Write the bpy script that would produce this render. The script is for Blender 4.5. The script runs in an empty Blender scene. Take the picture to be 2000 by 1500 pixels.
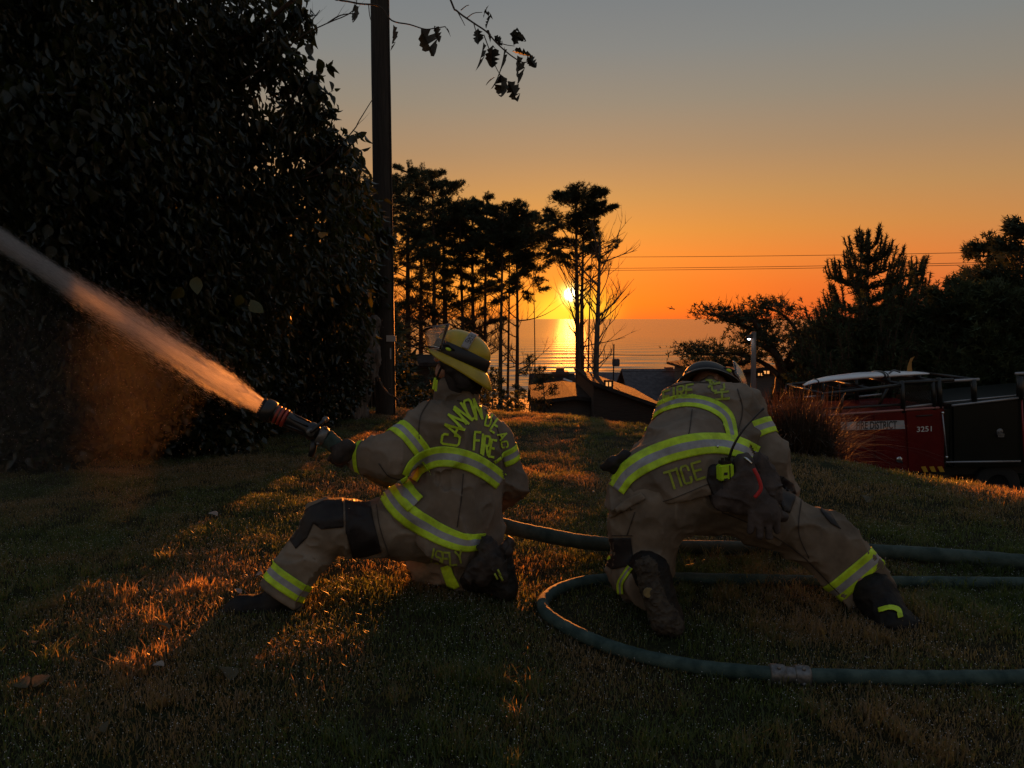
import bpy, bmesh, math, random
import numpy as np
from mathutils import Vector, Matrix
from mathutils.bvhtree import BVHTree

random.seed(7)
RNG = np.random.default_rng(11)
scn = bpy.context.scene
COL = scn.collection
PI = math.pi

# ------------------------------------------------------------------ camera
EYE = 1.45
FPX = 1460.0
PITCH = math.atan(128 / FPX)
cam_d = bpy.data.cameras.new('camera')
cam_d.sensor_width = 36.0
cam_d.lens = 36.0 * FPX / 2000.0
cam_d.clip_start = 0.05
cam_d.clip_end = 60000
cam = bpy.data.objects.new('camera', cam_d)
COL.objects.link(cam)
cam.location = (0, 0, EYE)
cam.rotation_euler = (PI / 2 - PITCH, 0, 0)
scn.camera = cam


def ray(px, py):
    a = (px - 1000.0) / FPX
    b = -(py - 750.0) / FPX
    c, s = math.cos(PITCH), math.sin(PITCH)
    return Vector((a, c + s * b, -s + c * b))


def at(px, py, Y):
    d = ray(px, py)
    return Vector((0, 0, EYE)) + d * (Y / d.y)


# ------------------------------------------------------------------ light
SUN_PX = (1115, 575)
SD = ray(*SUN_PX).normalized()          # direction towards the sun
SUN_EL = math.asin(SD.z)
SUN_AZ = math.atan2(SD.x, SD.y)


def lin(r, g, b):
    f = lambda c: (c / 255.0) / 12.92 if c <= 10.3 else ((c / 255.0 + 0.055) / 1.055) ** 2.4
    return (f(r), f(g), f(b), 1.0)


world = bpy.data.worlds.new('World')
scn.world = world
world.use_nodes = True
wn, wl = world.node_tree.nodes, world.node_tree.links
wn.clear()


def wm(op, a, b=None, c=None):
    n = wn.new('ShaderNodeMath')
    n.operation = op
    for i, v in enumerate((a, b, c)):
        if v is None:
            continue
        if hasattr(v, 'is_output'):
            wl.new(v, n.inputs[i])
        else:
            n.inputs[i].default_value = v
    return n.outputs[0]


tc = wn.new('ShaderNodeTexCoord')
nrm = wn.new('ShaderNodeVectorMath'); nrm.operation = 'NORMALIZE'
wl.new(tc.outputs['Generated'], nrm.inputs[0])
sep = wn.new('ShaderNodeSeparateXYZ'); wl.new(nrm.outputs[0], sep.inputs[0])
elev = wm('MULTIPLY', wm('ARCSINE', sep.outputs[2]), 180 / PI)     # degrees
azim = wm('MULTIPLY', wm('ARCTAN2', sep.outputs[0], sep.outputs[1]), 180 / PI)
azs = math.degrees(SUN_AZ)


def wramp(fac, stops):
    r = wn.new('ShaderNodeValToRGB')
    r.color_ramp.interpolation = 'LINEAR'
    els = r.color_ramp.elements
    while len(els) < len(stops):
        els.new(0.5)
    for e, (p, c) in zip(els, stops):
        e.position = p
        e.color = c
    wl.new(fac, r.inputs[0])
    return r.outputs[0]


E = lambda d: (d + 10) / 100.0
fac_e = wm('DIVIDE', wm('ADD', elev, 10), 100.0)
ramp_sun = wramp(fac_e, [
    (E(-10), lin(120, 52, 35)), (E(-0.3), lin(202, 72, 38)), (E(0.6), lin(220, 80, 34)), (E(2.4), lin(228, 94, 30)),
    (E(4.5), lin(228, 116, 34)), (E(6.5), lin(212, 130, 48)), (E(9), lin(190, 134, 72)), (E(12), lin(164, 130, 94)),
    (E(15.5), lin(142, 130, 113)), (E(19), lin(126, 127, 124)), (E(23), lin(114, 120, 124)), (E(35), lin(106, 114, 122)),
    (E(90), lin(92, 102, 118))])
ramp_far = wramp(fac_e, [
    (E(-10), lin(90, 80, 75)), (E(0), lin(150, 108, 84)), (E(4), lin(160, 122, 84)), (E(9), lin(146, 126, 98)),
    (E(15), lin(122, 120, 114)), (E(22), lin(110, 116, 120)), (E(45), lin(112, 122, 134)), (E(90), lin(92, 102, 118))])
dz = wm('ABSOLUTE', wm('SUBTRACT', azim, azs - 4))
dz = wm('MINIMUM', dz, wm('SUBTRACT', 360.0, dz))
mr = wn.new('ShaderNodeMapRange'); mr.interpolation_type = 'SMOOTHSTEP'
wl.new(dz, mr.inputs[0]); mr.inputs[1].default_value = 8; mr.inputs[2].default_value = 75
mixc = wn.new('ShaderNodeMix'); mixc.data_type = 'RGBA'
wl.new(mr.outputs[0], mixc.inputs[0]); wl.new(ramp_sun, mixc.inputs[6]); wl.new(ramp_far, mixc.inputs[7])


def glow(az0, el0, sa, se, col, power=1.0):
    u = wm('DIVIDE', wm('SUBTRACT', azim, az0), sa)
    v = wm('DIVIDE', wm('SUBTRACT', elev, el0), se)
    d2 = wm('ADD', wm('MULTIPLY', u, u), wm('MULTIPLY', v, v))
    if power != 1.0:
        d2 = wm('POWER', d2, power)
    g = wm('EXPONENT', wm('MULTIPLY', d2, -1.0))
    n = wn.new('ShaderNodeMix'); n.data_type = 'RGBA'
    wl.new(g, n.inputs[0]); n.inputs[6].default_value = (0, 0, 0, 1); n.inputs[7].default_value = (*col, 1)
    return n.outputs[2]


def wadd(a, b):
    n = wn.new('ShaderNodeVectorMath'); n.operation = 'ADD'
    wl.new(a, n.inputs[0]); wl.new(b, n.inputs[1])
    return n.outputs[0]


tot = mixc.outputs[2]
tot = wadd(tot, glow(azs, math.degrees(SUN_EL) - 1.5, 2.9, 1.9, (0.34, 0.60, 0.03), 1.5))
tot = wadd(tot, glow(azs - 8.5, 2.2, 7.0, 3.4, (0.06, 0.14, 0.02)))
tot = wadd(tot, glow(azs, math.degrees(SUN_EL), 0.62, 0.62, (3.0, 2.4, 0.7)))
tot = wadd(tot, glow(azs, math.degrees(SUN_EL), 0.44, 0.44, (22, 18, 9), 3.0))
bg = wn.new('ShaderNodeBackground'); wl.new(tot, bg.inputs[0]); bg.inputs[1].default_value = 0.45
sky = wn.new('ShaderNodeTexSky'); sky.sky_type = 'NISHITA'; sky.sun_disc = False
sky.sun_elevation = SUN_EL; sky.sun_rotation = SUN_AZ
bg2 = wn.new('ShaderNodeBackground'); wl.new(sky.outputs[0], bg2.inputs[0]); bg2.inputs[1].default_value = 0.006
ads = wn.new('ShaderNodeAddShader'); wl.new(bg.outputs[0], ads.inputs[0]); wl.new(bg2.outputs[0], ads.inputs[1])
wo = wn.new('ShaderNodeOutputWorld'); wl.new(ads.outputs[0], wo.inputs[0])
world.cycles.sampling_method = 'MANUAL'
world.cycles.sample_map_resolution = 1024

sun_d = bpy.data.lights.new('sun', 'SUN')
sun_d.energy = 5.0
sun_d.angle = math.radians(0.6)
sun_d.color = (1.0, 0.27, 0.038)
sun = bpy.data.objects.new('sun', sun_d)
COL.objects.link(sun)
sun.rotation_euler = SD.to_track_quat('Z', 'Y').to_euler()

vs = scn.view_settings
vs.view_transform = 'Standard'
try:
    vs.look = 'None'
except Exception:
    pass
vs.exposure = 1.15
vs.gamma = 1.0
vs.use_curve_mapping = False
scn.cycles.max_bounces = 6
scn.cycles.diffuse_bounces = 3
scn.cycles.glossy_bounces = 3
scn.cycles.transmission_bounces = 4
scn.cycles.transparent_max_bounces = 10
scn.cycles.volume_bounces = 2
scn.cycles.volume_step_rate = 2.0
scn.cycles.sample_clamp_indirect = 4.0
scn.cycles.sample_clamp_direct = 2.0
scn.cycles.use_denoising = True


# ------------------------------------------------------------------ terrain
def sstep(a, b, x):
    t = np.clip((x - a) / (b - a), 0, 1)
    return t * t * (3 - 2 * t)


CX = [-30, -8, -4, -2, 0, 0.8, 1.55, 2.17, 2.6, 3.56, 5, 8, 30]
CY = [15, 14, 12.5, 11.6, 11.2, 10.5, 8.9, 7.1, 6.4, 5.2, 4.1, 2.6, 1.0]
TYY = [-50, 10, 19, 26, 36, 100, 230, 300, 60000]
TZZ = [-2.1, -2.1, -2.3, -4.2, -5.6, -13, -23.6, -26.5, -27]


def height(x, y):
    x = np.asarray(x, float); y = np.asarray(y, float)
    yc = np.interp(x, CX, CY)
    A = 0.03 + 0.20 * sstep(0.4, 2.4, x) + 0.10 * sstep(-1.5, -6, x)
    lawn = A * sstep(3.2, 1.0, -(y - yc) + 0.0 * x) if False else A * sstep(0, 1, (y - 3.4) / np.maximum(yc - 3.4, 0.6))
    lawn = lawn + 0.018 * np.sin(x * 1.7 + 1.3 * np.sin(y * 0.9)) * np.sin(y * 1.3 + 0.7) \
        + 0.010 * np.sin(x * 4.1 + y * 2.3) * np.sin(y * 3.7 - x)
    lawn = lawn - 0.055 * np.log1p(np.exp((3.45 - y) / 0.22)) * 0.22  # dip added so the near lawn falls into its own shade
    d = np.maximum(y - yc, 0)
    s = np.where(x > 1.2, 0.75, 0.42)
    z = lawn - s * d * d / (d + 1.2)
    T = np.interp(y, TYY, TZZ)
    k = 0.25
    m = np.maximum(z, T)
    return m + k * np.log1p(np.exp(-np.abs(z - T) / k)) * np.exp(-np.maximum(z - T, 0) / 0.6)


def hz(x, y):
    return float(height(x, y))


def G(px, py, lift=0.0):
    """ground point under a pixel of the photograph"""
    d = ray(px, py)
    o = Vector((0, 0, EYE))
    t, prev = 1.0, 1.0
    while t < 60:
        p = o + d * t
        if p.z < hz(p.x, p.y) + lift:
            lo, hi = prev, t
            for _ in range(20):
                m = (lo + hi) / 2
                p = o + d * m
                if p.z < hz(p.x, p.y) + lift:
                    hi = m
                else:
                    lo = m
            return o + d * hi
        prev = t
        t += 0.05
    return o + d * 12


# ------------------------------------------------------------------ materials
def nodes_of(m):
    m.use_nodes = True
    return m.node_tree.nodes, m.node_tree.links


def mat(name, col, rough=0.7, col2=None, scale=20.0, bump=0.0, bscale=None, metal=0.0, spec=0.5,
        transl=0.0, tcol=None, stretch=None, detail=4.0, sheen=0.0, contrast=(0.35, 0.65), alpha=None, trans=0.0,
        emit=None, coord='Object', crease=None):
    m = bpy.data.materials.new(name)
    n, l = nodes_of(m)
    b = n['Principled BSDF']
    out = n['Material Output']
    b.inputs['Base Color'].default_value = (*col, 1)
    b.inputs['Roughness'].default_value = rough
    b.inputs['Metallic'].default_value = metal
    b.inputs['Specular IOR Level'].default_value = spec
    if sheen:
        b.inputs['Sheen Weight'].default_value = sheen
    if trans:
        b.inputs['Transmission Weight'].default_value = trans
    if emit:
        b.inputs['Emission Color'].default_value = (*emit[0], 1)
        b.inputs['Emission Strength'].default_value = emit[1]
    t = n.new('ShaderNodeTexCoord')
    src = t.outputs[coord]
    if stretch:
        mp = n.new('ShaderNodeMapping')
        mp.inputs['Scale'].default_value = stretch
        l.new(src, mp.inputs[0])
        src = mp.outputs[0]
    if col2 is not None:
        nz = n.new('ShaderNodeTexNoise')
        nz.inputs['Scale'].default_value = scale
        nz.inputs['Detail'].default_value = detail
        nz.inputs['Roughness'].default_value = 0.6
        l.new(src, nz.inputs['Vector'])
        r = n.new('ShaderNodeValToRGB')
        r.color_ramp.elements[0].position = contrast[0]
        r.color_ramp.elements[1].position = contrast[1]
        r.color_ramp.elements[0].color = (*col, 1)
        r.color_ramp.elements[1].color = (*col2, 1)
        l.new(nz.outputs[0], r.inputs[0])
        l.new(r.outputs[0], b.inputs['Base Color'])
        csrc = r.outputs[0]
    else:
        csrc = None
    if bump:
        nb = n.new('ShaderNodeTexNoise')
        nb.inputs['Scale'].default_value = bscale or scale
        nb.inputs['Detail'].default_value = 5
        l.new(src, nb.inputs['Vector'])
        bp = n.new('ShaderNodeBump')
        bp.inputs['Strength'].default_value = 1.0
        bp.inputs['Distance'].default_value = bump
        l.new(nb.outputs[0], bp.inputs['Height'])
        l.new(bp.outputs[0], b.inputs['Normal'])
        if crease:
            cn = n.new('ShaderNodeTexNoise'); cn.inputs['Scale'].default_value = crease[0]; cn.inputs['Detail'].default_value = 3
            cn.noise_type = 'RIDGED_MULTIFRACTAL'; cn.inputs['Distortion'].default_value = 0.5; cn.inputs['Roughness'].default_value = 0.35
            l.new(src, cn.inputs['Vector'])
            b2 = n.new('ShaderNodeBump'); b2.inputs['Distance'].default_value = crease[1]
            l.new(cn.outputs[0], b2.inputs['Height']); l.new(b2.outputs[0], bp.inputs['Normal'])
    if transl:
        tr = n.new('ShaderNodeBsdfTranslucent')
        if tcol:
            tr.inputs[0].default_value = (*tcol, 1)
        elif csrc:
            l.new(csrc, tr.inputs[0])
        else:
            tr.inputs[0].default_value = (*col, 1)
        mx = n.new('ShaderNodeMixShader')
        mx.inputs[0].default_value = transl
        l.new(b.outputs[0], mx.inputs[1]); l.new(tr.outputs[0], mx.inputs[2])
        l.new(mx.outputs[0], out.inputs[0])
    return m


M = {}
M['coat'] = mat('tan_turnout_cloth', (0.11, 0.086, 0.066), 0.85, (0.25, 0.198, 0.152), 4.0, 0.0011, 260, spec=0.25, contrast=(0.3, 0.7), crease=(7, 0.007))
M['trouser'] = mat('worn_tan_cloth', (0.10, 0.078, 0.058), 0.88, (0.25, 0.198, 0.15), 4.5, 0.0011, 240, spec=0.2, contrast=(0.3, 0.7), crease=(6.5, 0.008))
M['black_pad'] = mat('black_leather_patch', (0.012, 0.009, 0.010), 0.6, (0.02, 0.016, 0.016), 14, 0.001, 120, spec=0.35)
M['boot'] = mat('black_rubber', (0.008, 0.008, 0.009), 0.6, (0.020, 0.017, 0.015), 18, 0.004, 60, spec=0.2)
M['sole'] = mat('muddy_boot_sole', (0.03, 0.024, 0.02), 0.8, (0.07, 0.055, 0.04), 30, 0.006, 45, spec=0.2)
M['glove'] = mat('dark_leather', (0.02, 0.016, 0.015), 0.7, (0.05, 0.038, 0.032), 22, 0.002, 90, spec=0.3)
M['glove2'] = mat('grey_brown_leather', (0.045, 0.036, 0.034), 0.8, (0.085, 0.066, 0.06), 14, 0.003, 60, spec=0.25)
M['lime'] = mat('lime_reflective_trim', (0.36, 0.52, 0.02), 0.55, (0.62, 0.9, 0.03), 13, 0.0008, 200, spec=0.4)
M['silver'] = mat('silver_reflective_trim', (0.22, 0.22, 0.235), 0.5, (0.36, 0.36, 0.38), 13, 0.0006, 200, spec=0.5)
M['letter'] = mat('lime_lettering', (0.45, 0.64, 0.02), 0.6, (0.56, 0.78, 0.03), 60, 0.0006, 200)
M['letter_worn'] = mat('faded_lime_lettering', (0.22, 0.27, 0.02), 0.7, (0.34, 0.40, 0.03), 60, 0.0006, 200)
M['skin'] = mat('skin', (0.30, 0.16, 0.11), 0.55, (0.36, 0.20, 0.14), 30, 0.0006, 120)
M['hair'] = mat('dark_hair', (0.03, 0.02, 0.015), 0.6)
M['helmet_yellow'] = mat('yellow_helmet_shell', (0.36, 0.26, 0.010), 0.32, (0.46, 0.34, 0.016), 12, spec=0.5)
M['helmet_black'] = mat('black_helmet_trim', (0.010, 0.009, 0.010), 0.5)
M['helmet_inner'] = mat('helmet_lining', (0.03, 0.02, 0.01), 0.8, (0.10, 0.07, 0.01), 16)
M['helmet_dark'] = mat('dark_helmet_shell', (0.014, 0.010, 0.008), 0.35)
M['grey_tape'] = mat('grey_tape', (0.28, 0.27, 0.28), 0.5)
M['dark_print'] = mat('dark_print', (0.02, 0.02, 0.02), 0.6)
M['hose'] = mat('teal_hose_jacket', (0.020, 0.042, 0.040), 0.8, (0.06, 0.095, 0.085), 14, 0.0025, 160, spec=0.25)
M['hose_big'] = mat('grey_green_hose_jacket', (0.022, 0.042, 0.038), 0.8, (0.06, 0.09, 0.08), 12, 0.0025, 150, spec=0.25)
M['metal'] = mat('worn_coupling_metal', (0.20, 0.20, 0.205), 0.45, (0.09, 0.09, 0.092), 40, 0.001, 90, metal=0.6)
M['chrome'] = mat('bright_metal', (0.6, 0.6, 0.6), 0.2, metal=1.0)
M['black_plastic'] = mat('black_plastic', (0.014, 0.013, 0.014), 0.35)
M['red_rubber'] = mat('red_rubber', (0.28, 0.035, 0.02), 0.5)
M['red_strap'] = mat('red_strap', (0.45, 0.02, 0.02), 0.7)
M['radio_lime'] = mat('lime_radio_case', (0.45, 0.72, 0.02), 0.4)
M['bark'] = mat('rough_bark', (0.03, 0.02, 0.014), 0.9, (0.08, 0.055, 0.04), 5, 0.03, 9, stretch=(3, 3, 0.6))
M['bark_grey'] = mat('weathered_wood', (0.06, 0.05, 0.045), 0.9, (0.14, 0.115, 0.10), 6, 0.02, 14, stretch=(4, 4, 0.7))
M['pole_wood'] = mat('tarred_pole_wood', (0.012, 0.009, 0.007), 0.85, (0.035, 0.027, 0.021), 6, 0.006, 16, stretch=(9, 9, 0.5))
M['needles'] = mat('dark_needles', (0.016, 0.024, 0.012), 0.8, (0.045, 0.06, 0.028), 0.8, transl=0.18)
M['needles2'] = mat('spruce_needles', (0.020, 0.032, 0.016), 0.8, (0.06, 0.085, 0.035), 0.7, transl=0.18)
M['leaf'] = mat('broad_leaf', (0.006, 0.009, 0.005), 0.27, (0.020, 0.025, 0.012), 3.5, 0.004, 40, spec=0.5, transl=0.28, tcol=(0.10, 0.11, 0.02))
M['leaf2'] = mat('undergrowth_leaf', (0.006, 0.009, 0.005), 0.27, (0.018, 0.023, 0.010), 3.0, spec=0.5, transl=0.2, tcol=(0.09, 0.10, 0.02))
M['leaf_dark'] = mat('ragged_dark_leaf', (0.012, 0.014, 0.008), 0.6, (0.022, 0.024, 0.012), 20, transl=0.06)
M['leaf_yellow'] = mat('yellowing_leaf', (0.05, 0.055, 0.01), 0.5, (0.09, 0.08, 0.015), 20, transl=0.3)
M['seam'] = mat('dark_seam', (0.05, 0.038, 0.03), 0.9)
M['leaf_dry'] = mat('dry_leaf', (0.06, 0.055, 0.028), 0.6, (0.13, 0.10, 0.055), 26, 0.002, 60, transl=0.2)
M['leaf_pale'] = mat('pale_dry_leaf', (0.16, 0.13, 0.11), 0.5, (0.30, 0.25, 0.21), 20)
M['clump'] = mat('dry_clump_grass', (0.020, 0.016, 0.009), 0.7, (0.06, 0.040, 0.024), 2.2, transl=0.22, tcol=(0.075, 0.042, 0.022))
M['grass'] = None
M['red_paint'] = mat('dark_red_truck_paint', (0.13, 0.006, 0.007), 0.25, (0.10, 0.005, 0.006), 3, spec=0.5)
M['black_paint'] = mat('black_green_truck_body', (0.004, 0.006, 0.005), 0.4, (0.007, 0.009, 0.007), 3, spec=0.25)
M['black_steel'] = mat('black_steel_tube', (0.010, 0.010, 0.010), 0.4)
M['pale_trim'] = mat('grey_aluminium_rail', (0.30, 0.30, 0.32), 0.35, metal=0.5)
M['white_band'] = mat('white_vinyl', (0.42, 0.42, 0.44), 0.5, (0.34, 0.34, 0.36), 8)
M['white_vinyl'] = mat('white_numbers', (0.6, 0.6, 0.6), 0.5)
M['yellow_paint'] = mat('yellow_chevron', (0.50, 0.26, 0.015), 0.5)
M['board'] = mat('white_surfboard', (0.78, 0.80, 0.84), 0.25, (0.7, 0.72, 0.76), 3, spec=0.6)
M['glass'] = mat('clear_visor', (0.95, 0.9, 0.85), 0.04, trans=1.0)
M['rubber'] = mat('tyre_rubber', (0.012, 0.012, 0.012), 0.8, bump=0.003, bscale=40)
M['roof'] = mat('brown_shingle_roof', (0.03, 0.024, 0.022), 0.95, (0.06, 0.05, 0.047), 5, 0.02, 12, spec=0.05)
M['roof_grey'] = mat('grey_shingle_roof', (0.08, 0.075, 0.08), 0.95, (0.13, 0.12, 0.125), 5, 0.02, 12, spec=0.05)
M['wall_brown'] = mat('dark_wood_siding', (0.035, 0.024, 0.018), 0.85, (0.06, 0.042, 0.032), 3, 0.01, 6, stretch=(1, 1, 12))
M['wall_grey'] = mat('grey_siding', (0.10, 0.085, 0.08), 0.85, (0.14, 0.12, 0.11), 3, 0.01, 6, stretch=(1, 1, 12))
M['white_trim'] = mat('white_fascia', (0.7, 0.68, 0.64), 0.6)
M['window'] = mat('window_glass', (0.03, 0.03, 0.035), 0.08, spec=0.9)
M['window_lit'] = mat('lit_window_glass', (0.4, 0.25, 0.12), 0.2, emit=((1.0, 0.42, 0.12), 0.45))
M['lamp'] = mat('street_lamp_glow', (0.9, 0.9, 0.9), 0.3, emit=((0.9, 0.95, 1.0), 4.0))
M['asphalt'] = mat('asphalt', (0.035, 0.034, 0.034), 0.85, (0.055, 0.053, 0.052), 30, 0.004, 90)
M['wire'] = mat('black_cable', (0.012, 0.011, 0.010), 0.6)
M['eye'] = mat('eye_white', (0.5, 0.45, 0.42), 0.2)
M['white_metal'] = mat('pole_tag_plate', (0.40, 0.38, 0.37), 0.5)


# ------------------------------------------------------------------ mesh helpers
def tag(o, label=None, cat=None, group=None, kind=None):
    if label: o['label'] = label
    if cat: o['category'] = cat
    if group: o['group'] = group
    if kind: o['kind'] = kind
    return o


def empty(name, loc, label, cat, group=None):
    o = bpy.data.objects.new(name, None)
    o.empty_display_size = 0.1
    COL.objects.link(o)
    o.location = loc
    return tag(o, label, cat, group)


def link(name, me, parent=None, smooth=False):
    o = bpy.data.objects.new(name, me)
    COL.objects.link(o)
    if parent is not None:
        o.parent = parent
        p, off = parent, Matrix.Identity(4)
        chain = []
        while p is not None:
            chain.append(p); p = p.parent
        w = Matrix.Identity(4)
        for q in reversed(chain):
            w = w @ q.matrix_parent_inverse @ Matrix.LocRotScale(q.location, q.rotation_euler, q.scale)
        o.matrix_parent_inverse = w.inverted()
    if smooth:
        me.polygons.foreach_set('use_smooth', [True] * len(me.polygons))
    return o


def np_mesh(name, V, F, mats, smooth=False, mi=None):
    """V (n,3), F (m,k) index array"""
    V = np.ascontiguousarray(V, dtype=np.float32)
    F = np.ascontiguousarray(F, dtype=np.int32)
    me = bpy.data.meshes.new(name)
    me.vertices.add(len(V)); me.vertices.foreach_set('co', V.ravel())
    k = F.shape[1]
    me.loops.add(F.size); me.loops.foreach_set('vertex_index', F.ravel())
    me.polygons.add(len(F))
    me.polygons.foreach_set('loop_start', np.arange(0, F.size, k, dtype=np.int32))
    me.polygons.foreach_set('loop_total', np.full(len(F), k, dtype=np.int32))
    for m in (mats if isinstance(mats, (list, tuple)) else [mats]):
        me.materials.append(m)
    if mi is not None:
        me.polygons.foreach_set('material_index', np.ascontiguousarray(mi, dtype=np.int32))
    if smooth:
        me.polygons.foreach_set('use_smooth', np.ones(len(F), dtype=bool))
    me.update(calc_edges=True)
    return me


class MB:
    def __init__(s):
        s.v = []; s.f = []; s.m = []

    def add(s, vs_, fs, mi=0):
        b = len(s.v)
        s.v += [tuple(v) for v in vs_]
        s.f += [tuple(b + i for i in f) for f in fs]
        s.m += [mi] * len(fs)
        return s

    def box(s, lo, hi, mi=0, M_=None):
        x0, y0, z0 = lo; x1, y1, z1 = hi
        v = [Vector(p) for p in ((x0, y0, z0), (x1, y0, z0), (x1, y1, z0), (x0, y1, z0), (x0, y0, z1), (x1, y0, z1), (x1, y1, z1), (x0, y1, z1))]
        if M_: v = [M_ @ p for p in v]
        return s.add(v, [(0, 3, 2, 1), (4, 5, 6, 7), (0, 1, 5, 4), (1, 2, 6, 5), (2, 3, 7, 6), (3, 0, 4, 7)], mi)

    def prism(s, pts, d, mi=0):
        """pts polygon (3D, planar), extruded by vector d"""
        n = len(pts); d = Vector(d)
        a = [Vector(p) for p in pts]
        v = a + [p + d for p in a]
        fs = [tuple(range(n)), tuple(range(2 * n - 1, n - 1, -1))] + [(i, i + n, (i + 1) % n + n, (i + 1) % n) for i in range(n)]
        return s.add(v, fs, mi)

    def tube(s, pts, r, n=8, mi=0, caps=True, jit=0.0, flat=None):
        pts = [Vector(p) for p in pts]
        k = len(pts)
        rs = r if isinstance(r, (list, tuple, np.ndarray)) else [r] * k
        t0 = (pts[1] - pts[0]).normalized()
        up = Vector((0, 0, 1)) if abs(t0.z) < 0.9 else Vector((1, 0, 0))
        nx = t0.cross(up).normalized()
        vs_, fs = [], []
        for i, p in enumerate(pts):
            t = (pts[min(i + 1, k - 1)] - pts[max(i - 1, 0)]).normalized()
            nx = (nx - t * nx.dot(t)).normalized()
            ny = t.cross(nx)
            for j in range(n):
                a = 2 * PI * j / n
                rr = rs[i] * (1 + jit * random.uniform(-1, 1))
                vs_.append(p + nx * math.cos(a) * rr + ny * math.sin(a) * rr)
        for i in range(k - 1):
            for j in range(n):
                fs.append((i * n + j, i * n + (j + 1) % n, (i + 1) * n + (j + 1) % n, (i + 1) * n + j))
        if caps:
            fs.append(tuple(range(n - 1, -1, -1))); fs.append(tuple((k - 1) * n + j for j in range(n)))
        return s.add(vs_, fs, mi)

    def lathe(s, c, axis, prof, n=20, mi=0, xdir=None, sx=1.0, sy=1.0):
        """prof: (radius, height) pairs along axis"""
        axis = Vector(axis).normalized(); c = Vector(c)
        up = Vector(xdir) if xdir else (Vector((0, 0, 1)) if abs(axis.z) < 0.9 else Vector((1, 0, 0)))
        nx = (up - axis * up.dot(axis)).normalized(); ny = axis.cross(nx)
        vs_, fs = [], []
        for r, h in prof:
            for j in range(n):
                a = 2 * PI * j / n
                vs_.append(c + axis * h + nx * math.cos(a) * r * sx + ny * math.sin(a) * r * sy)
        for i in range(len(prof) - 1):
            for j in range(n):
                fs.append((i * n + j, i * n + (j + 1) % n, (i + 1) * n + (j + 1) % n, (i + 1) * n + j))
        return s.add(vs_, fs, mi)

    def sphere(s, c, r, n=10, mi=0, sc=(1, 1, 1), R=None):
        vs_, fs = [], []
        c = Vector(c)
        for i in range(n + 1):
            th = PI * i / n
            for j in range(2 * n):
                a = PI * j / n
                v = Vector((math.sin(th) * math.cos(a) * sc[0], math.sin(th) * math.sin(a) * sc[1], math.cos(th) * sc[2])) * r
                vs_.append(c + (R @ v if R else v))
        for i in range(n):
            for j in range(2 * n):
                fs.append((i * 2 * n + j, (i + 1) * 2 * n + j, (i + 1) * 2 * n + (j + 1) % (2 * n), i * 2 * n + (j + 1) % (2 * n)))
        return s.add(vs_, fs, mi)

    def build(s, name, mats, parent=None, smooth=False, bevel=0.0):
        me = bpy.data.meshes.new(name)
        me.from_pydata(s.v, [], s.f)
        for m in (mats if isinstance(mats, (list, tuple)) else [mats]):
            me.materials.append(m)
        me.polygons.foreach_set('material_index', s.m)
        me.update()
        bm = bmesh.new(); bm.from_mesh(me)
        bmesh.ops.recalc_face_normals(bm, faces=bm.faces)
        if bevel:
            es = [e for e in bm.edges if len(e.link_faces) == 2 and e.calc_face_angle(0) > 0.5]
            bmesh.ops.bevel(bm, geom=es, offset=bevel, segments=2, affect='EDGES', clamp_overlap=True)
        bm.to_mesh(me); bm.free()
        return link(name, me, parent, smooth)


def catmull(pts, n=8):
    pts = [Vector(p) for p in pts]
    P = [pts[0] * 2 - pts[1]] + pts + [pts[-1] * 2 - pts[-2]]
    out = []
    for i in range(1, len(P) - 2):
        for k in range(n):
            t = k / n
            a, b, c, d = P[i - 1], P[i], P[i + 1], P[i + 2]
            out.append(0.5 * ((2 * b) + (c - a) * t + (2 * a - 5 * b + 4 * c - d) * t * t + (3 * b - a - 3 * c + d) * t ** 3))
    out.append(pts[-1])
    return out


# ------------------------------------------------------------------ noise + implicit surfaces
_L = np.random.default_rng(3).random((32, 32, 32)).astype(np.float32)


def noise3(P):
    i = np.floor(P).astype(np.int64)
    f = (P - i).astype(np.float32)
    f = f * f * (3 - 2 * f)
    i &= 31
    j = (i + 1) & 31
    x0, y0, z0 = i[:, 0], i[:, 1], i[:, 2]; x1, y1, z1 = j[:, 0], j[:, 1], j[:, 2]
    fx, fy, fz = f[:, 0], f[:, 1], f[:, 2]
    a = _L[x0, y0, z0] * (1 - fx) + _L[x1, y0, z0] * fx
    b = _L[x0, y1, z0] * (1 - fx) + _L[x1, y1, z0] * fx
    c = _L[x0, y0, z1] * (1 - fx) + _L[x1, y0, z1] * fx
    d = _L[x0, y1, z1] * (1 - fx) + _L[x1, y1, z1] * fx
    return (a * (1 - fy) + b * fy) * (1 - fz) + (c * (1 - fy) + d * fy) * fz


def sd_cone(P, a, b, r1, r2):
    a = np.array(a); b = np.array(b)
    ba = b - a
    l2 = float(ba @ ba) + 1e-9
    pa = P - a
    t = np.clip(pa @ ba / l2, 0, 1)
    d = pa - t[:, None] * ba
    return np.sqrt((d * d).sum(1)) - (r1 + (r2 - r1) * t)


def sd_ell(P, c, r, R=None):
    q = P - np.array(c)
    if R is not None:
        q = q @ np.array(R)
    r = np.array(r)
    k0 = np.sqrt(((q / r) ** 2).sum(1))
    k1 = np.sqrt(((q / (r * r)) ** 2).sum(1)) + 1e-9
    return k0 * (k0 - 1.0) / k1


def smin(a, b, k):
    h = np.clip(0.5 + 0.5 * (b - a) / k, 0, 1)
    return b * (1 - h) + a * h - k * h * (1 - h)


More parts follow.
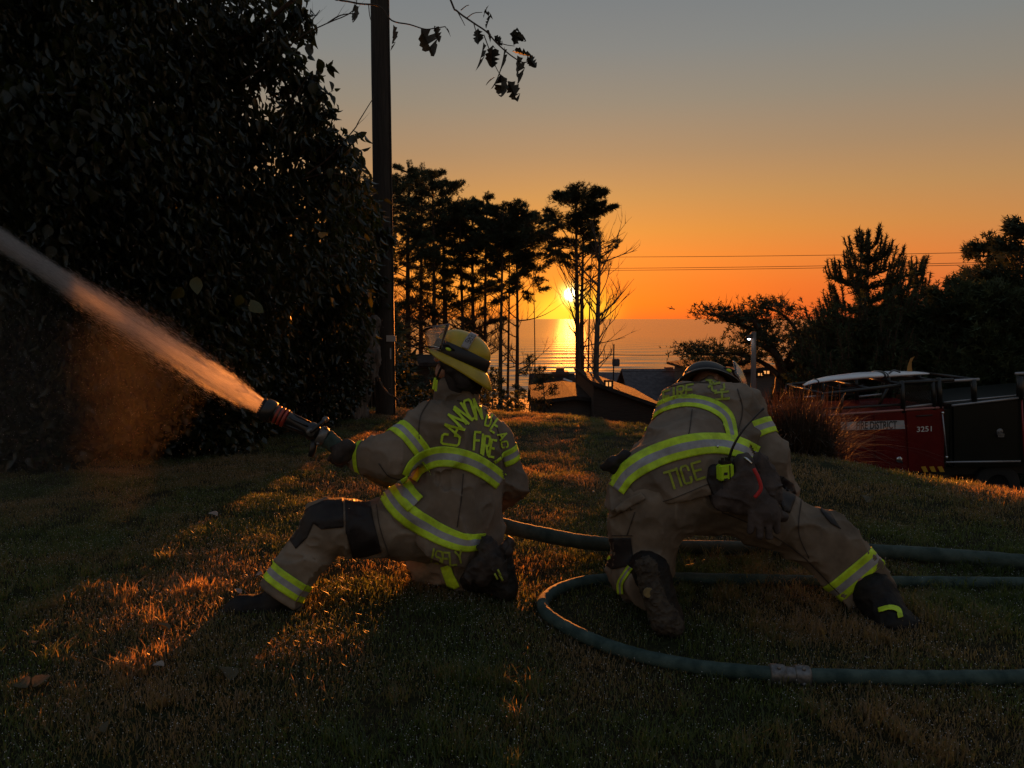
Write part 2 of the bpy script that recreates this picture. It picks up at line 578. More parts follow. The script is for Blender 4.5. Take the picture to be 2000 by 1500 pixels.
def surface(prims, h, name, mats, parent, cuts=(), folds=0.0, foldf=(9, 9, 9), seed=0.0, pad=0.05, fine=0.0, kdef=0.04, finef=45):
    """blend the primitives and mesh the zero level: one continuous surface"""
    lo = np.full(3, 1e9); hi = np.full(3, -1e9)
    for p in prims:
        if p[0] == 'c':
            for c, r in ((p[1], p[3]), (p[2], p[4])):
                lo = np.minimum(lo, np.array(c) - r); hi = np.maximum(hi, np.array(c) + r)
        else:
            rr = max(p[2]); lo = np.minimum(lo, np.array(p[1]) - rr); hi = np.maximum(hi, np.array(p[1]) + rr)
    lo -= pad; hi += pad
    n = np.ceil((hi - lo) / h).astype(int) + 1
    ax = [lo[i] + h * np.arange(n[i]) for i in range(3)]
    X, Y, Z = np.meshgrid(*ax, indexing='ij')
    P = np.stack([X.ravel(), Y.ravel(), Z.ravel()], 1)
    D = np.full(len(P), 1.0)
    for p in prims:
        if p[0] == 'c':
            k = p[5] if len(p) > 5 else kdef
            d = sd_cone(P, p[1], p[2], p[3], p[4])
        else:
            k = p[4] if len(p) > 4 else kdef
            d = sd_ell(P, p[1], p[2], p[3] if len(p) > 3 else None)
        D = np.maximum(D, -d) if k < 0 else smin(D, d, k)
    near = np.abs(D) < 0.06
    Q = P[near]
    if folds:
        W = np.stack([noise3(Q * 4 + seed), noise3(Q * 4 + seed + 7.3), noise3(Q * 4 + seed + 13.1)], 1)
        n1 = noise3((Q + 0.10 * W) * np.array(foldf) + seed)
        n2 = noise3((Q + 0.06 * W) * np.array(foldf) * 2.3 + seed + 5)
        rid = 1 - np.abs(2 * n1 - 1)
        rid2 = 1 - np.abs(2 * n2 - 1)
        D[near] -= folds * (rid ** 4 * 1.7 - 0.4) + folds * 0.4 * (rid2 ** 4 * 1.7 - 0.4)
    if fine:
        D[near] -= fine * (noise3(Q * finef + seed) - 0.5) * 2
    for c, nn, k in cuts:
        nn = Vector(nn).normalized()
        pl = (P - np.array(c)) @ np.array(nn)
        D = -smin(-D, -pl, k)
    S = D.reshape(n)
    ins = S < 0
    # surface nets
    c8 = [S[dx:n[0] - 1 + dx, dy:n[1] - 1 + dy, dz:n[2] - 1 + dz] for dx in (0, 1) for dy in (0, 1) for dz in (0, 1)]
    neg = sum((c < 0).astype(np.int8) for c in c8)
    act = (neg > 0) & (neg < 8)
    idx = np.full(act.shape, -1, dtype=np.int64)
    cells = np.argwhere(act)
    idx[act] = np.arange(len(cells))
    vals = np.stack([c[act] for c in c8], 1)
    offs = np.array([(dx, dy, dz) for dx in (0, 1) for dy in (0, 1) for dz in (0, 1)], float)
    acc = np.zeros((len(cells), 3)); cnt = np.zeros(len(cells))
    for i in range(8):
        for j in range(i + 1, 8):
            if np.abs(offs[i] - offs[j]).sum() != 1:
                continue
            a, b = vals[:, i], vals[:, j]
            m = (a < 0) != (b < 0)
            t = np.where(m, a / np.where(m, a - b, 1), 0)
            pt = offs[i] + t[:, None] * (offs[j] - offs[i])
            acc += pt * m[:, None]; cnt += m
    V = (cells + acc / cnt[:, None]) * h + lo
    quads = []
    for axis in range(3):
        sl0 = [slice(1, -1)] * 3; sl1 = [slice(1, -1)] * 3
        sl0[axis] = slice(0, -1); sl1[axis] = slice(1, None)
        a, b = ins[tuple(sl0)], ins[tuple(sl1)]
        e = np.argwhere(a != b)
        if not len(e):
            continue
        flip = a[tuple(e.T)]
        e = e + 1; e[:, axis] -= 1
        u, w = [(1, 2), (2, 0), (0, 1)][axis]
        du = np.zeros(3, int); du[u] = 1
        dw = np.zeros(3, int); dw[w] = 1
        q = np.stack([idx[tuple((e - du - dw).T)], idx[tuple((e - dw).T)], idx[tuple(e.T)], idx[tuple((e - du).T)]], 1)
        q[~flip] = q[~flip][:, ::-1]
        quads.append(q)
    F = np.concatenate(quads)
    F = F[(F >= 0).all(1)]
    me = np_mesh(name, V, F, mats, smooth=True)
    o = link(name, me, parent)
    return o, BVHTree.FromPolygons([Vector(v) for v in V.tolist()], F.tolist())


CAMO = Vector((0, 0, EYE))


def cast(bvhs, px, py, lift):
    d = ray(px, py).normalized()
    best = None
    for b in (bvhs if isinstance(bvhs, list) else [bvhs]):
        r = b.ray_cast(CAMO, d)
        if r[0] is not None and (best is None or r[3] < best[3]):
            best = r
    if best is None:
        return None
    n = best[1]
    if n.dot(d) > 0: n = -n
    return best[0] + n * lift * 0.4 - d * lift * 0.8


def sheet(rows, bvh, name, mats, parent, lift=0.004, mis=None, thick=0.0025):
    """rows: list of rows of photo points; each is cast onto the cloth, sewn on as a thin raised strip"""
    nr, nc = len(rows), len(rows[0])
    V, idx = [], {}
    for i, row in enumerate(rows):
        for j, (x, y) in enumerate(row):
            p = cast(bvh, x, y, lift)
            if p is not None:
                idx[i, j] = len(V); V.append(p)
    F, mi = [], []
    for i in range(nr - 1):
        for j in range(nc - 1):
            q = [(i, j), (i, j + 1), (i + 1, j + 1), (i + 1, j)]
            if all(k in idx for k in q):
                pts = [V[idx[k]] for k in q]
                if max((pts[a] - pts[b]).length for a in range(4) for b in range(a)) < 0.07:
                    F.append(tuple(idx[k] for k in q)); mi.append(mis[i] if mis else 0)
    if not F:
        return None
    me = bpy.data.meshes.new(name)
    me.from_pydata(V, [], F)
    for m in (mats if isinstance(mats, list) else [mats]): me.materials.append(m)
    me.polygons.foreach_set('material_index', mi)
    me.update()
    o = link(name, me, parent, True)
    md = o.modifiers.new('thickness', 'SOLIDIFY'); md.thickness = thick; md.offset = -1
    return o


def band(pts, w, bvh, parent, cols='lsl', name='reflective_stripe', lift=0.005, n=10):
    """reflective triple stripe along a line of photo points, w = total width in photo pixels"""
    c = catmull([(x, y, 0) for x, y in pts], n)
    ws = w if isinstance(w, (list, tuple)) else [w, w]
    rows = []
    R_ = 13
    for i in range(R_):
        t = i / (R_ - 1) - 0.5
        row = []
        for k, p in enumerate(c):
            a = c[max(k - 1, 0)]; b = c[min(k + 1, len(c) - 1)]
            d = (b - a).normalized(); nn = Vector((-d.y, d.x, 0))
            ww = np.interp(k / (len(c) - 1), np.linspace(0, 1, len(ws)), ws)
            q = p + nn * t * ww
            row.append((q.x, q.y))
        rows.append(row)
    if cols == 'lsl':
        mis = [0] * 4 + [1] * 4 + [0] * 4
    else:
        mis = [0] * 12
    return sheet(rows, bvh, name, [M['lime'], M['silver']], parent, lift, mis)


def seam(pts, bvh, parent, w=1.6, lift=0.0025):
    o = band(pts, [w, w], bvh, parent, cols='l', name='seam', lift=lift)
    if o:
        o.data.materials.clear(); o.data.materials.append(M['seam'])
    return o


def poly_patch(poly, bvh, name, m, parent, lift=0.004, step=4.0, label=None):
    """patch sewn on the cloth: photo outline filled with a triangulated grid"""
    bm = bmesh.new()
    vs_ = []
    n = len(poly)
    for i in range(n):
        a = Vector((*poly[i], 0)); b = Vector((*poly[(i + 1) % n], 0))
        k = max(1, int((b - a).length / step))
        for j in range(k):
            vs_.append(bm.verts.new(a.lerp(b, j / k)))
    f = bm.faces.new(vs_)
    bmesh.ops.triangulate(bm, faces=[f])
    for _ in range(4):
        es = [e for e in bm.edges if e.calc_length() > step * 1.8]
        if not es: break
        bmesh.ops.subdivide_edges(bm, edges=es, cuts=1)
        bmesh.ops.triangulate(bm, faces=[f for f in bm.faces if len(f.verts) > 3])
    bad = []
    for v in bm.verts:
        p = cast(bvh, v.co.x, v.co.y, lift)
        if p is None: bad.append(v)
        else: v.co = p
    bmesh.ops.delete(bm, geom=bad, context='VERTS')
    bad = [f for f in bm.faces if max(e.calc_length() for e in f.edges) > 0.09]
    bmesh.ops.delete(bm, geom=bad, context='FACES')
    me = bpy.data.meshes.new(name); bm.to_mesh(me); bm.free()
    me.materials.append(m)
    o = link(name, me, parent, True)
    md = o.modifiers.new('thickness', 'SOLIDIFY'); md.thickness = 0.003; md.offset = 0
    if label: o['label'] = label
    return o


def ring_band(a, b, t0, width, bvh, parent, tilt=(0, 0, 0), nang=40, rmax=0.4, lift=0.004, cols='lsl', arc=(0, 360)):
    """stripe round a limb: rays cast inwards to the limb's axis a-b at fraction t0"""
    a, b = Vector(a), Vector(b)
    ax = (b - a).normalized()
    c0 = a.lerp(b, t0)
    nrm_ = (ax + Vector(tilt)).normalized()
    ux = nrm_.cross(Vector((0, 1, 0.1))).normalized(); uy = nrm_.cross(ux)
    V, F, mi, idx = [], [], [], {}
    R_ = 10
    for i in range(R_):
        s = (i / (R_ - 1) - 0.5) * width
        for j in range(nang + 1):
            th = math.radians(arc[0] + (arc[1] - arc[0]) * j / nang)
            d = ux * math.cos(th) + uy * math.sin(th)
            c = c0 + nrm_ * s
            r = bvh.ray_cast(c + d * rmax, -d, rmax)
            if r[0] is not None:
                idx[i, j] = len(V); V.append(r[0] + d * lift)
    for i in range(R_ - 1):
        for j in range(nang):
            q = [(i, j), (i, j + 1), (i + 1, j + 1), (i + 1, j)]
            if all(k in idx for k in q):
                pts = [V[idx[k]] for k in q]
                if max((pts[x] - pts[y]).length for x in range(4) for y in range(x)) < 0.09:
                    F.append(tuple(idx[k] for k in q)); mi.append(1 if (cols == 'lsl' and 3 <= i < 6) else 0)
    me = bpy.data.meshes.new('reflective_stripe'); me.from_pydata(V, [], F)
    me.materials.append(M['lime']); me.materials.append(M['silver'])
    me.polygons.foreach_set('material_index', mi)
    o = link('reflective_stripe', me, parent, True)
    md = o.modifiers.new('thickness', 'SOLIDIFY'); md.thickness = 0.003; md.offset = 0
    return o


# stroke lettering
GL = {
    'C': [[(1, .72), (1, .9), (.82, 1), (.18, 1), (0, .9), (0, .1), (.18, 0), (.82, 0), (1, .1), (1, .28)]],
    'O': [[(.18, 1), (0, .88), (0, .12), (.18, 0), (.82, 0), (1, .12), (1, .88), (.82, 1), (.18, 1)]],
    'A': [[(0, 0), (.5, 1)], [(.5, 1), (1, 0)], [(.2, .33), (.8, .33)]],
    'N': [[(0, 0), (0, 1)], [(0, 1), (1, 0)], [(1, 0), (1, 1)]],
    'B': [[(0, 0), (0, 1), (.8, 1), (1, .88), (1, .62), (.8, .52), (1, .42), (1, .12), (.8, 0), (0, 0)], [(0, .52), (.8, .52)]],
    'E': [[(1, 1), (0, 1), (0, 0), (1, 0)], [(0, .52), (.8, .52)]],
    'F': [[(1, 1), (0, 1), (0, 0)], [(0, .52), (.8, .52)]],
    'H': [[(0, 0), (0, 1)], [(1, 0), (1, 1)], [(0, .5), (1, .5)]],
    'I': [[(.5, 0), (.5, 1)]],
    'L': [[(0, 1), (0, 0), (1, 0)]],
    'R': [[(0, 0), (0, 1), (.8, 1), (1, .88), (1, .6), (.8, .48), (0, .48)], [(.45, .48), (1, 0)]],
    'S': [[(1, .8), (.85, 1), (.15, 1), (0, .85), (0, .62), (.15, .53), (.85, .47), (1, .38), (1, .15), (.85, 0), (.15, 0), (0, .2)]],
    'T': [[(0, 1), (1, 1)], [(.5, 1), (.5, 0)]],
    'Y': [[(0, 1), (.5, .5)], [(1, 1), (.5, .5)], [(.5, .5), (.5, 0)]],
    '6': [[(1, .85), (.82, 1), (.18, 1), (0, .88), (0, .12), (.18, 0), (.82, 0), (1, .12), (1, .4), (.82, .52), (0, .5)]],
}


def letters(specs, bvh, parent, m, name='lettering', sw=4.6, lift=0.007):
    """specs: (char, cx, cy, width, height, rotation deg clockwise, shear)"""
    V, F = [], []
    L0 = lift
    for sp in specs:
        ch, cx, cy, w, h, rot = sp[:6]
        sh = sp[6] if len(sp) > 6 else 0.0
        s_w = sp[7] if len(sp) > 7 else sw
        a = math.radians(rot)
        def tr(u, v):
            x = (u - 0.5) * w + sh * (v - 0.5) * h; y = -(v - 0.5) * h
            return Vector((cx + x * math.cos(a) - y * math.sin(a), cy + x * math.sin(a) + y * math.cos(a), 0))
        for st in GL[ch]:
            P = [tr(u, v) for u, v in st]
            closed = len(P) > 3 and (P[0] - P[-1]).length < 1e-4
            Q = []
            for i in range(len(P) - 1):
                k = max(1, int((P[i + 1] - P[i]).length / 3.0))
                Q += [P[i].lerp(P[i + 1], j / k) for j in range(k)]
            Q.append(P[-1])
            L0 += 0.00035
            prev = None
            for i, p in enumerate(Q):
                a_ = Q[max(i - 1, 0)] if not (closed and i == 0) else Q[-2]
                b_ = Q[min(i + 1, len(Q) - 1)] if not (closed and i == len(Q) - 1) else Q[1]
                d = (b_ - a_).normalized()
                if i == 0 and not closed: p = p - d * s_w * 0.5
                if i == len(Q) - 1 and not closed: p = p + d * s_w * 0.5
                nn = Vector((-d.y, d.x, 0)) * s_w * 0.5
                r1 = cast(bvh, *(p + nn).xy, L0); r2 = cast(bvh, *(p - nn).xy, L0)
                cur = None
                if r1 is not None and r2 is not None and (r1 - r2).length < 0.12:
                    V += [r1, r2]; cur = len(V) - 2
                    if prev is not None and (V[prev] - r1).length < 0.12:
                        F.append((prev, prev + 1, cur + 1, cur))
                prev = cur
        L0 = lift
    me = bpy.data.meshes.new(name); me.from_pydata(V, [], F); me.materials.append(m)
    return link(name, me, parent)


def leaf_template(seg=3):
    """a serrated, cupped leaf along +Y, unit length, facing +Z"""
    prof = [(0, 0.0), (0.12, 0.20), (0.3, 0.33), (0.5, 0.36), (0.72, 0.25), (0.88, 0.12), (1.0, 0.0)]
    if seg == 1:
        prof = [(0, 0), (0.3, 0.32), (0.65, 0.27), (1.0, 0)]
    V = [(0, 0, 0)]; F = []
    rows = []
    for k, (y, w) in enumerate(prof):
        z = -0.34 * y * y
        if w == 0:
            if k == 0: rows.append([0]); continue
            V.append((0, y, z)); rows.append([len(V) - 1])
        else:
            V += [(-w, y, z + 0.55 * w), (0, y, z), (w, y, z + 0.55 * w)]
            rows.append([len(V) - 3, len(V) - 2, len(V) - 1])
    for a, b in zip(rows[:-1], rows[1:]):
        if len(a) == 1: F += [(a[0], b[1], b[0]), (a[0], b[2], b[1])]
        elif len(b) == 1: F += [(a[0], a[1], b[0]), (a[1], a[2], b[0])]
        else: F += [(a[0], a[1], b[1]), (a[0], b[1], b[0]), (a[1], a[2], b[2]), (a[1], b[2], b[1])]
    return np.array(V), np.array(F)


LT_V, LT_F = leaf_template(3)
LS_V, LS_F = leaf_template(1)


def frames(dirs, rolls):
    d = dirs / np.linalg.norm(dirs, axis=1, keepdims=True)
    up = np.where(np.abs(d[:, 2:3]) > 0.95, np.array([[1.0, 0, 0]]), np.array([[0, 0, 1.0]]))
    x = np.cross(d, up); x /= np.linalg.norm(x, axis=1, keepdims=True)
    z = np.cross(x, d)
    c, s = np.cos(rolls)[:, None], np.sin(rolls)[:, None]
    return x * c + z * s, d, -x * s + z * c


def leaf_cloud(P, D, size, roll, TV=LS_V, TF=LS_F, wscale=1.0):
    X, Yd, Zd = frames(D, roll)
    s = size[:, None, None]
    V = P[:, None, :] + s * (TV[None, :, 0:1] * wscale * X[:, None, :] + TV[None, :, 1:2] * Yd[:, None, :] + TV[None, :, 2:3] * Zd[:, None, :])
    F = TF[None] + (np.arange(len(P)) * len(TV))[:, None, None]
    return V.reshape(-1, 3), F.reshape(-1, 3)

# ================================================================== SETTING
def axis_pts(a, b, fine_lo, fine_hi, step, grow=1.13):
    pts = list(np.arange(fine_lo, fine_hi + 1e-6, step))
    s = step; p = pts[-1]
    while p < b:
        s *= grow; p += s; pts.append(min(p, b))
    s = step; p = pts[0]
    while p > a:
        s *= grow; p -= s; pts.insert(0, max(p, a))
    return np.array(pts)


def grid_mesh(name, xs, ys, zf, m, smooth=True):
    X, Y = np.meshgrid(xs, ys, indexing='ij')
    Z = zf(X, Y)
    V = np.stack([X.ravel(), Y.ravel(), Z.ravel()], 1)
    nx, ny = len(xs), len(ys)
    i, j = np.meshgrid(np.arange(nx - 1), np.arange(ny - 1), indexing='ij')
    a = (i * ny + j).ravel()
    F = np.stack([a, a + ny, a + ny + 1, a + 1], 1)
    return np_mesh(name, V, F, m, smooth)


def ground_material():
    m = bpy.data.materials.new('lawn_soil')
    n, l = nodes_of(m)
    b = n['Principled BSDF']
    t = n.new('ShaderNodeTexCoord')
    def nz(s, d=5):
        k = n.new('ShaderNodeTexNoise'); k.inputs['Scale'].default_value = s; k.inputs['Detail'].default_value = d
        k.inputs['Roughness'].default_value = 0.65
        l.new(t.outputs['Object'], k.inputs['Vector']); return k.outputs[0]
    def rp(f, c1, c2, a=0.4, z=0.6):
        r = n.new('ShaderNodeValToRGB'); r.color_ramp.elements[0].position = a; r.color_ramp.elements[1].position = z
        r.color_ramp.elements[0].color = (*c1, 1); r.color_ramp.elements[1].color = (*c2, 1); l.new(f, r.inputs[0]); return r.outputs[0]
    c1 = rp(nz(38), (0.020, 0.017, 0.008), (0.058, 0.045, 0.022))
    c2 = rp(nz(50), (0.012, 0.016, 0.005), (0.035, 0.042, 0.014))
    mx = n.new('ShaderNodeMix'); mx.data_type = 'RGBA'
    l.new(rp(nz(1.3), (0, 0, 0), (1, 1, 1)), mx.inputs[0]); l.new(c1, mx.inputs[6]); l.new(c2, mx.inputs[7])
    l.new(mx.outputs[2], b.inputs['Base Color'])
    b.inputs['Roughness'].default_value = 0.9
    b.inputs['Specular IOR Level'].default_value = 0.15
    bp = n.new('ShaderNodeBump'); bp.inputs['Distance'].default_value = 0.03
    l.new(nz(60, 8), bp.inputs['Height']); l.new(bp.outputs[0], b.inputs['Normal'])
    return m


def grass_material(name, g1, g2, d1, d2, tr):
    """green and straw blades, mixed by a patch noise over the lawn"""
    m = bpy.data.materials.new(name)
    n, l = nodes_of(m)
    b = n['Principled BSDF']; out = n['Material Output']
    geo = n.new('ShaderNodeNewGeometry')
    k = n.new('ShaderNodeTexNoise'); k.inputs['Scale'].default_value = 0.9; k.inputs['Detail'].default_value = 5
    l.new(geo.outputs['Position'], k.inputs['Vector'])
    k2 = n.new('ShaderNodeTexNoise'); k2.inputs['Scale'].default_value = 70; k2.inputs['Detail'].default_value = 1
    l.new(geo.outputs['Position'], k2.inputs['Vector'])
    ad = n.new('ShaderNodeMath'); ad.operation = 'MULTIPLY_ADD'
    l.new(k2.outputs[0], ad.inputs[0]); ad.inputs[1].default_value = 0.45; l.new(k.outputs[0], ad.inputs[2])
    r = n.new('ShaderNodeValToRGB')
    els = r.color_ramp.elements
    while len(els) < 4: els.new(0.5)
    for e, (p, c) in zip(els, [(0.56, g1), (0.68, g2), (0.76, d1), (0.88, d2)]):
        e.position = p; e.color = (*c, 1)
    l.new(ad.outputs[0], r.inputs[0])
    l.new(r.outputs[0], b.inputs['Base Color'])
    b.inputs['Roughness'].default_value = 0.34
    b.inputs['Specular IOR Level'].default_value = 0.5
    sc_ = n.new('ShaderNodeVectorMath'); sc_.operation = 'MULTIPLY'; sc_.inputs[1].default_value = (3.3, 2.8, 1.7); l.new(r.outputs[0], sc_.inputs[0])
    t = n.new('ShaderNodeBsdfTranslucent'); l.new(sc_.outputs[0], t.inputs[0])
    mx = n.new('ShaderNodeMixShader'); mx.inputs[0].default_value = tr
    l.new(b.outputs[0], mx.inputs[1]); l.new(t.outputs[0], mx.inputs[2]); l.new(mx.outputs[0], out.inputs[0])
    return m


M['ground'] = ground_material()
M['grass'] = grass_material('lawn_grass', (0.034, 0.056, 0.016), (0.066, 0.096, 0.030), (0.105, 0.088, 0.042), (0.20, 0.14, 0.08), 0.5)
M['dew'] = mat('dew', (0.8, 0.8, 0.8), 0.22, spec=1.0, transl=0.35)

xs = axis_pts(-420, 420, -9, 9, 0.15)
ys = axis_pts(-60, 320, -2, 16, 0.12)
lawn = link('lawn', grid_mesh('lawn', xs, ys, lambda X, Y: height(X, Y), M['ground']))
tag(lawn, kind='structure')


def road_z(X, Y):
    return height(X, Y) + 0.02


road = link('road', grid_mesh('road', np.linspace(3.2, 40, 90), np.linspace(12.4, 18.0, 16), road_z, M['asphalt']))
tag(road, kind='structure')


# ---- sea
def sea_material():
    m = bpy.data.materials.new('sea_water')
    n, l = nodes_of(m)
    b = n['Principled BSDF']
    b.inputs['Base Color'].default_value = (0.24, 0.085, 0.075, 1)  # reddish base stands in for reflected sunset sky
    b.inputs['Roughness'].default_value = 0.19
    b.inputs['IOR'].default_value = 1.33
    b.inputs['Specular IOR Level'].default_value = 0.6
    geo = n.new('ShaderNodeNewGeometry')
    hs = []
    for sx, sy, sc, w in ((0.012, 0.10, 1.0, 1.0), (0.05, 0.35, 1.0, 0.35), (0.4, 1.1, 1.0, 0.12)):
        mp = n.new('ShaderNodeMapping'); mp.inputs['Scale'].default_value = (sx, sy, 1)
        l.new(geo.outputs['Position'], mp.inputs[0])
        k = n.new('ShaderNodeTexNoise'); k.inputs['Scale'].default_value = sc; k.inputs['Detail'].default_value = 4
        l.new(mp.outputs[0], k.inputs['Vector'])
        q = n.new('ShaderNodeMath'); q.operation = 'MULTIPLY'; q.inputs[1].default_value = w
        l.new(k.outputs[0], q.inputs[0]); hs.append(q.outputs[0])
    a1 = n.new('ShaderNodeMath'); l.new(hs[0], a1.inputs[0]); l.new(hs[1], a1.inputs[1])
    a2 = n.new('ShaderNodeMath'); l.new(a1.outputs[0], a2.inputs[0]); l.new(hs[2], a2.inputs[1])
    bp = n.new('ShaderNodeBump'); bp.inputs['Distance'].default_value = 0.7; bp.inputs['Strength'].default_value = 0.32
    l.new(a2.outputs[0], bp.inputs['Height']); l.new(bp.outputs[0], b.inputs['Normal'])
    return m


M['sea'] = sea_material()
SEA_Z = -24.0


def sea_h(X, Y):
    fade = np.exp(-np.maximum(Y - 260, 0) / 420.0) * sstep(1500, 900, np.abs(Y)) 
    s = sum(a * np.sin(2 * PI * (Y + 9 * np.sin(X / 70.0 + p) + 5 * np.sin(X / 23.0 + 2 * p)) / w + p)
            for a, w, p in ((0.30, 31, 0.3), (0.20, 19, 1.7), (0.10, 11.3, 2.9)))
    return SEA_Z + s * fade


sy_ = axis_pts(235, 30000, 235, 1000, 2.2, 1.2)
sx_ = axis_pts(-25000, 25000, -330, 330, 6.0, 1.35)
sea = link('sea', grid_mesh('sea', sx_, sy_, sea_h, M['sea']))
tag(sea, kind='structure')

# ================================================================== VEGETATION
def cloud_mesh(name, P, D, size, roll, m, TV=LS_V, TF=LS_F, ws=1.0, mi=None, parent=None):
    V, F = leaf_cloud(P, D, size, roll, TV, TF, ws)
    me = np_mesh(name, V, F, m)
    return link(name, me, parent)


TRI_V = np.array([(-0.5, 0, 0), (0.5, 0, 0), (0.0, 1.0, 0.1)]); TRI_F = np.array([(0, 1, 2)])
SPR_V = np.array([(-0.10, 0, 0), (0.10, 0, 0), (-0.42, 0.55, 0.1), (-0.10, 0.45, 0), (0.42, 0.6, -0.1), (0.06, 0.5, 0), (0, 1.0, 0.12), (-0.12, 0.2, 0), (0.12, 0.25, 0)])
SPR_F = np.array([(0, 1, 6), (7, 3, 2), (8, 4, 5)])


def conifer(base, h, r_tr, label, group, crown_lo=0.5, spread=2.0, nb=26, tuft=260, top_sharp=0.6, lean=0.0, bare=10, seed=0,
            tr=None, name='pine_tree', m='needles', tsize=0.22, flat=0.35, shape='pad', skew=0.0, wind=0.0, bare_up=0.5, side=None, bl=1.0):
    rg = np.random.default_rng(seed); rr = random.Random(seed)
    root = empty(name, base, label, 'tree', group)
    pts = []
    for i in range(9):
        t = i / 8
        pts.append(base + Vector((lean * t * t * h + 0.12 * math.sin(3 * t + seed) * t, 0.1 * math.cos(2 * t + seed) * t, h * t - 0.3 * (1 - t))))
    mb = MB().tube(pts, [r_tr * (1 - 0.82 * (i / 8)) for i in range(9)], 9, jit=0.06)
    bb = MB()
    Ps, Ds, Ss = [], [], []

    def tpt(t):
        f = t * 8; i = min(int(f), 7); return pts[i].lerp(pts[i + 1], f - i)
    nb_c = nb
    for k in range(nb_c):
        t = (k + rr.random()) / nb_c
        t = crown_lo + (0.985 - crown_lo) * (t ** 0.62 if shape == 'pad' else t)
        u = (t - crown_lo) / (1 - crown_lo)
        if shape == 'cone':
            L = spread * (1 - u) ** top_sharp * rr.uniform(0.75, 1.1) + 0.08
        else:
            L = spread * (0.38 + 0.72 * u) * (1 - u ** 5) * rr.uniform(0.45, 1.15) * (1.0 if u > .35 else .75) + 0.12
        az = rr.uniform(0, 2 * PI)
        if side is not None and rr.random() < 0.55:
            az = side + rr.uniform(-0.8, 0.8)
        L *= 1 + wind * math.cos(az)
        o = tpt(t)
        rise = rr.uniform(0.05, 0.4) if shape == 'pad' else rr.uniform(-0.15, 0.2)
        d = Vector((math.cos(az), math.sin(az), rise))
        mid = o + d * L * 0.5 + Vector((0, 0, 0.04 * L))
        end = o + d * L + Vector((0, 0, 0.16 * L))
        bb.tube([o, mid, end], [r_tr * 0.22 * (1 - t * 0.6), r_tr * 0.13, 0.008], 4, caps=False)
        nt = int(tuft * L / spread * rr.uniform(0.7, 1.2)) + 12
        s = rg.random(nt) ** 0.7
        s = 0.18 + 0.86 * s if shape == 'cone' else 0.30 + 0.74 * s
        c = np.array(o)[None] + s[:, None] * (np.array(end) - np.array(o))[None]
        wdt = (0.10 + 0.26 * L * np.sqrt(np.clip(1.08 - s, 0.02, 1)))[:, None]
        perp = np.array([-math.sin(az), math.cos(az), 0])
        off = perp[None] * rg.normal(0, 0.6, (nt, 1)) * wdt + np.array([0, 0, 1.0])[None] * rg.normal(0.05, flat, (nt, 1)) * wdt * 0.6
        P = c + off
        dd = np.array(d)[None] * 0.8 + off * 1.6 + rg.normal(0, 0.35, (nt, 3)) + np.array([0, 0, 0.25])
        Ps.append(P); Ds.append(dd); Ss.append(tsize * rg.uniform(0.55, 1.25, nt))
    # leader
    nt = 60
    s = rg.random(nt)
    tip = pts[-1]
    P = np.array(tip)[None] + np.stack([rg.normal(0, 0.07, nt), rg.normal(0, 0.07, nt), -s * 0.5 + 0.15], 1)
    Ps.append(P); Ds.append(np.stack([rg.normal(0, 0.5, nt), rg.normal(0, 0.5, nt), np.ones(nt)], 1)); Ss.append(np.full(nt, tsize * 0.8))
    # dead lower branches
    for k in range(bare):
        t = rr.uniform(0.40, crown_lo + 0.10)
        o = tpt(t); az = rr.uniform(0, 2 * PI)
        L = rr.uniform(0.5, 1.4) * spread * 0.75 * bl
        d = Vector((math.cos(az), math.sin(az) * 0.7, bare_up * rr.uniform(0.2, 1.5)))
        bare_branch(bb, o, d.normalized(), L, 0.022 + 0.05 * r_tr, rr, 3)
    trunk = mb.build('trunk', tr or M['bark'], root, True)
    bb.build('branches', tr or M['bark'], root)['kind'] = 'stuff'
    P = np.concatenate(Ps); D = np.concatenate(Ds); S = np.concatenate(Ss)
    cloud_mesh('crown', P, D, S, rg.uniform(0, 6.28, len(P)), M[m], SPR_V, SPR_F, 0.8, parent=root)
    return root


def bare_branch(bb, o, d, L, r, rr, lvl, n=4):
    pts = [o]; dd = Vector(d)
    seg = 5
    for i in range(seg):
        dd = (dd + Vector((rr.uniform(-.18, .18), rr.uniform(-.18, .18), rr.uniform(-.05, .2)))).normalized()
        pts.append(pts[-1] + dd * L / seg)
    bb.tube(pts, [r * (1 - 0.85 * i / seg) for i in range(seg + 1)], n, caps=False)
    if lvl > 1:
        for k in range(3 if lvl == 3 else 2):
            i = rr.randint(1, seg - 1)
            sd = (dd + Vector((rr.uniform(-.9, .9), rr.uniform(-.6, .6), rr.uniform(-.2, .7)))).normalized()
            bare_branch(bb, pts[i], sd, L * rr.uniform(0.35, 0.6), r * 0.5, rr, lvl - 1, 3)


def on_ground(px, Y):
    x = (px - 1000) / FPX * Y
    return Vector((x, Y, hz(x, Y)))


def top_h(px, py, Y, base):
    return at(px, py, Y).z - base.z


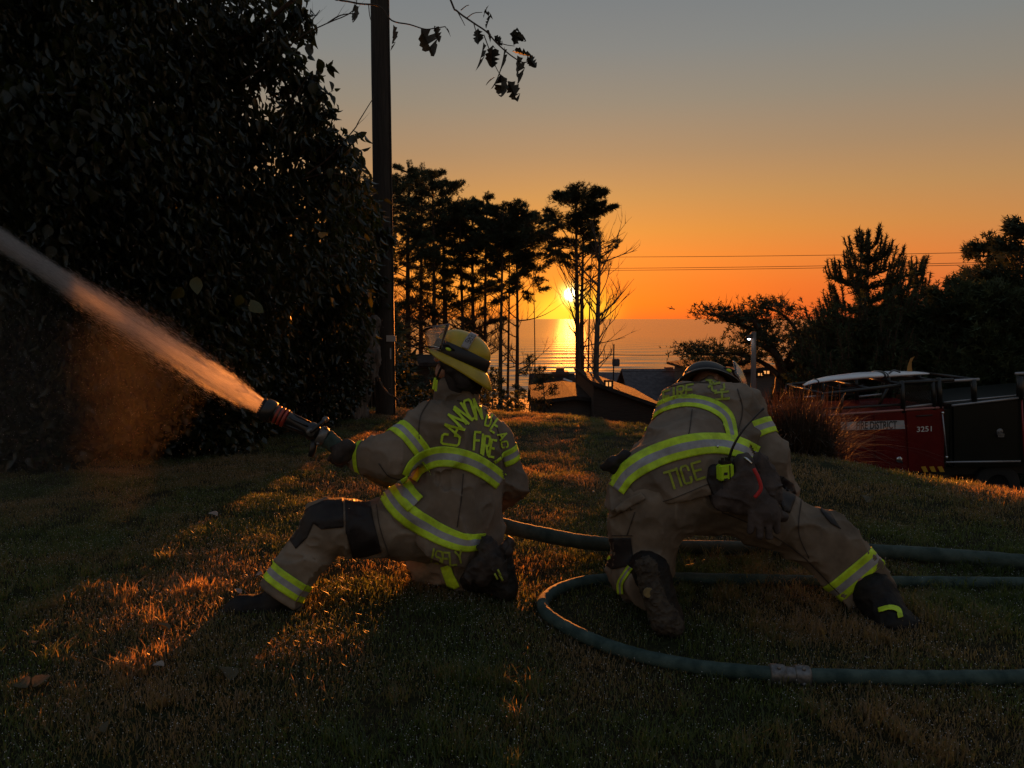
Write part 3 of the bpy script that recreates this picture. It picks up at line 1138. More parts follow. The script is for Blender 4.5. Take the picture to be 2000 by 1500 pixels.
grp = 'wind-shaped pines standing in a row in front of the sea'
grove = [  # px, top, Y, r, crown_lo, spread, seed, label
    (640, 400, 31, .26, .50, 2.3, 1, 'dark pine partly hidden behind the broadleaf tree at the left end of the grove'),
    (712, 345, 34, .26, .55, 2.3, 2, 'dark pine whose crown shows just left of the utility pole'),
    (770, 352, 30, .20, .58, 1.7, 3, 'dark pine whose crown shows just right of the utility pole'),
    (799, 322, 33, .22, .60, 1.7, 4, 'tall dark pine with a pointed top, second right of the utility pole'),
    (822, 326, 36, .19, .62, 1.6, 5, 'slim tall pine with a shaggy top in the left half of the grove'),
    (845, 345, 31, .17, .60, 1.5, 6, 'slim pine above the helmet visor in the grove'),
    (868, 362, 34, .24, .58, 1.8, 7, 'thick trunked pine directly above the yellow helmet'),
    (905, 398, 32, .16, .55, 1.3, 8, 'lower pine where the grove line steps down'),
    (927, 392, 36, .20, .52, 1.5, 9, 'pine right of the yellow helmet with a forked top'),
    (950, 382, 33, .15, .55, 1.3, 10, 'pine with a narrow pointed top in the middle of the grove'),
    (978, 402, 31, .20, .56, 1.5, 11, 'leftmost of the three close trunks over the kneeling shoulder'),
    (991, 425, 34, .14, .60, 1.1, 12, 'thinnest of the three close trunks in the middle of the grove'),
    (1044, 432, 36, .07, .60, 1.5, 14, 'slim pine bridging the gap between the dense grove and the sun pine'),
    (1008, 412, 32, .20, .54, 2.0, 13, 'pine at the right edge of the dense grove beside the open gap'),
]
for px, ty, Y, r, cl, sp, sd, lab in grove:
    b = on_ground(px, Y)
    conifer(b, top_h(px, ty, Y, b), r * (.85 if px < 970 else .62), lab, grp, crown_lo=.46 if px < 960 else .66, spread=sp * (1.35 if px < 960 else 1.2), nb=40, tuft=300, bare=34 if px < 960 else (0 if px == 1044 else 12), seed=sd, tsize=0.20, lean=0.0, flat=.30)
# the tree in front of the sun and its slim companions
b = on_ground(1130, 30)
conifer(b, top_h(1092, 374, 30, b), .17, 'flat topped pine standing right in front of the setting sun', grp, crown_lo=.72, spread=2.15, nb=34, tuft=420, flat=.2,
        bare=26, seed=21, tsize=0.22, wind=-0.2, lean=-0.004, bare_up=1.0, bl=1.2)
b = on_ground(1139, 31)
conifer(b, top_h(1137, 455, 31, b), .17, 'second trunk close beside the pine in front of the sun', grp, crown_lo=.80, spread=0.8, nb=10, tuft=90, bare=10, seed=22, tsize=0.26, bare_up=1.0)
b = on_ground(1151, 32)
conifer(b, top_h(1152, 480, 32, b), .07, 'slender bare stem between the two thicker trunks right of the sun', grp, crown_lo=.92, spread=0.4, nb=4, tuft=20, bare=9, seed=23, tsize=0.2, bare_up=1.0)
b = on_ground(1164, 29)
conifer(b, top_h(1168, 462, 29, b), .19, 'nearly bare dead tree at the right end of the grove', grp, crown_lo=.84, spread=0.9, nb=7, tuft=60, bare=34, seed=24, tsize=0.2,
        tr=M['bark_grey'], bare_up=1.3, name='dead_tree', bl=2.3)


def sapling(px, ty, Y, label, seed, sp=0.6, m='needles', nb=20, tuft=50, group=None):
    b = on_ground(px, Y)
    return conifer(b, top_h(px, ty, Y, b), .05, label, group, crown_lo=.12, spread=sp, nb=nb, tuft=tuft, bare=0, seed=seed, tsize=0.22, shape='cone', name='spruce_sapling', m=m)


gs = 'young spruces at the foot of the grove'
sapling(1030, 705, 24, 'young spruce at the foot of the grove right of the kneeling shoulder', 31, 0.9, group=gs)
sapling(1062, 728, 22, 'lowest young spruce poking up in front of the left roof', 32, 0.8, group=gs)
sapling(862, 728, 20, 'young spruce in the gap behind the yellow helmet', 33, 1.1, group=gs)
sapling(800, 722, 21, 'young spruce just right of the utility pole base', 34, 1.3, group=gs)
sapling(965, 735, 19, 'young spruce between the helmet and the close trunks', 35, 0.8, group=gs)

# ---- right: candle pine, small pine, bent tree, dark mass
def candle_pine(px, ty, Y, spread, label, seed, nb=60, base_z=None, group=None):
    rr = random.Random(seed); rg = np.random.default_rng(seed)
    base = on_ground(px, Y)
    h = top_h(px, ty, Y, base)
    root = empty('young_pine', base, label, 'tree', group)
    mb = MB().tube([base - Vector((0, 0, .3)), base + Vector((0, 0, h * .5)), base + Vector((0, 0, h))], [.13, .08, .02], 8)
    bb = MB(); Ps, Ds, Ss = [], [], []

    def shoot(o, d, L, r=0.075, dens=150):
        """upright shoot bristling with needles, knobbly tip"""
        pts = [o]; v = Vector(d)
        for i in range(4):
            v = (v + Vector((0, 0, 0.30))).normalized(); pts.append(pts[-1] + v * L / 4)
        bb.tube(pts, [0.022, .02, .018, .016, .014], 4, caps=False)
        n = int(dens * L)
        s = rg.random(n) * 4; i = np.minimum(s.astype(int), 3); f = (s - i)[:, None]
        A = np.array([list(p) for p in pts])
        c = A[i] * (1 - f) + A[i + 1] * f
        t = A[i + 1] - A[i]
        Ps.append(c); Ds.append(t / np.linalg.norm(t, axis=1, keepdims=True) * 0.9 + rg.normal(0, 0.75, (n, 3))); Ss.append(r * 1.5 * rg.uniform(.6, 1.2, n))
        return pts[-1]
    nst = 16
    for w in range(nst):
        t = 0.10 + 0.86 * w / (nst - 1)
        z = h * t
        L = spread * (1 - t) ** 0.62 + 0.12
        for k in range(int(nb * (1.05 - t) / 6) + 3):
            az = rr.uniform(0, 2 * PI); rise = 0.55 + 0.9 * t
            ln = L * rr.uniform(0.55, 1.05)
            o = base + Vector((0, 0, z))
            d = Vector((math.cos(az), math.sin(az), rise))
            p2 = o + Vector((math.cos(az), math.sin(az), 0.35)) * ln
            mid = o.lerp(p2, .5) + Vector((0, 0, -0.05))
            bb.tube([o, mid, p2], [.03, .025, .02], 4, caps=False)
            n = int(170 * ln)
            s = rg.random((n, 1))
            c = np.array(o)[None] * (1 - s) + np.array(p2)[None] * s + rg.normal(0, .05, (n, 3))
            Ps.append(c); Ds.append(np.array([math.cos(az), math.sin(az), .5])[None] + rg.normal(0, .7, (n, 3))); Ss.append(0.16 * rg.uniform(.6, 1.2, n))
            for q in range(rr.randint(3, 6)):
                oo = o.lerp(p2, rr.uniform(.6, 1.0))
                shoot(oo, Vector((math.cos(az) * .5 + rr.uniform(-.3, .3), math.sin(az) * .5 + rr.uniform(-.3, .3), 1)), rr.uniform(.35, .75) * (0.7 + 0.5 * (1 - t)))
    tip = base + Vector((0, 0, h * .9))
    shoot(tip, Vector((0, 0, 1)), h * .14, dens=220)
    for k in range(4):
        az = k * PI / 2 + .4
        shoot(tip - Vector((0, 0, .05)), Vector((math.cos(az), math.sin(az), .6)), h * .085, dens=200)
    mb.build('trunk', M['bark'], root, True); bb.build('branches', M['bark'], root)['kind'] = 'stuff'
    P = np.concatenate(Ps); D = np.concatenate(Ds); S = np.concatenate(Ss)
    cloud_mesh('crown', P, D, S, rg.uniform(0, 6.28, len(P)), M['needles2'], TRI_V, TRI_F, 0.22, parent=root)
    return root


candle_pine(1688, 468, 19.5, 2.25, 'bushy young pine with upright candle shoots behind the fire truck', 41, nb=92, group='young pines with candle shoots')
candle_pine(1782, 520, 20.5, 0.75, 'small open pine with curved candle shoots right of the bushy pine', 42, nb=16, group='young pines with candle shoots')

# low gnarled tree
def gnarled():
    rr = random.Random(5); rg = np.random.default_rng(5)
    base = on_ground(1512, 23.0)
    root = empty('gnarled_pine', base, 'low gnarled spreading pine behind the street lamp, twisted limbs against the sea', 'tree')
    Y = 23.0
    bb = MB(); Ps, Ds, Ss = [], [], []
    limbs = [
        [(1520, 770), (1524, 720), (1515, 690), (1490, 660), (1460, 640), (1420, 622), (1382, 612)],
        [(1524, 725), (1545, 690), (1560, 660), (1540, 625), (1510, 605), (1475, 600)],
        [(1515, 690), (1480, 672), (1450, 668)],
        [(1522, 735), (1500, 715), (1470, 700), (1430, 690), (1380, 692), (1340, 690)],
        [(1470, 700), (1440, 712), (1400, 712), (1350, 712)],
        [(1520, 700), (1500, 675), (1495, 650), (1500, 630)],
        [(1545, 690), (1570, 665), (1590, 640), (1600, 620)],
        [(1524, 720), (1560, 705), (1590, 680), (1615, 650)],
        [(1490, 660), (1470, 625), (1440, 630), (1405, 625)],
    ]
    for li, lm in enumerate(limbs):
        pts = catmull([at(x, y, Y + 0.6 * math.sin(li * 2.1 + i * .8)) for i, (x, y) in enumerate(lm)], 4)
        r0 = 0.16 if li == 0 else 0.09
        bb.tube(pts, [r0 * (1 - .8 * i / len(pts)) for i in range(len(pts))], 6, caps=False, jit=.1)
        for k in range(len(pts)):
            if k < len(pts) * .30: continue
            for q in range(2):
                if rr.random() < .45:
                    d = Vector((rr.uniform(-1, 1), rr.uniform(-.5, .5), rr.uniform(-.2, .9))).normalized()
                    bare_branch(bb, pts[k], d, rr.uniform(.3, .8), .02, rr, 2, 3)
        n = 34 * len(pts)
        s = rg.random(n) ** .55 * (len(pts) - 1); s = np.maximum(s, len(pts) * .33); s = np.minimum(s, len(pts) - 1.01)
        i = s.astype(int); A = np.array([list(p) for p in pts])
        f = (s - i)[:, None]
        c = A[i] * (1 - f) + A[i + 1] * f
        cl = np.array([noise3(np.array([[ii * .9 + li * 7, 0, 0]]))[0] for ii in range(len(pts) + 1)])
        keep = cl[i] > .36
        c = c[keep] + rg.normal(0, 1, (keep.sum(), 3)) * np.array([.34, .34, .11]) + np.array([0, 0, .10])
        Ps.append(c); Ds.append(np.stack([rg.normal(-.3, .8, len(c)), rg.normal(0, .6, len(c)), rg.uniform(.1, .9, len(c))], 1)); Ss.append(.24 * rg.uniform(.6, 1.2, len(c)))
    bb.build('branches', M['bark'], root, True)['kind'] = 'stuff'
    P = np.concatenate(Ps); D = np.concatenate(Ds); S = np.concatenate(Ss)
    cloud_mesh('crown', P, D, S, rg.uniform(0, 6.28, len(P)), M['needles'], SPR_V, SPR_F, 0.8, parent=root)


gnarled()

gr = 'dark conifers rising behind the fire truck'
for px, ty, Y, sp, cl, sd, tf, lab in [
    (2010, 432, 19, 3.2, .05, 51, 520, 'tall dark spruce at the right edge of the photo'),
    (1925, 470, 22, 2.8, .05, 52, 460, 'dark spruce with a bare leader twig left of the tallest one'),
    (1870, 560, 18.6, 2.1, .02, 53, 420, 'olive green cedar in front of the dark spruces'),
    (1945, 560, 18.0, 1.9, .02, 54, 420, 'low drooping cedar above the truck cabinet'),
    (1745, 600, 22, 2.1, .02, 55, 420, 'low dark conifer between the bushy pine and the cedar'),
    (1610, 640, 23, 2.0, .02, 56, 420, 'low dark conifer left of the bushy pine'),
    (1685, 600, 21.5, 2.4, .02, 57, 460, 'dark conifer filling in behind the bushy pine'),
    (1810, 575, 22, 1.9, .02, 58, 420, 'dark conifer behind the white surfboard fin'),
    (2080, 520, 18, 2.6, .02, 59, 400, 'dark conifer cut by the right edge of the photo'),
]:
    b = on_ground(px, Y)
    conifer(b, top_h(px, ty, Y, b), .22, lab, gr, crown_lo=cl, spread=sp, nb=62, tuft=tf, bare=0, seed=sd, tsize=0.30, shape='cone', top_sharp=.6, name='spruce_tree', m='needles2' if sd in (53, 54) else 'needles', flat=.8)

# ---- ornamental clump grass
def clump_grass():
    rg = np.random.default_rng(8)
    base = Vector((2.80, 7.35, hz(2.80, 7.35)))
    n = 4200
    # base positions in a small disc, each blade an arching ribbon of 5 segments
    az = rg.uniform(0, 2 * PI, n); sp = np.abs(rg.normal(.42, .28, n)); L = rg.uniform(.6, 1.3, n)
    o = np.stack([rg.normal(0, .16, n), rg.normal(0, .16, n), np.zeros(n)], 1) + np.array(base)
    segs = 6
    V, F = [], []
    w = rg.uniform(.004, .008, n)
    side = np.stack([-np.sin(az), np.cos(az), np.zeros(n)], 1)
    rows = []
    for k in range(segs + 1):
        s = k / segs
        out = L * sp * (s ** 1.5) * 0.95
        up = L * (s * 0.98 - (0.25 + .75 * sp) * 0.62 * s ** 2.4)
        c = o + np.stack([np.cos(az) * out, np.sin(az) * out, up], 1)
        ww = (w * (1 - s * .85))[:, None]
        rows.append((c - side * ww, c + side * ww))
    V = np.stack([r for rw in rows for r in rw], 1)      # n, 2*(segs+1), 3
    nv = 2 * (segs + 1)
    F = np.array([(2 * k, 2 * k + 1, 2 * k + 3, 2 * k + 2) for k in range(segs)])
    FF = (F[None] + (np.arange(n) * nv)[:, None, None]).reshape(-1, 4)
    me = np_mesh('clump_grass', V.reshape(-1, 3), FF, M['clump'])
    o = link('clump_grass', me)
    tag(o, 'large arching clump of dry ornamental grass between the bent firefighter and the truck', 'ornamental grass')
    o2 = MB()


clump_grass()


# ---- broadleaf tree mass on the left
def broadleaf():
    rg = np.random.default_rng(21); rr = random.Random(21)
    base = Vector((-4.6, 8.6, hz(-4.6, 8.6)))
    root = empty('broadleaf_tree', base, 'huge dark broadleaf tree filling the left side with drooping leaves', 'tree')
    blobs = [(-160, 60, 7.4, 1.9), (70, 0, 7.6, 1.5), (260, 60, 7.4, 1.25), (425, 20, 7.6, .78), (90, 330, 7.2, 1.4), (330, 300, 7.6, 1.15),
             (475, 200, 7.8, .56), (555, 330, 8.4, .60), (600, 430, 9.0, .68), (500, 480, 8.0, .92), (640, 520, 9.6, .57), (330, 560, 7.7, 1.15),
             (150, 600, 7.4, 1.1), (560, 610, 10.0, .86), (690, 420, 10.4, .36), (655, 640, 9.9, .47), (-100, 450, 7.0, 1.4), (420, 700, 9.2, .98), (705, 555, 10.9, .38),
             (590, 250, 7.5, .22), (620, 200, 7.5, .15), (660, 330, 7.9, .24), (655, 265, 7.7, .13), (540, 110, 7.4, .22), (600, 170, 7.6, .10), (625, 290, 7.8, .14), (690, 300, 8.4, .10), (700, 380, 9.5, .18), (585, 30, 7.5, .12), (735, 470, 10.9, .22), (500, 70, 7.4, .2), (668, 380, 9.2, .2)]
    Ps, Ds = [], []
    for x, y, Y, r in blobs:
        c = np.array(at(x, y, Y))
        n = int((3600 if r > .7 and x < 400 else 2300) * r * r) + 40
        v = rg.normal(0, 1, (n, 3)); v /= np.linalg.norm(v, axis=1, keepdims=True)
        rad = r * (0.45 + 0.62 * rg.random(n) ** 0.55)
        lump = noise3(v * 2.3 / 1 + c[None] * 1.7)
        rad = rad * (0.62 + 0.75 * lump)
        P = c + v * rad[:, None] * np.array([1, .8, 1])
        D = v * np.array([.4, .1, .2]) + rg.normal(0, .42, (n, 3)) + np.array([0, .25, -0.95])
        Ps.append(P); Ds.append(D)
    P = np.concatenate(Ps); D = np.concatenate(Ds)
    keep = P[:, 2] > height(P[:, 0], P[:, 1]) + .25
    P, D = P[keep], D[keep]
    n = len(P)
    S = rg.uniform(.055, .135, n) * np.interp(P[:, 1], [7, 11], [1, 1.35]); R = rg.uniform(0, 6.28, n)
    near = np.argsort(P[:, 1] + rg.uniform(0, .5, n))
    vis = near[(np.abs(P[near, 0] / P[near, 1]) < .7) & (P[near, 2] < 5)]
    pick = vis[:230]
    mask = np.ones(n, bool); mask[pick] = False
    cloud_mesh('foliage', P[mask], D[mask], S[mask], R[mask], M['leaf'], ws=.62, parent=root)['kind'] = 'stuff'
    lme = np_mesh('leaf', LT_V, LT_F, M['leaf'], True)
    yme = np_mesh('leaf', LT_V, LT_F, M['leaf_yellow'], True)

    def leaf_obj(me, p, d, s, roll, parent):
        X, Yd, Zd = frames(np.array([d], float), np.array([roll]))
        m_ = Matrix((tuple(X[0]) + (0,), tuple(Yd[0]) + (0,), tuple(Zd[0]) + (0,), (0, 0, 0, 1))).transposed()
        o = link('leaf', me, parent)
        mi = o.matrix_parent_inverse.copy()
        o.matrix_basis = Matrix.Translation(Vector(p)) @ m_ @ Matrix.Scale(s, 4)
        return o
    for i in pick:
        leaf_obj(lme, P[i], D[i], S[i] * 1.12, R[i], root)
    for x, y, s, d in ((385, 540, .16, (-.1, 0, -1)), (355, 560, .15, (-.5, -.1, -.8)), (490, 585, .17, (.55, 0, -.8)), (470, 575, .12, (-.3, 0, -.9)), (620, 455, .1, (.9, 0, -.2))):
        o = leaf_obj(yme, at(x, y, 6.7), d, s, 2.2, root); o['label'] = 'yellow green leaf'
    # trunk, limbs
    bb = MB()
    bb.tube([base + Vector((0, 0, -.3)), base + Vector((.1, -.2, 1.5)), base + Vector((.5, -.4, 3.2)), base + Vector((1.0, -.6, 5.0))], [.22, .17, .12, .07], 9, jit=.08)
    bb.build('trunk', M['bark'], root, True)
    bb = MB()
    st = base + Vector((.5, -.4, 3.2))
    for x, y, Y, z0 in ((570, 0, 7.2, 2.6), (600, 420, 7.8, 1.6), (330, 560, 7.3, 1.3), (60, 400, 7.0, 2.0), (400, 150, 7.2, 2.8), (660, 500, 8.4, 1.5), (480, 330, 7.3, 2.2)):
        a = base + Vector((.2, -.2, z0)); e = at(x, y, Y)
        bb.tube(catmull([a, a.lerp(e, .5) + Vector((0, 0, .25)), e], 5), [.05 - .0035 * i for i in range(11)], 5, caps=False)
    # sparse bare twigs on the sky side
    tw = [[(430, 90), (500, 58), (545, 25), (590, -12)], [(470, 160), (530, 120), (590, 70), (640, 45), (690, 20), (700, -30)], [(560, 85), (577, 55), (572, 20)],
          [(540, 260), (575, 190), (600, 150)], [(560, 290), (590, 260), (632, 240)], [(600, 340), (640, 310), (690, 255), (702, 235), (730, 190)], [(560, 190), (590, 155), (636, 148)],
          [(590, 350), (640, 338), (680, 345), (700, 350)], [(640, 45), (665, 30), (700, 25)], [(600, 66), (610, 40), (625, 20)]]
    for k, t in enumerate(tw):
        pts = catmull([at(x, y, 7.35 + .05 * k) for x, y in t], 4)
        r0 = .018 if k < 1 else .007
        bb.tube(pts, [r0 * (1 - .7 * i / len(pts)) + .0015 for i in range(len(pts))], 4, caps=False)
        if k: 
            for q in range(3):
                i = rr.randint(1, len(pts) - 2)
                bare_branch(bb, pts[i], Vector((rr.uniform(0, 1), 0, rr.uniform(-.2, 1))).normalized(), .18, .003, rr, 1, 3)
    bb.build('branches', M['bark'], root)['kind'] = 'stuff'
    # leafy sprays reaching out of the mass into the sky
    sp_P, sp_D, sp_S = [], [], []
    bb2 = MB()
    ends = [(640, 120), (655, 175), (615, 60), (700, 250), (688, 300), (722, 345), (650, 230), (600, 15), (728, 395), (735, 440), (742, 500), (590, 105), (628, 150), (560, 40), (520, 15), (575, 130),
            (540, 75), (670, 210), (745, 540), (748, 590), (742, 640), (705, 330), (610, 200), (660, 280)]
    for ex_, ey_ in ends:
        Yb = 7.5 + max(0, ey_ - 250) * .0115
        e = at(ex_ + rr.uniform(-8, 8), ey_ + rr.uniform(-10, 10), Yb)
        s0 = at(ex_ - rr.uniform(90, 150), ey_ + rr.uniform(30, 110), Yb + .2)
        pts = catmull([s0, s0.lerp(e, .5) + Vector((0, 0, rr.uniform(.0, .10))), e], 5)
        bb2.tube(pts, [.009 - .0007 * i for i in range(len(pts))], 4, caps=False)
        for i in range(2, len(pts)):
            for _ in range(4):
                f_ = rr.random(); p_ = pts[i - 1].lerp(pts[i], f_)
                sp_P.append(list(p_ + Vector((rr.uniform(-.04, .04), rr.uniform(-.05, .05), rr.uniform(-.03, .03)))))
                sp_D.append([rr.uniform(-.6, .9), rr.uniform(-.6, .6), rr.uniform(-1.2, .15)]); sp_S.append(rr.uniform(.05, .125) * (1 + (Yb - 7.5) * .12))
    bb2.build('twigs', M['bark'], root)['kind'] = 'stuff'
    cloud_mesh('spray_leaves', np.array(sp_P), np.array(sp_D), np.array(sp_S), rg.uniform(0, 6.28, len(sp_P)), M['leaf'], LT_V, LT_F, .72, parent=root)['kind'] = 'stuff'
    for k in range(46):
        x, y = rr.choice([(610, 90), (560, 70), (640, 250), (655, 330), (690, 262), (625, 200), (600, 140), (700, 350), (520, 30), (560, 20), (480, 20), (590, 300), (630, 180)])
        leaf_obj(lme, at(x + rr.uniform(-35, 25), y + rr.uniform(-28, 28), 7.45), (rr.uniform(-.5, .8), rr.uniform(-.5, .5), -1), rr.uniform(.08, .16), rr.uniform(0, 6.28), root)
    return lme, leaf_obj


LEAF_ME, leaf_obj = broadleaf()


def twig_branches():
    """overhanging branch of a near tree: comes in from above, with ragged hanging leaves"""
    Y = 3.6
    t0 = at(-300, -2600, 2.2)
    root = empty('overhanging_branch', at(880, -20, Y), 'thin branch with ragged hanging leaves dangling into the sky beside the pole', 'branch')
    bb = MB()
    lines = [[(700, -420), (820, -160), (880, 0), (893, 22), (925, 45), (950, 62), (968, 82), (985, 98), (1003, 112), (1022, 122), (1040, 118), (1045, 130)],
             [(893, 22), (903, 40), (908, 50)], [(900, 20), (910, 12), (916, 10)], [(912, 35), (925, 26), (942, 24)], [(925, 45), (930, 62), (936, 74)],
             [(945, 68), (955, 95), (962, 115), (972, 138), (985, 155), (998, 165)], [(968, 82), (990, 88), (1005, 90)],
             [(700, -420), (650, -150), (640, -20), (690, 5), (740, 12), (765, 40), (800, 48), (830, 57), (850, 55), (870, 52)],
             [(720, 8), (722, 30), (727, 48)], [(640, -20), (655, 0), (668, -2)], [(700, -420), (500, -900), (200, -1500)]]
    for k, l_ in enumerate(lines):
        pts = catmull([at(x, y, Y + .03 * math.sin(k + i * .7)) for i, (x, y) in enumerate(l_)], 5)
        r = .0045 if k in (0, 7) else .0018
        if k == 10: r = .009
        bb.tube(pts, [r * (1 - .7 * i / len(pts)) + .0008 for i in range(len(pts))], 5, caps=False)
    bb.build('twig', M['bark'], root)['kind'] = 'stuff'
    rg = random.Random(9)
    L = [(692, 8, .072, (0.05, 0, -1), .9), (768, 48, .10, (.05, 0, -1), .5), (822, 56, .12, (.55, 0, -1), 1.2), (848, 50, .065, (.45, .1, -1), .6), (868, 52, .045, (.7, 0, -.8), 0),
         (955, -8, .055, (-.1, 0, 1), .4), (955, 10, .05, (-.4, 0, -.6), 0.3), (945, 22, .045, (.8, 0, -.5), .2), (960, 28, .055, (-.6, 0, -1), .5), (934, 55, .065, (0, 0, -1), 1.5), (950, 58, .05, (.3, 0, -.6), .3), (965, 70, .05, (.5, 0, -.5), .9),
         (944, 82, .112, (-.10, 0, -1), .3), (963, 88, .09, (-.05, 0, -1), 1.6), (985, 90, .115, (-.05, 0, -1), .2), (995, 66, .07, (.7, 0, -.2), .5), (1003, 88, .07, (.3, 0, 1), 1.0),
         (1010, 108, .11, (.18, 0, -1), .5), (1000, 100, .08, (1, 0, -.1), .2), (975, 140, .075, (-.3, 0, -1), .2), (978, 145, .09, (.05, 0, -1), 1.4), (992, 158, .09, (.5, 0, -.9), 1.1), (968, 150, .05, (-1, 0, -.6), .3),
         (1030, 108, .06, (.6, 0, -.8), 1.3)]
    # ragged leaf: notched outline
    bm = bmesh.new()
    def ragged(seed):
        r_ = random.Random(seed)
        V = [(0, 0, 0)]; ring = []
        n = 11
        for s in (1, -1):
            for k in range(1, n):
                y = k / n
                w = .34 * math.sin(PI * y ** .8) ** .8
                w *= (1 - .22 * (k % 2)) * (r_.uniform(.35, 1) if r_.random() < .3 else 1)
                ring.append((s, k, (s * w, y + (.03 if k % 2 else 0), .25 * abs(w) - .18 * y * y)))
        F = []
        mid = []
        for k in range(n + 1):
            y = k / n; V.append((0, y, -.18 * y * y)); mid.append(len(V) - 1)
        for s in (1, -1):
            pr = None
            for (ss, k, p) in ring:
                if ss != s: continue
                V.append(p); c = len(V) - 1
                if pr is None: F.append((mid[0], mid[1], c))
                else:
                    if r_.random() > .06: F.append((pr, mid[k - 1], mid[k])); 
                    F.append((pr, mid[k], c))
                pr = c
            F.append((pr, mid[n - 1], mid[n]))
        return np_mesh('leaf', np.array(V), np.array(F), M['leaf_dark'])
    mes = [ragged(s) for s in range(5)]
    for i, (x, y, s, d, roll) in enumerate(L):
        leaf_obj(mes[i % 5], at(x, y, Y), d, s * 1.22, roll, root)


twig_branches()


# ---- undergrowth bushes at the lower left
def shrub(c, r, n, label, seed, size=(.06, .12), sc=(1, .8, .8), m='leaf2', group='dark undergrowth shrubs below the broadleaf tree', droop=-.6):
    rg = np.random.default_rng(seed); rr = random.Random(seed)
    g = Vector((c.x, c.y, hz(c.x, c.y)))
    root = empty('shrub', g, label, 'shrub', group)
    v = rg.normal(0, 1, (n, 3)); v /= np.linalg.norm(v, axis=1, keepdims=True)
    rad = r * (.35 + .7 * rg.random(n) ** .5) * (.78 + .45 * noise3(v * 2.4 + seed))
    P = np.array(c) + v * rad[:, None] * np.array(sc)
    k = P[:, 2] > height(P[:, 0], P[:, 1]) + .02
    P, v = P[k], v[k]
    D = v * .7 + rg.normal(0, .4, (len(P), 3)) + np.array([0, 0, droop])
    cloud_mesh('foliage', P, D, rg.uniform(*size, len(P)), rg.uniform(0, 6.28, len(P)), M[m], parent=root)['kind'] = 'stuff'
    bb = MB()
    for _ in range(9):
        a = rr.uniform(0, 2 * PI)
        e = Vector(c) + Vector((math.cos(a) * r * .7 * sc[0], math.sin(a) * r * .6, rr.uniform(.2, .8) * r * sc[2]))
        bb.tube([g + Vector((rr.uniform(-.1, .1), rr.uniform(-.1, .1), -.05)), g.lerp(e, .5) + Vector((0, 0, .1)), e], [.02, .014, .005], 4, caps=False)
    bb.build('stems', M['bark'], root)['kind'] = 'stuff'
    return root


shrub(at(60, 760, 7.8), 1.25, 5200, 'dark shrub at the left edge below the water stream', 61)
shrub(at(300, 740, 8.2), 1.2, 5200, 'dark shrub below the middle of the water stream', 62)
shrub(at(430, 755, 8.9), .85, 3300, 'dark shrub behind the hose nozzle', 63)
shrub(at(250, 850, 7.6), .48, 1100, 'low shrub with pale turned leaves at the lawn edge, under the stream', 64)
shrub(at(400, 845, 7.9), .42, 900, 'low shrub at the lawn edge left of the nozzle', 65)
shrub(at(70, 890, 7.0), .42, 900, 'low shrub at the lawn edge at the left photo border', 66)
shrub(at(628, 742, 10.2), .65, 2200, 'dark shrub left of the gnarled stump', 67, size=(.05, .09))
shrub(at(610, 805, 9.6), .35, 700, 'small shrub on the lawn edge right of the nozzle', 68, size=(.04, .08))
shrub(at(722, 470, 12.2), .7, 1500, 'light leaved shrub top growing against the left side of the utility pole', 69, size=(.05, .09), m='leaf', sc=(.6, .6, 1.2), group=None)
shrub(at(712, 590, 12.2), .5, 600, 'sparse leafy growth left of the pole letting the sunset show through', 70, size=(.05, .09), m='leaf', sc=(.8, .6, 1.2), group=None)
shrub(at(700, 700, 12.2), .8, 1400, 'dark shrub behind the pole foot', 71, size=(.05, .09))
shrub(at(905, 792, 14.5), .8, 1400, 'dark shrub behind the kneeling firefighter', 72, size=(.06, .1), sc=(1.4, .6, .55))
shrub(at(800, 806, 13.6), .6, 1300, 'dark shrub between the pole and the yellow helmet', 73, size=(.06, .1), sc=(1.4, .6, .7))

bg_ = 'added evergreens that black out the gaps behind the broadleaf tree'  # trees added behind the leaves to block the sky and darken the gaps
for px, ty, Y, sp, sd, lab in ((-150, -500, 14, 3.6, 81, 'added evergreen blocking the sky behind the leaves at the left border'), (90, -200, 15, 2.8, 82, 'added evergreen blocking the sky behind the leaves, second from the left'),
                               (300, 120, 15.5, 2.3, 83, 'added evergreen blocking the sky behind the leaves above the water stream'), (470, 420, 16, 1.9, 84, 'added evergreen blocking the sky behind the right part of the leaves'),
                               (620, 520, 16.5, 1.9, 85, 'low added evergreen blocking the sky behind the gnarled stump'), (690, 600, 18, 1.5, 86, 'low added evergreen blocking the sky left of the pole foot')):
    b = on_ground(px, Y)
    conifer(b, top_h(px, ty, Y, b), .2, lab, bg_, crown_lo=.02, spread=sp, nb=60, tuft=330, bare=0, seed=sd, tsize=0.55, shape='cone', top_sharp=.45, name='backing_evergreen', m='needles', flat=.9)


# ---- gnarled stump
def stump():
    base = on_ground(700, 10.6)
    root = empty('gnarled_stump', base, 'weathered gnarled stump with twisted grain left of the utility pole', 'stump')
    prims = []
    for (x0, y0), (x1, y1), r0, r1 in (((722, 640), (712, 700), .10, .16), ((712, 700), (700, 770), .16, .12), ((690, 655), (706, 700), .07, .12), ((730, 690), (722, 735), .08, .09), ((700, 770), (690, 800), .13, .2), ((722, 640), (735, 625), .07, .04)):
        prims.append(('c', at(x0, y0, 10.6), at(x1, y1, 10.6), r0, r1, .06))
    surface(prims, .03, 'trunk', M['bark_grey'], root, folds=.05, foldf=(14, 14, 3.0), seed=3)
    mb = MB()
    mb.tube(catmull([at(x, y, 10.0) for x, y in ((738, 735), (745, 752), (752, 762), (762, 772), (772, 776), (779, 788))], 4), [.018, .02, .018, .02] + [.018] * 17, 6, jit=.3)
    mb.build('root', M['bark'], root)


stump()


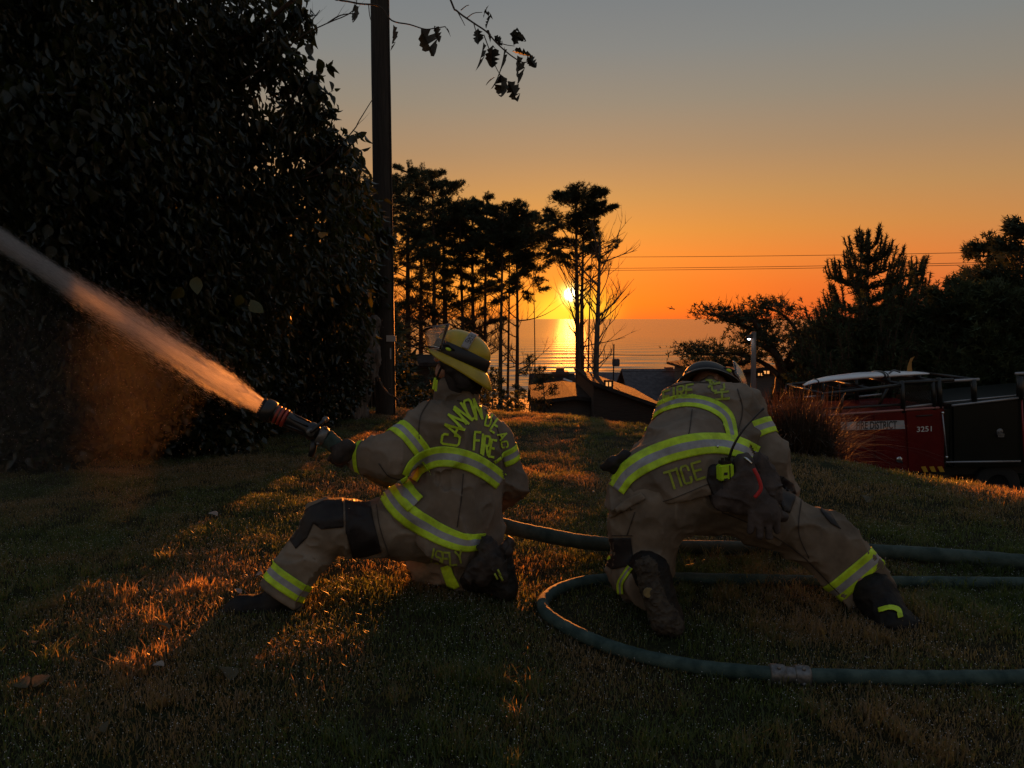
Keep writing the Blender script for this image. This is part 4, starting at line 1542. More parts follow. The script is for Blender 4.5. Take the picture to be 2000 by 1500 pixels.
# ---- utility pole
def pole():
    Y = 11.0
    bx = (752 - 1000) / FPX * Y
    base = Vector((bx, Y, hz(bx, Y)))
    root = empty('utility_pole', base, 'tall dark wooden utility pole rising out of the frame', 'utility pole')
    mb = MB()
    n, k = 26, 34
    pts = [base + Vector((0.0, 0, -0.4 + i * 0.32)) for i in range(k)]
    mb.tube(pts, [.150 - .0009 * i for i in range(k)], n, jit=.012)
    mb.build('shaft', M['pole_wood'], root, True)
    p = at(764, 661, Y - .152)
    t = MB().box((p.x - .07, p.y - .004, p.z - .045), (p.x + .07, p.y + .0, p.z + .045)).build('tag_plate', M['white_metal'], root)
    z0 = p.z
    mb = MB().box((p.x - .02, p.y - .006, p.z - .30), (p.x + .0, p.y - .002, p.z - .14)); mb.build('tag_strip', M['white_metal'], root)
    # crack cables down the side
    mb = MB().tube([base + Vector((.145, -.06, 0)), base + Vector((.135, -.06, 5)), base + Vector((.125, -.06, 10))], .010, 6); mb.build('ground_wire', M['wire'], root)


pole()

# ---- wires
for y0, y1, lab in ((501, 492, 'topmost of the thin power lines crossing the orange sky'), (523, 512, 'middle one of the thin power lines crossing the orange sky'), (527, 516, 'lowest of the thin power lines crossing the orange sky')):
    pts = []
    for i in range(25):
        t = i / 24
        x = 1110 + (2060 - 1110) * t
        y = y0 + (y1 - y0) * (x - 1200) / 665 + 3.0 * (1 - (2 * t - 1) ** 2)
        pts.append(at(x, y, 42 - 14 * t))
    mb = MB().tube(pts, .012, 5, caps=False)
    tag(mb.build('power_line', M['wire']), lab, 'power line', 'power lines crossing the orange sky')
for y in (690, 722):
    pts = [at(1150 + 12 * i, y + 4 * math.sin(i / 20 * PI), 27) for i in range(21)]
    tag(MB().tube(pts, .009, 5, caps=False).build('power_line', M['wire']), 'cable sagging in front of the sea, %s' % ('above the house roofs' if y == 722 else 'upper one across the water'), 'cable')


# ---- street lamp
def street_lamp():
    Y = 18.5
    b = on_ground(1474, Y)
    root = empty('street_lamp', b, 'grey street lamp post with a small lit white lamp before the gnarled pine', 'street lamp')
    top = at(1472, 648, Y)
    MB().tube([b, Vector((b.x, b.y, (b.z + top.z) / 2)), top], [.075, .068, .06], 12).build('post', mat('lamp_post_wood', (.10, .09, .085), .8, (.15, .13, .12), 6, stretch=(8, 8, .5)), root, True)
    h = at(1463, 661, Y - .1)
    MB().tube([at(1471, 652, Y), at(1466, 655, Y - .05), h + Vector((0, 0, .06))], .022, 6).build('arm', M['black_steel'], root)
    MB().sphere(h + Vector((0, 0, .03)), .08, 6, sc=(1.1, 1, .5)).build('hood', M['black_steel'], root, True)
    MB().sphere(h, .045, 6).build('bulb', M['lamp'], root, True)


street_lamp()


# ---- houses
def house(name, px0, px1, yr, Y, dep, hw, label, wall, roof, gable='side', over=.35, group='houses on the slope below the lawn', chimney=None, win=None, yaw=0.0, pitch=.45, fascia=False):
    xa = (px0 - 1000) / FPX * Y; xb = (px1 - 1000) / FPX * Y
    zr = at(1000, yr, Y).z
    cx, cy = (xa + xb) / 2, Y + dep / 2
    zg = hz(cx, Y) - 1.0
    w = (xb - xa) / 2; d = dep / 2
    root = empty(name, (cx, cy, zg), label, 'house', group)
    R = Matrix.Translation((cx, cy, 0)) @ Matrix.Rotation(yaw, 4, 'Z')
    mb = MB(); rf = MB()
    if gable == 'side':      # ridge runs along x
        ze = zr - d * pitch
        mb.prism([R @ Vector(p) for p in ((-w, -d, zg), (-w, d, zg), (-w, d, ze), (-w, 0, zr - .06), (-w, -d, ze))], R.to_3x3() @ Vector((2 * w, 0, 0)))
        for s in (-1, 1):
            e = d + over
            rf.prism([R @ Vector(p) for p in ((-w - over, 0, zr), (-w - over, s * e, zr - e * pitch), (-w - over, s * e, zr - e * pitch - .12), (-w - over, 0, zr - .12))], R.to_3x3() @ Vector((2 * w + 2 * over, 0, 0)))
    else:                    # gable faces the camera
        ze = zr - w * pitch
        mb.prism([R @ Vector(p) for p in ((-w, -d, zg), (w, -d, zg), (w, -d, ze), (0, -d, zr - .06), (-w, -d, ze))], R.to_3x3() @ Vector((0, 2 * d, 0)))
        for s in (-1, 1):
            e = w + over
            rf.prism([R @ Vector(p) for p in ((0, -d - over, zr), (s * e, -d - over, zr - e * pitch), (s * e, -d - over, zr - e * pitch - .12), (0, -d - over, zr - .12))], R.to_3x3() @ Vector((0, 2 * d + 2 * over, 0)))
    if gable == 'shed':
        mb = MB(); rf = MB()
        mb.prism([R @ Vector(p) for p in ((-w, -d, zg), (w, -d, zg), (w, -d, zr - 2 * w * pitch), (-w, -d, zr - .06))], R.to_3x3() @ Vector((0, 2 * d, 0)))
        rf.prism([R @ Vector(p) for p in ((-w - .1, -d - over, zr + .04), (w + over, -d - over, zr - (2 * w + over) * pitch), (w + over, -d - over, zr - (2 * w + over) * pitch - .12), (-w - .1, -d - over, zr - .08))], R.to_3x3() @ Vector((0, 2 * d + 2 * over, 0)))
    mb.build('wall', wall, root)
    ro = rf.build('roof', roof, root)
    if chimney:
        c = at(chimney[0], chimney[1], Y + d)
        q = MB().box((c.x - .35, c.y - .3, c.z - 1.6), (c.x + .35, c.y + .3, c.z))
        q.box((c.x - .42, c.y - .37, c.z - .12), (c.x + .42, c.y + .37, c.z + .02))
        q.box((c.x - .2, c.y - .2, c.z + .02), (c.x + .2, c.y + .2, c.z + .2))
        q.build('chimney', M['wall_grey'], ro)
    for wx, wy, ww, wh, lit in (win or []):
        c = at(wx, wy, Y - .01)
        fr = MB()
        t = .06
        fr.box((c.x - ww / 2 - t, c.y - .08, c.z - wh / 2 - t), (c.x + ww / 2 + t, c.y - .02, c.z - wh / 2)); fr.box((c.x - ww / 2 - t, c.y - .08, c.z + wh / 2), (c.x + ww / 2 + t, c.y - .02, c.z + wh / 2 + t))
        fr.box((c.x - ww / 2 - t, c.y - .08, c.z - wh / 2), (c.x - ww / 2, c.y - .02, c.z + wh / 2)); fr.box((c.x + ww / 2, c.y - .08, c.z - wh / 2), (c.x + ww / 2 + t, c.y - .02, c.z + wh / 2))
        fr.box((c.x - .02, c.y - .075, c.z - wh / 2), (c.x + .02, c.y - .03, c.z + wh / 2))
        f = fr.build('window', M['white_trim'] if not lit else M['wall_brown'], root)
        MB().box((c.x - ww / 2, c.y - .05, c.z - wh / 2), (c.x + ww / 2, c.y - .025, c.z + wh / 2)).build('pane', M['window_lit'] if lit else M['window'], f)
    if fascia:
        a, b_ = fascia
        MB().tube([at(*a, Y - .4), at(*b_, Y - .4)], .07, 4).build('fascia', M['white_trim'], root)
    return root


house('house', 1052, 1120, 740, 34, 7, 3, 'house with a brown roof and chimney left of the sun pine trunk', M['wall_grey'], M['roof'], chimney=(1094, 726), fascia=((1100, 741), (1117, 747)))
house('house', 1060, 1182, 771, 24, 5, 3, 'low gabled house directly behind the sun pine trunks', M['wall_grey'], M['roof'], gable='front', pitch=.12)
house('house', 1160, 1290, 745, 23, 6, 4, 'near dark sloping-roofed house with one glowing window right of the dead tree', M['wall_brown'], M['roof'], gable='shed', pitch=.35, over=.2, win=[(1188, 750, .17, .13, True)])
house('house', 1190, 1232, 735, 42, 6, 3, 'small grey roofed house seen above the dark gabled house', M['wall_grey'], M['roof_grey'])
house('house', 1252, 1340, 731, 36, 8, 3, 'grey roofed house with a chimney left of the dark helmet', M['wall_grey'], M['roof_grey'], chimney=(1306, 724), gable='side')
house('house', 1400, 1580, 716, 31, 8, 3, 'wide low house behind the street lamp post', M['wall_grey'], M['roof'], gable='front', pitch=.12, win=[(1496, 727, .25, .12, True), (1484, 731, .2, .1, True)])
house('house', 782, 905, 699, 26, 5, 3, 'dark flat house end behind the yellow helmet', M['wall_brown'], M['roof'], pitch=.05)
# ventilator mast on the roofs
b = at(1199, 735, 26)
v = empty('roof_antenna', b, 'grey box antenna on a thin mast above the dark gabled roof', 'antenna')
MB().tube([at(1198, 745, 26), at(1199, 672, 26)], .025, 6).build('mast', M['wire'], v)
c = at(1203, 708, 26)
MB().box((c.x - .12, c.y - .1, c.z - .13), (c.x + .12, c.y + .1, c.z + .13)).build('box', M['roof_grey'], v, bevel=.02)


# ================================================================== GRASS
def make_clump(seed, n=95, rad=.15, h=(.014, .040), w=(.0013, .0030), dew=9):
    rg = np.random.default_rng(seed)
    az = rg.uniform(0, 6.28, n); r = rad * np.sqrt(rg.random(n)); a2 = rg.uniform(0, 6.28, n)
    o = np.stack([r * np.cos(a2), r * np.sin(a2), np.full(n, -.004)], 1)
    H = rg.uniform(*h, n); W = rg.uniform(*w, n); ln = rg.uniform(.1, 1.1, n) * H
    d = np.stack([np.cos(az), np.sin(az), np.zeros(n)], 1); s = np.stack([-np.sin(az), np.cos(az), np.zeros(n)], 1)
    up = np.array([0, 0, 1.0])
    b0, b1 = o - s * W[:, None], o + s * W[:, None]
    m = o + d * (ln * .35)[:, None] + up * (H * .62)[:, None]
    m0, m1 = m - s * (W * .8)[:, None], m + s * (W * .8)[:, None]
    t = o + d * ln[:, None] + up * (H * .95)[:, None]
    V = np.stack([b0, b1, m0, m1, t], 1).reshape(-1, 3)
    F = np.array([(0, 1, 3), (0, 3, 2), (2, 3, 4)])[None] + (np.arange(n) * 5)[:, None, None]
    F = F.reshape(-1, 3)
    mi = np.zeros(len(F))
    # dew drops at blade tips
    k = rg.choice(n, dew, replace=False)
    q = .0021
    oct_ = np.array([(q, 0, 0), (0, q, 0), (-q, 0, 0), (0, -q, 0), (0, 0, q), (0, 0, -q)])
    of = np.array([(0, 1, 4), (1, 2, 4), (2, 3, 4), (3, 0, 4), (1, 0, 5), (2, 1, 5), (3, 2, 5), (0, 3, 5)])
    Vd = (t[k][:, None] + oct_[None]).reshape(-1, 3)
    Fd = (of[None] + (np.arange(dew) * 6)[:, None, None] + len(V)).reshape(-1, 3)
    me = np_mesh('grass_clump', np.concatenate([V, Vd]), np.concatenate([F, Fd]), [M['grass'], M['dew']], mi=np.concatenate([mi, np.ones(len(Fd))]))
    return bpy.data.objects.new('grass_clump', me)


def grass():
    rg = np.random.default_rng(77)
    src = [make_clump(1), make_clump(2, 80, .13, (.012, .030)), make_clump(3, 110, .16, (.018, .052), (.0013, .0026)), make_clump(4, 46, .07, (.05, .12), (.0020, .0042), 2)]
    P = []
    for (y0, y1, dens) in ((1.8, 3.2, 130), (3.2, 5, 105), (5, 8, 75), (8, 14.5, 48)):
        xw = .76 * y1 + .6
        n = int((y1 - y0) * 2 * xw * dens)
        x = rg.uniform(-xw, xw, n); y = rg.uniform(y0, y1, n)
        yc = np.interp(x, CX, CY)
        keep = (np.abs(x) < .76 * y + .5) & (y < yc + 1.3) & ~((x < -2.3) & (y > 9.0))
        P.append(np.stack([x[keep], y[keep]], 1))
    P = np.concatenate(P)
    dens = noise3(np.stack([P[:, 0] * 2.2, P[:, 1] * 2.2, np.zeros(len(P))], 1))
    P = P[dens > .02]
    n = len(P)
    idx = rg.choice(3, n); sc = rg.uniform(.65, 1.15, n)
    # taller weedy tufts
    T = []
    for x, y, k, s in ((1380, 1140, 26, 90), (1500, 1150, 26, 90), (1420, 1100, 18, 80), (1830, 1190, 34, 90), (1900, 1160, 16, 80), (920, 1330, 12, 70), (1450, 1010, 20, 60), (330, 1140, 8, 90),
                       (200, 1320, 12, 140), (900, 1480, 16, 140), (1620, 1460, 12, 150), (1300, 1470, 10, 120), (1600, 1390, 10, 160), (1960, 1100, 14, 60), (60, 1180, 10, 90), (1200, 1010, 10, 60), (1550, 1230, 14, 90)):
        for _ in range(k):
            g = G(x + rg.normal(0, s), y + rg.normal(0, s * .25))
            T.append((g.x, g.y))
    T = np.array(T)
    P = np.concatenate([P, T]); idx = np.concatenate([idx, np.full(len(T), 3)]); sc = np.concatenate([sc, rg.uniform(.45, .85, len(T))])
    n = len(P)
    V = np.stack([P[:, 0], P[:, 1], height(P[:, 0], P[:, 1])], 1)
    me = bpy.data.meshes.new('grass'); me.vertices.add(n); me.vertices.foreach_set('co', V.astype(np.float32).ravel())
    for nm, ty, arr in (('rz', 'FLOAT', rg.uniform(0, 6.28, n)), ('sc', 'FLOAT', sc), ('ix', 'INT', idx)):
        a = me.attributes.new(nm, ty, 'POINT'); a.data.foreach_set('value', arr.astype(np.int32 if ty == 'INT' else np.float32))
    me.update()
    o = link('grass', me); tag(o, kind='stuff'); 
    ng = bpy.data.node_groups.new('grass_scatter', 'GeometryNodeTree')
    ng.interface.new_socket('Geometry', in_out='INPUT', socket_type='NodeSocketGeometry')
    ng.interface.new_socket('Geometry', in_out='OUTPUT', socket_type='NodeSocketGeometry')
    N, L = ng.nodes, ng.links
    gi, go = N.new('NodeGroupInput'), N.new('NodeGroupOutput')
    jn = N.new('GeometryNodeJoinGeometry')
    for s in reversed(src):
        oi = N.new('GeometryNodeObjectInfo'); oi.inputs['Object'].default_value = s; oi.inputs['As Instance'].default_value = True
        L.new(oi.outputs['Geometry'], jn.inputs[0])
    ip = N.new('GeometryNodeInstanceOnPoints'); ip.inputs['Pick Instance'].default_value = True
    def attr(nm, ty):
        a = N.new('GeometryNodeInputNamedAttribute'); a.data_type = ty; a.inputs[0].default_value = nm; return a.outputs[0]
    L.new(gi.outputs[0], ip.inputs['Points']); L.new(jn.outputs[0], ip.inputs['Instance'])
    L.new(attr('ix', 'INT'), ip.inputs['Instance Index'])
    cb = N.new('ShaderNodeCombineXYZ'); L.new(attr('rz', 'FLOAT'), cb.inputs[2]); L.new(cb.outputs[0], ip.inputs['Rotation'])
    L.new(attr('sc', 'FLOAT'), ip.inputs['Scale'])
    L.new(ip.outputs[0], go.inputs[0])
    md = o.modifiers.new('scatter', 'NODES'); md.node_group = ng
    print('grass instances', n)


grass()


# ================================================================== PEOPLE
def C(a, b, r1, r2, k=0.04):
    return ('c', tuple(at(*a)), tuple(at(*b)), r1, r2, k)


def plane3(a, b, c):
    a, b, c = at(*a), at(*b), at(*c)
    n = (b - a).cross(c - a).normalized()
    if n.z > 0: n = -n
    return (tuple(b), n)


def helmet(origin, F, U, parent, shell_m, lining_m, text=None, visor=True, seed=1, scale=1.0):
    """fire helmet built round the head: F = forward, U = up"""
    F = Vector(F).normalized(); U = Vector(U); U = (U - F * U.dot(F)).normalized(); S = F.cross(U)   # S = wearer's left... right
    T = Matrix((tuple(F) + (0,), tuple(S) + (0,), tuple(U) + (0,), (0, 0, 0, 1))).transposed()
    T = Matrix.Translation(origin) @ T @ Matrix.Scale(scale, 4)
    root = bpy.data.objects.new('helmet', None); root.empty_display_size = .1
    hm = None
    n = 48

    def loft(rows, m, name, par, thick=0.0, mi=None):
        V, Fc = [], []
        for row in rows:
            V += [T @ Vector(p) for p in row]
        for i in range(len(rows) - 1):
            for j in range(n):
                Fc.append((i * n + j, i * n + (j + 1) % n, (i + 1) * n + (j + 1) % n, (i + 1) * n + j))
        me = bpy.data.meshes.new(name); me.from_pydata(V, [], Fc); me.materials.append(m)
        o = link(name, me, par, True)
        if thick:
            md = o.modifiers.new('t', 'SOLIDIFY'); md.thickness = thick; md.offset = 1
        return o

    def ring(rx, ry, z, fn=None):
        out = []
        for j in range(n):
            a = 2 * PI * j / n
            x, y, zz = rx * math.cos(a), ry * math.sin(a), z
            if fn: x, y, zz = fn(a, x, y, zz)
            out.append((x, y, zz))
        return out
    rows = [ring(.153, .121, .02)]
    for i in range(13):
        t = i / 12 * PI / 2
        def ridge(a, x, y, z, t=t):
            # raised centre ridge and two side ribs
            k = 1 + .020 * math.exp(-(y / .016) ** 2) + .008 * math.exp(-((abs(y) - .06) / .010) ** 2)
            return x * (1 + .0 * k), y, z * k
        rows.append(ring(.152 * math.cos(t) ** .85 + .0005, .120 * math.cos(t) ** .85 + .0005, .034 + .102 * math.sin(t) ** 1.0, ridge))
    shell = loft(rows, shell_m, 'helmet', parent, .004)
    tag(shell, None)
    loft([ring(.153, .121, .040), ring(.157, .125, .036), ring(.161, .129, -.020), ring(.152, .120, -.028)], M['helmet_black'], 'helmet_band', shell, .003)

    def br(e_f, e_s, e_b, dz_b, dz_s):
        def f(a, x, y, z):
            c = math.cos(a)
            wb = max(0, -c) ** 1.4; wf = max(0, c) ** 2; wsd = 1 - wb - wf
            e = e_b * wb + e_f * wf + e_s * max(0, wsd)
            r = math.hypot(x, y)
            return x + x / r * e, y + y / r * e, z + dz_b * wb + dz_s * max(0, wsd)
        return f
    loft([ring(.154, .122, -.018), ring(.152, .120, -.022, br(.012, .010, .026, -.014, -.010)), ring(.152, .120, -.024, br(.026, .019, .052, -.040, -.024)),
          ring(.152, .120, -.026, br(.034, .025, .070, -.064, -.036)), ring(.152, .120, -.032, br(.034, .025, .072, -.070, -.038))], shell_m, 'brim', shell, .003)
    # dark underside and lining
    loft([ring(.148, .116, -.028, br(.032, .023, .068, -.068, -.037)), ring(.146, .114, -.03), ring(.138, .106, .02), ring(.12, .09, .07), ring(.05, .04, .10)], lining_m, 'lining', shell)
    # side buckle, rear badge
    for sgn in (1, -1):
        mb = MB().sphere(T @ Vector((.05, sgn * .128, .006)), .011, 6, sc=(1.6, 1, .8), R=T.to_3x3().normalized())
        mb.build('buckle', M['letter'], shell, True)
    def curved(fn, nu, nv, m, name, par, thick=.002):
        V = [T @ Vector(fn(i / nu, j / nv)) for i in range(nu + 1) for j in range(nv + 1)]
        Fc = [(i * (nv + 1) + j, i * (nv + 1) + j + 1, (i + 1) * (nv + 1) + j + 1, (i + 1) * (nv + 1) + j) for i in range(nu) for j in range(nv)]
        me = bpy.data.meshes.new(name); me.from_pydata(V, [], Fc); me.materials.append(m)
        o = link(name, me, par, True)
        if thick:
            md = o.modifiers.new('t', 'SOLIDIFY'); md.thickness = thick; md.offset = 1
        return o
    if visor:
        def vf(u, v):
            a = math.radians(-80 + 160 * u)
            t = (math.cos(a) - .1736) / .8264
            x0 = .085 + (.178 - .085) * t; x1 = .100 + (.245 - .100) * t
            z0 = -.012 + (-.040 + .012) * t; z1 = .128 + (.048 - .128) * t
            return (x0 + (x1 - x0) * v, .132 * math.sin(a) / .985 * (1 + .03 * v), z0 + (z1 - z0) * v)
        curved(vf, 26, 6, M['glass'], 'face_shield', shell, .0018)
        def rim(v0, nm):
            pts = [T @ Vector(vf(i / 26, v0)) for i in range(27)]
            MB().tube(pts, .0018, 5).build(nm, M['grey_tape'], shell, True)
        rim(0.0, 'face_shield_edge'); rim(1.0, 'face_shield_edge')
        for sgn in (0.0, 1.0):
            MB().tube([T @ Vector(vf(sgn, i / 5)) for i in range(6)] , .0018, 5).build('face_shield_edge', M['grey_tape'], shell, True)
            y = .128 * (1 if sgn else -1)
            MB().tube([T @ Vector(vf(sgn, .2)), T @ Vector((.06, y, .03)), T @ Vector((.02, y, .012))], .007, 6).build('visor_arm', M['helmet_black'], shell, True)
    return shell, T, curved


def person_face(T, hsc=1.0):
    """head primitives in the helmet frame (x forward, z up)"""
    f = lambda x, y, z: tuple(T @ Vector((x, y, z)))
    return [('c', f(-.015, 0, .0), f(.02, 0, -.01), .088, .084, .02), ('c', f(.02, 0, -.05), f(.045, 0, -.105), .068, .036, .03),
            ('c', f(.085, 0, -.035), f(.118, 0, -.066), .010, .016, .016), ('c', f(.083, -.028, -.018), f(.083, .028, -.018), .018, .018, .02),
            ('c', f(.088, -.017, -.094), f(.088, .017, -.094), .011, .011, .010), ('c', f(.086, -.014, -.108), f(.086, .014, -.108), .010, .010, .008),
            ('c', f(.072, -.008, -.130), f(.072, .008, -.130), .020, .020, .02), ('c', f(-.02, .085, -.05), f(-.012, .088, -.02), .010, .014, .008),
            ('c', f(-.02, -.085, -.05), f(-.012, -.088, -.02), .010, .014, .008), ('c', f(-.035, 0, -.06), f(-.05, 0, -.17), .062, .058, .04)]


def face_bits(T, parent):
    f = lambda x, y, z: T @ Vector((x, y, z))
    for sgn in (1, -1):
        MB().sphere(f(.082, sgn * .031, -.040), .0125, 6).build('eye', M['eye'], parent, True)
        MB().sphere(f(.092, sgn * .032, -.040), .006, 5).build('pupil', M['helmet_black'], parent, True)


def glove_hand(name, palm, fdir, curl, up, m, parent, k=1.0, thumb=1, cuff=None):
    """gloved hand: palm plus five separate bent fingers closing round an axis"""
    palm = Vector(palm); fd = Vector(fdir).normalized(); up = Vector(up); up = (up - fd * up.dot(fd)).normalized()
    side = fd.cross(up)
    pr = [('c', tuple(palm - fd * .045 * k), tuple(palm + fd * .02 * k), .036 * k, .040 * k, .02), ('c', tuple(palm + side * .022 * k), tuple(palm - side * .022 * k), .03 * k, .03 * k, .02)]
    if cuff is not None:
        pr.append(('c', tuple(palm - fd * .04 * k), tuple(cuff), .036 * k, .046 * k, .02))
    for i, ln in enumerate((.90, 1.0, .95, .78)):
        off = side * (.033 - .022 * i) * k
        p0 = palm + off + fd * .035 * k
        d = fd.copy()
        L = [.034, .026, .020]
        for j in range(3):
            ang = curl * (0.55 + .35 * j)
            d2 = (fd * math.cos(ang * (j + 1) * .75) - up * math.sin(ang * (j + 1) * .75)).normalized()
            p1 = p0 + d2 * L[j] * ln * k
            pr.append(('c', tuple(p0), tuple(p1), (.0125 - .001 * j) * k, (.0115 - .001 * j) * k, .005))
            p0 = p1
    t0 = palm + side * thumb * .034 * k - fd * .02 * k
    t1 = t0 + (side * thumb * .7 + fd * .6 - up * .3).normalized() * .035 * k
    t2 = t1 + (fd * .7 - up * .6 + side * thumb * .1).normalized() * .03 * k
    pr += [('c', tuple(t0), tuple(t1), .015 * k, .013 * k, .012), ('c', tuple(t1), tuple(t2), .013 * k, .011 * k, .006)]
    return surface(pr, .0048, name, m, parent, pad=.02, fine=.0012)[0]


# ------------------------------------------------------------------ kneeling firefighter with the nozzle
def firefighter_kneeling():
    root = empty('person', at(885, 1140, 4.0), 'firefighter kneeling in tan turnout gear and yellow helmet, aiming the hose nozzle at the left', 'person', 'firefighters in tan turnout gear on the lawn')
    FH = Vector((-.905, .16, .40)); UH = Vector((.40, .10, .91))
    T0 = None
    # head under helmet
    ho = at(900, 697, 4.0)
    sh, T, curved = helmet(ho, FH, UH, root, M['helmet_yellow'], M['helmet_black'])
    # body (mostly under the clothes), one continuous surface
    body = person_face(T) + [
        C((893, 765, 4.0), (893, 800, 4.0), .058, .075), C((850, 818, 3.92), (950, 845, 4.12), .055, .05), C((896, 830, 4.02), (898, 940, 4.02), .09, .09),
        C((890, 960, 3.97), (885, 1030, 3.95), .13, .14), C((838, 820, 3.88), (768, 888, 3.77), .055, .045), C((768, 888, 3.77), (700, 890, 3.80), .045, .03),
        C((966, 852, 4.13), (998, 942, 4.15), .055, .045), C((998, 942, 4.15), (962, 985, 4.33), .045, .03),
        C((860, 1035, 3.92), (636, 1030, 3.73), .085, .065), C((636, 1030, 3.73), (550, 1150, 3.63), .06, .042),
        C((905, 1055, 3.98), (845, 1100, 4.05), .085, .06), C((845, 1105, 4.05), (930, 1128, 3.82), .055, .04)]
    surface(body, .011, 'body', M['skin'], root)
    face_bits(T, root)
    # trousers
    tp = [C((862, 1032, 3.93), (640, 1031, 3.73), .165, .130), C((636, 1030, 3.73), (600, 1085, 3.70), .128, .110), C((600, 1085, 3.70), (540, 1168, 3.62), .112, .118), C((885, 1040, 3.94), (915, 1050, 3.98), .18, .16),
          C((910, 1062, 3.98), (842, 1098, 4.05), .14, .115), C((842, 1100, 4.05), (925, 1125, 3.86), .115, .095)]
    cl = at(541, 1166, 3.62) - at(600, 1085, 3.70)
    tr, tb = surface(tp, .0085, 'trousers', M['trouser'], root, folds=.014, foldf=(6, 6, 8), seed=4, fine=.0015,
                     cuts=[(tuple(at(541, 1166, 3.62)), tuple(cl), .012)])
    # boots
    b1 = [C((556, 1150, 3.64), (540, 1178, 3.64), .075, .070), C((540, 1182, 3.64), (470, 1188, 3.60), .062, .055), C((470, 1190, 3.60), (452, 1194, 3.59), .055, .043), C((548, 1196, 3.65), (456, 1202, 3.60), .028, .026, .02)]
    surface(b1, .008, 'boot', M['boot'], root, folds=.004, foldf=(20, 20, 20), fine=.001, seed=2)
    b2 = [C((925, 1125, 3.84), (965, 1128, 3.78), .085, .075), C((965, 1128, 3.78), (985, 1150, 3.74), .07, .05), C((985, 1090, 3.72), (992, 1152, 3.70), .042, .05), ]
    surface(b2, .008, 'boot', M['boot'], root, folds=.006, foldf=(18, 18, 18), fine=.0015, seed=9)
    # coat
    cp = [C((868, 850, 3.91), (880, 950, 3.93), .150, .160), C((933, 862, 4.08), (922, 950, 4.04), .142, .155), C((850, 815, 3.90), (948, 838, 4.10), .095, .088),
          C((893, 800, 4.0), (893, 772, 4.0), .10, .084, .05), C((882, 960, 3.93), (872, 1055, 3.88), .170, .215, .06), C((925, 960, 4.02), (922, 1040, 3.98), .150, .170, .06),
          C((850, 985, 3.86), (796, 1000, 3.84), .15, .145, .05), C((900, 900, 3.92), (905, 1000, 3.90), .15, .16, .05), C((902, 832, 3.985), (904, 915, 3.965), .135, .155, .06),
          C((842, 822, 3.87), (768, 890, 3.75), .102, .116, .05), C((768, 893, 3.75), (700, 891, 3.79), .108, .068, .04),
          C((972, 856, 4.14), (1000, 942, 4.16), .082, .086, .035), C((1000, 942, 4.15), (962, 988, 4.34), .088, .07, .04)]
    # hem plane and the sleeve's open end
    p, n = plane3((742, 1000, 3.80), (878, 1106, 3.70), (990, 1062, 4.10))
    sl = at(695, 891, 3.80) - at(768, 893, 3.75)
    ct, cb = surface(cp, .0085, 'coat', M['coat'], root, folds=.015, foldf=(7, 7, 4.5), seed=12, fine=.0014, cuts=[(p, n, .02), (tuple(at(688, 891, 3.80)), tuple(sl), .01)])
    collar = [C((876, 784, 3.99), (906, 786, 4.03), .088, .088, .03), C((880, 762, 3.99), (906, 766, 4.03), .078, .078, .03)]
    surface(collar, .009, 'collar', M['coat'], root, folds=.010, foldf=(12, 12, 16), seed=40)
    hood = [C((893, 760, 4.0), (897, 722, 4.0), .078, .098, .03), C((915, 762, 4.0), (918, 748, 4.0), .06, .06, .03)]
    surface(hood, .009, 'neck_hood', M['black_pad'], root, folds=.010, foldf=(12, 12, 9), seed=41, cuts=[(tuple(at(868, 735, 3.96)), (-1, 0, .05), .01)])
    hb = [cb]
    # stripes
    band([(800, 934), (812, 913), (832, 899), (856, 892), (884, 893), (918, 902), (950, 919), (979, 941)], [34, 40, 40, 38, 36], hb, ct)
    band([(826, 852), (800, 872), (782, 905)], [8, 8], hb, ct) if False else None
    ring_band(at(842, 822, 3.87), at(768, 890, 3.75), .62, .088, cb, ct, arc=(0, 360))
    ring_band(at(768, 893, 3.75), at(700, 891, 3.79), .93, .022, cb, ct, cols='l')
    ring_band(at(972, 856, 4.14), at(1000, 942, 4.16), .40, .088, cb, ct)
    band([(757, 958), (775, 985), (800, 1008), (832, 1028), (870, 1048), (910, 1060), (950, 1056)], [40, 42, 42, 38, 30], hb, ct)
    band([(775, 940), (790, 962), (812, 985)], [42, 42], hb, ct, lift=.012)
    ring_band(at(600, 1085, 3.70), at(540, 1168, 3.62), .62, .090, tb, tr)
    band([(870, 1105), (878, 1128), (888, 1150)], [20, 22], [tb], tr, cols='l')
    # leather patches
    poly_patch([(673, 972), (722, 970), (728, 1010), (745, 1078), (690, 1094), (676, 1040)], tb, 'thigh_strap', M['black_pad'], tr, lift=.008, label='wide black thigh strap')
    poly_patch([(604, 990), (640, 974), (670, 972), (671, 1030), (628, 1034), (612, 1022), (600, 1050), (578, 1072), (566, 1055), (572, 1030), (586, 1005)], tb, 'knee_patch', M['black_pad'], tr, label='black knee patch')
    # lettering
    letters([('C', 880, 859, 19, 34, -82), ('A', 886, 838, 17, 36, -62), ('N', 895, 819, 15, 38, -45), ('N', 905, 808, 14, 38, -33), ('O', 917, 800, 13, 38, -18), ('N', 933, 799, 11, 38, -8)], cb, ct, M['letter'])
    letters([('B', 955, 816, 9, 32, 14, 0, 4.0), ('E', 967, 832, 9, 26, 34, 0, 4.0), ('A', 981, 851, 11, 16, 62, 0, 3.2), ('C', 985, 868, 11, 12, 80, 0, 3.2)], cb, ct, M['letter'])
    letters([('F', 931, 861, 10, 34, 4), ('I', 941, 867, 8, 36, 6), ('R', 950, 870, 10, 36, 8), ('E', 961, 876, 8, 33, 10)], cb, ct, M['letter'])
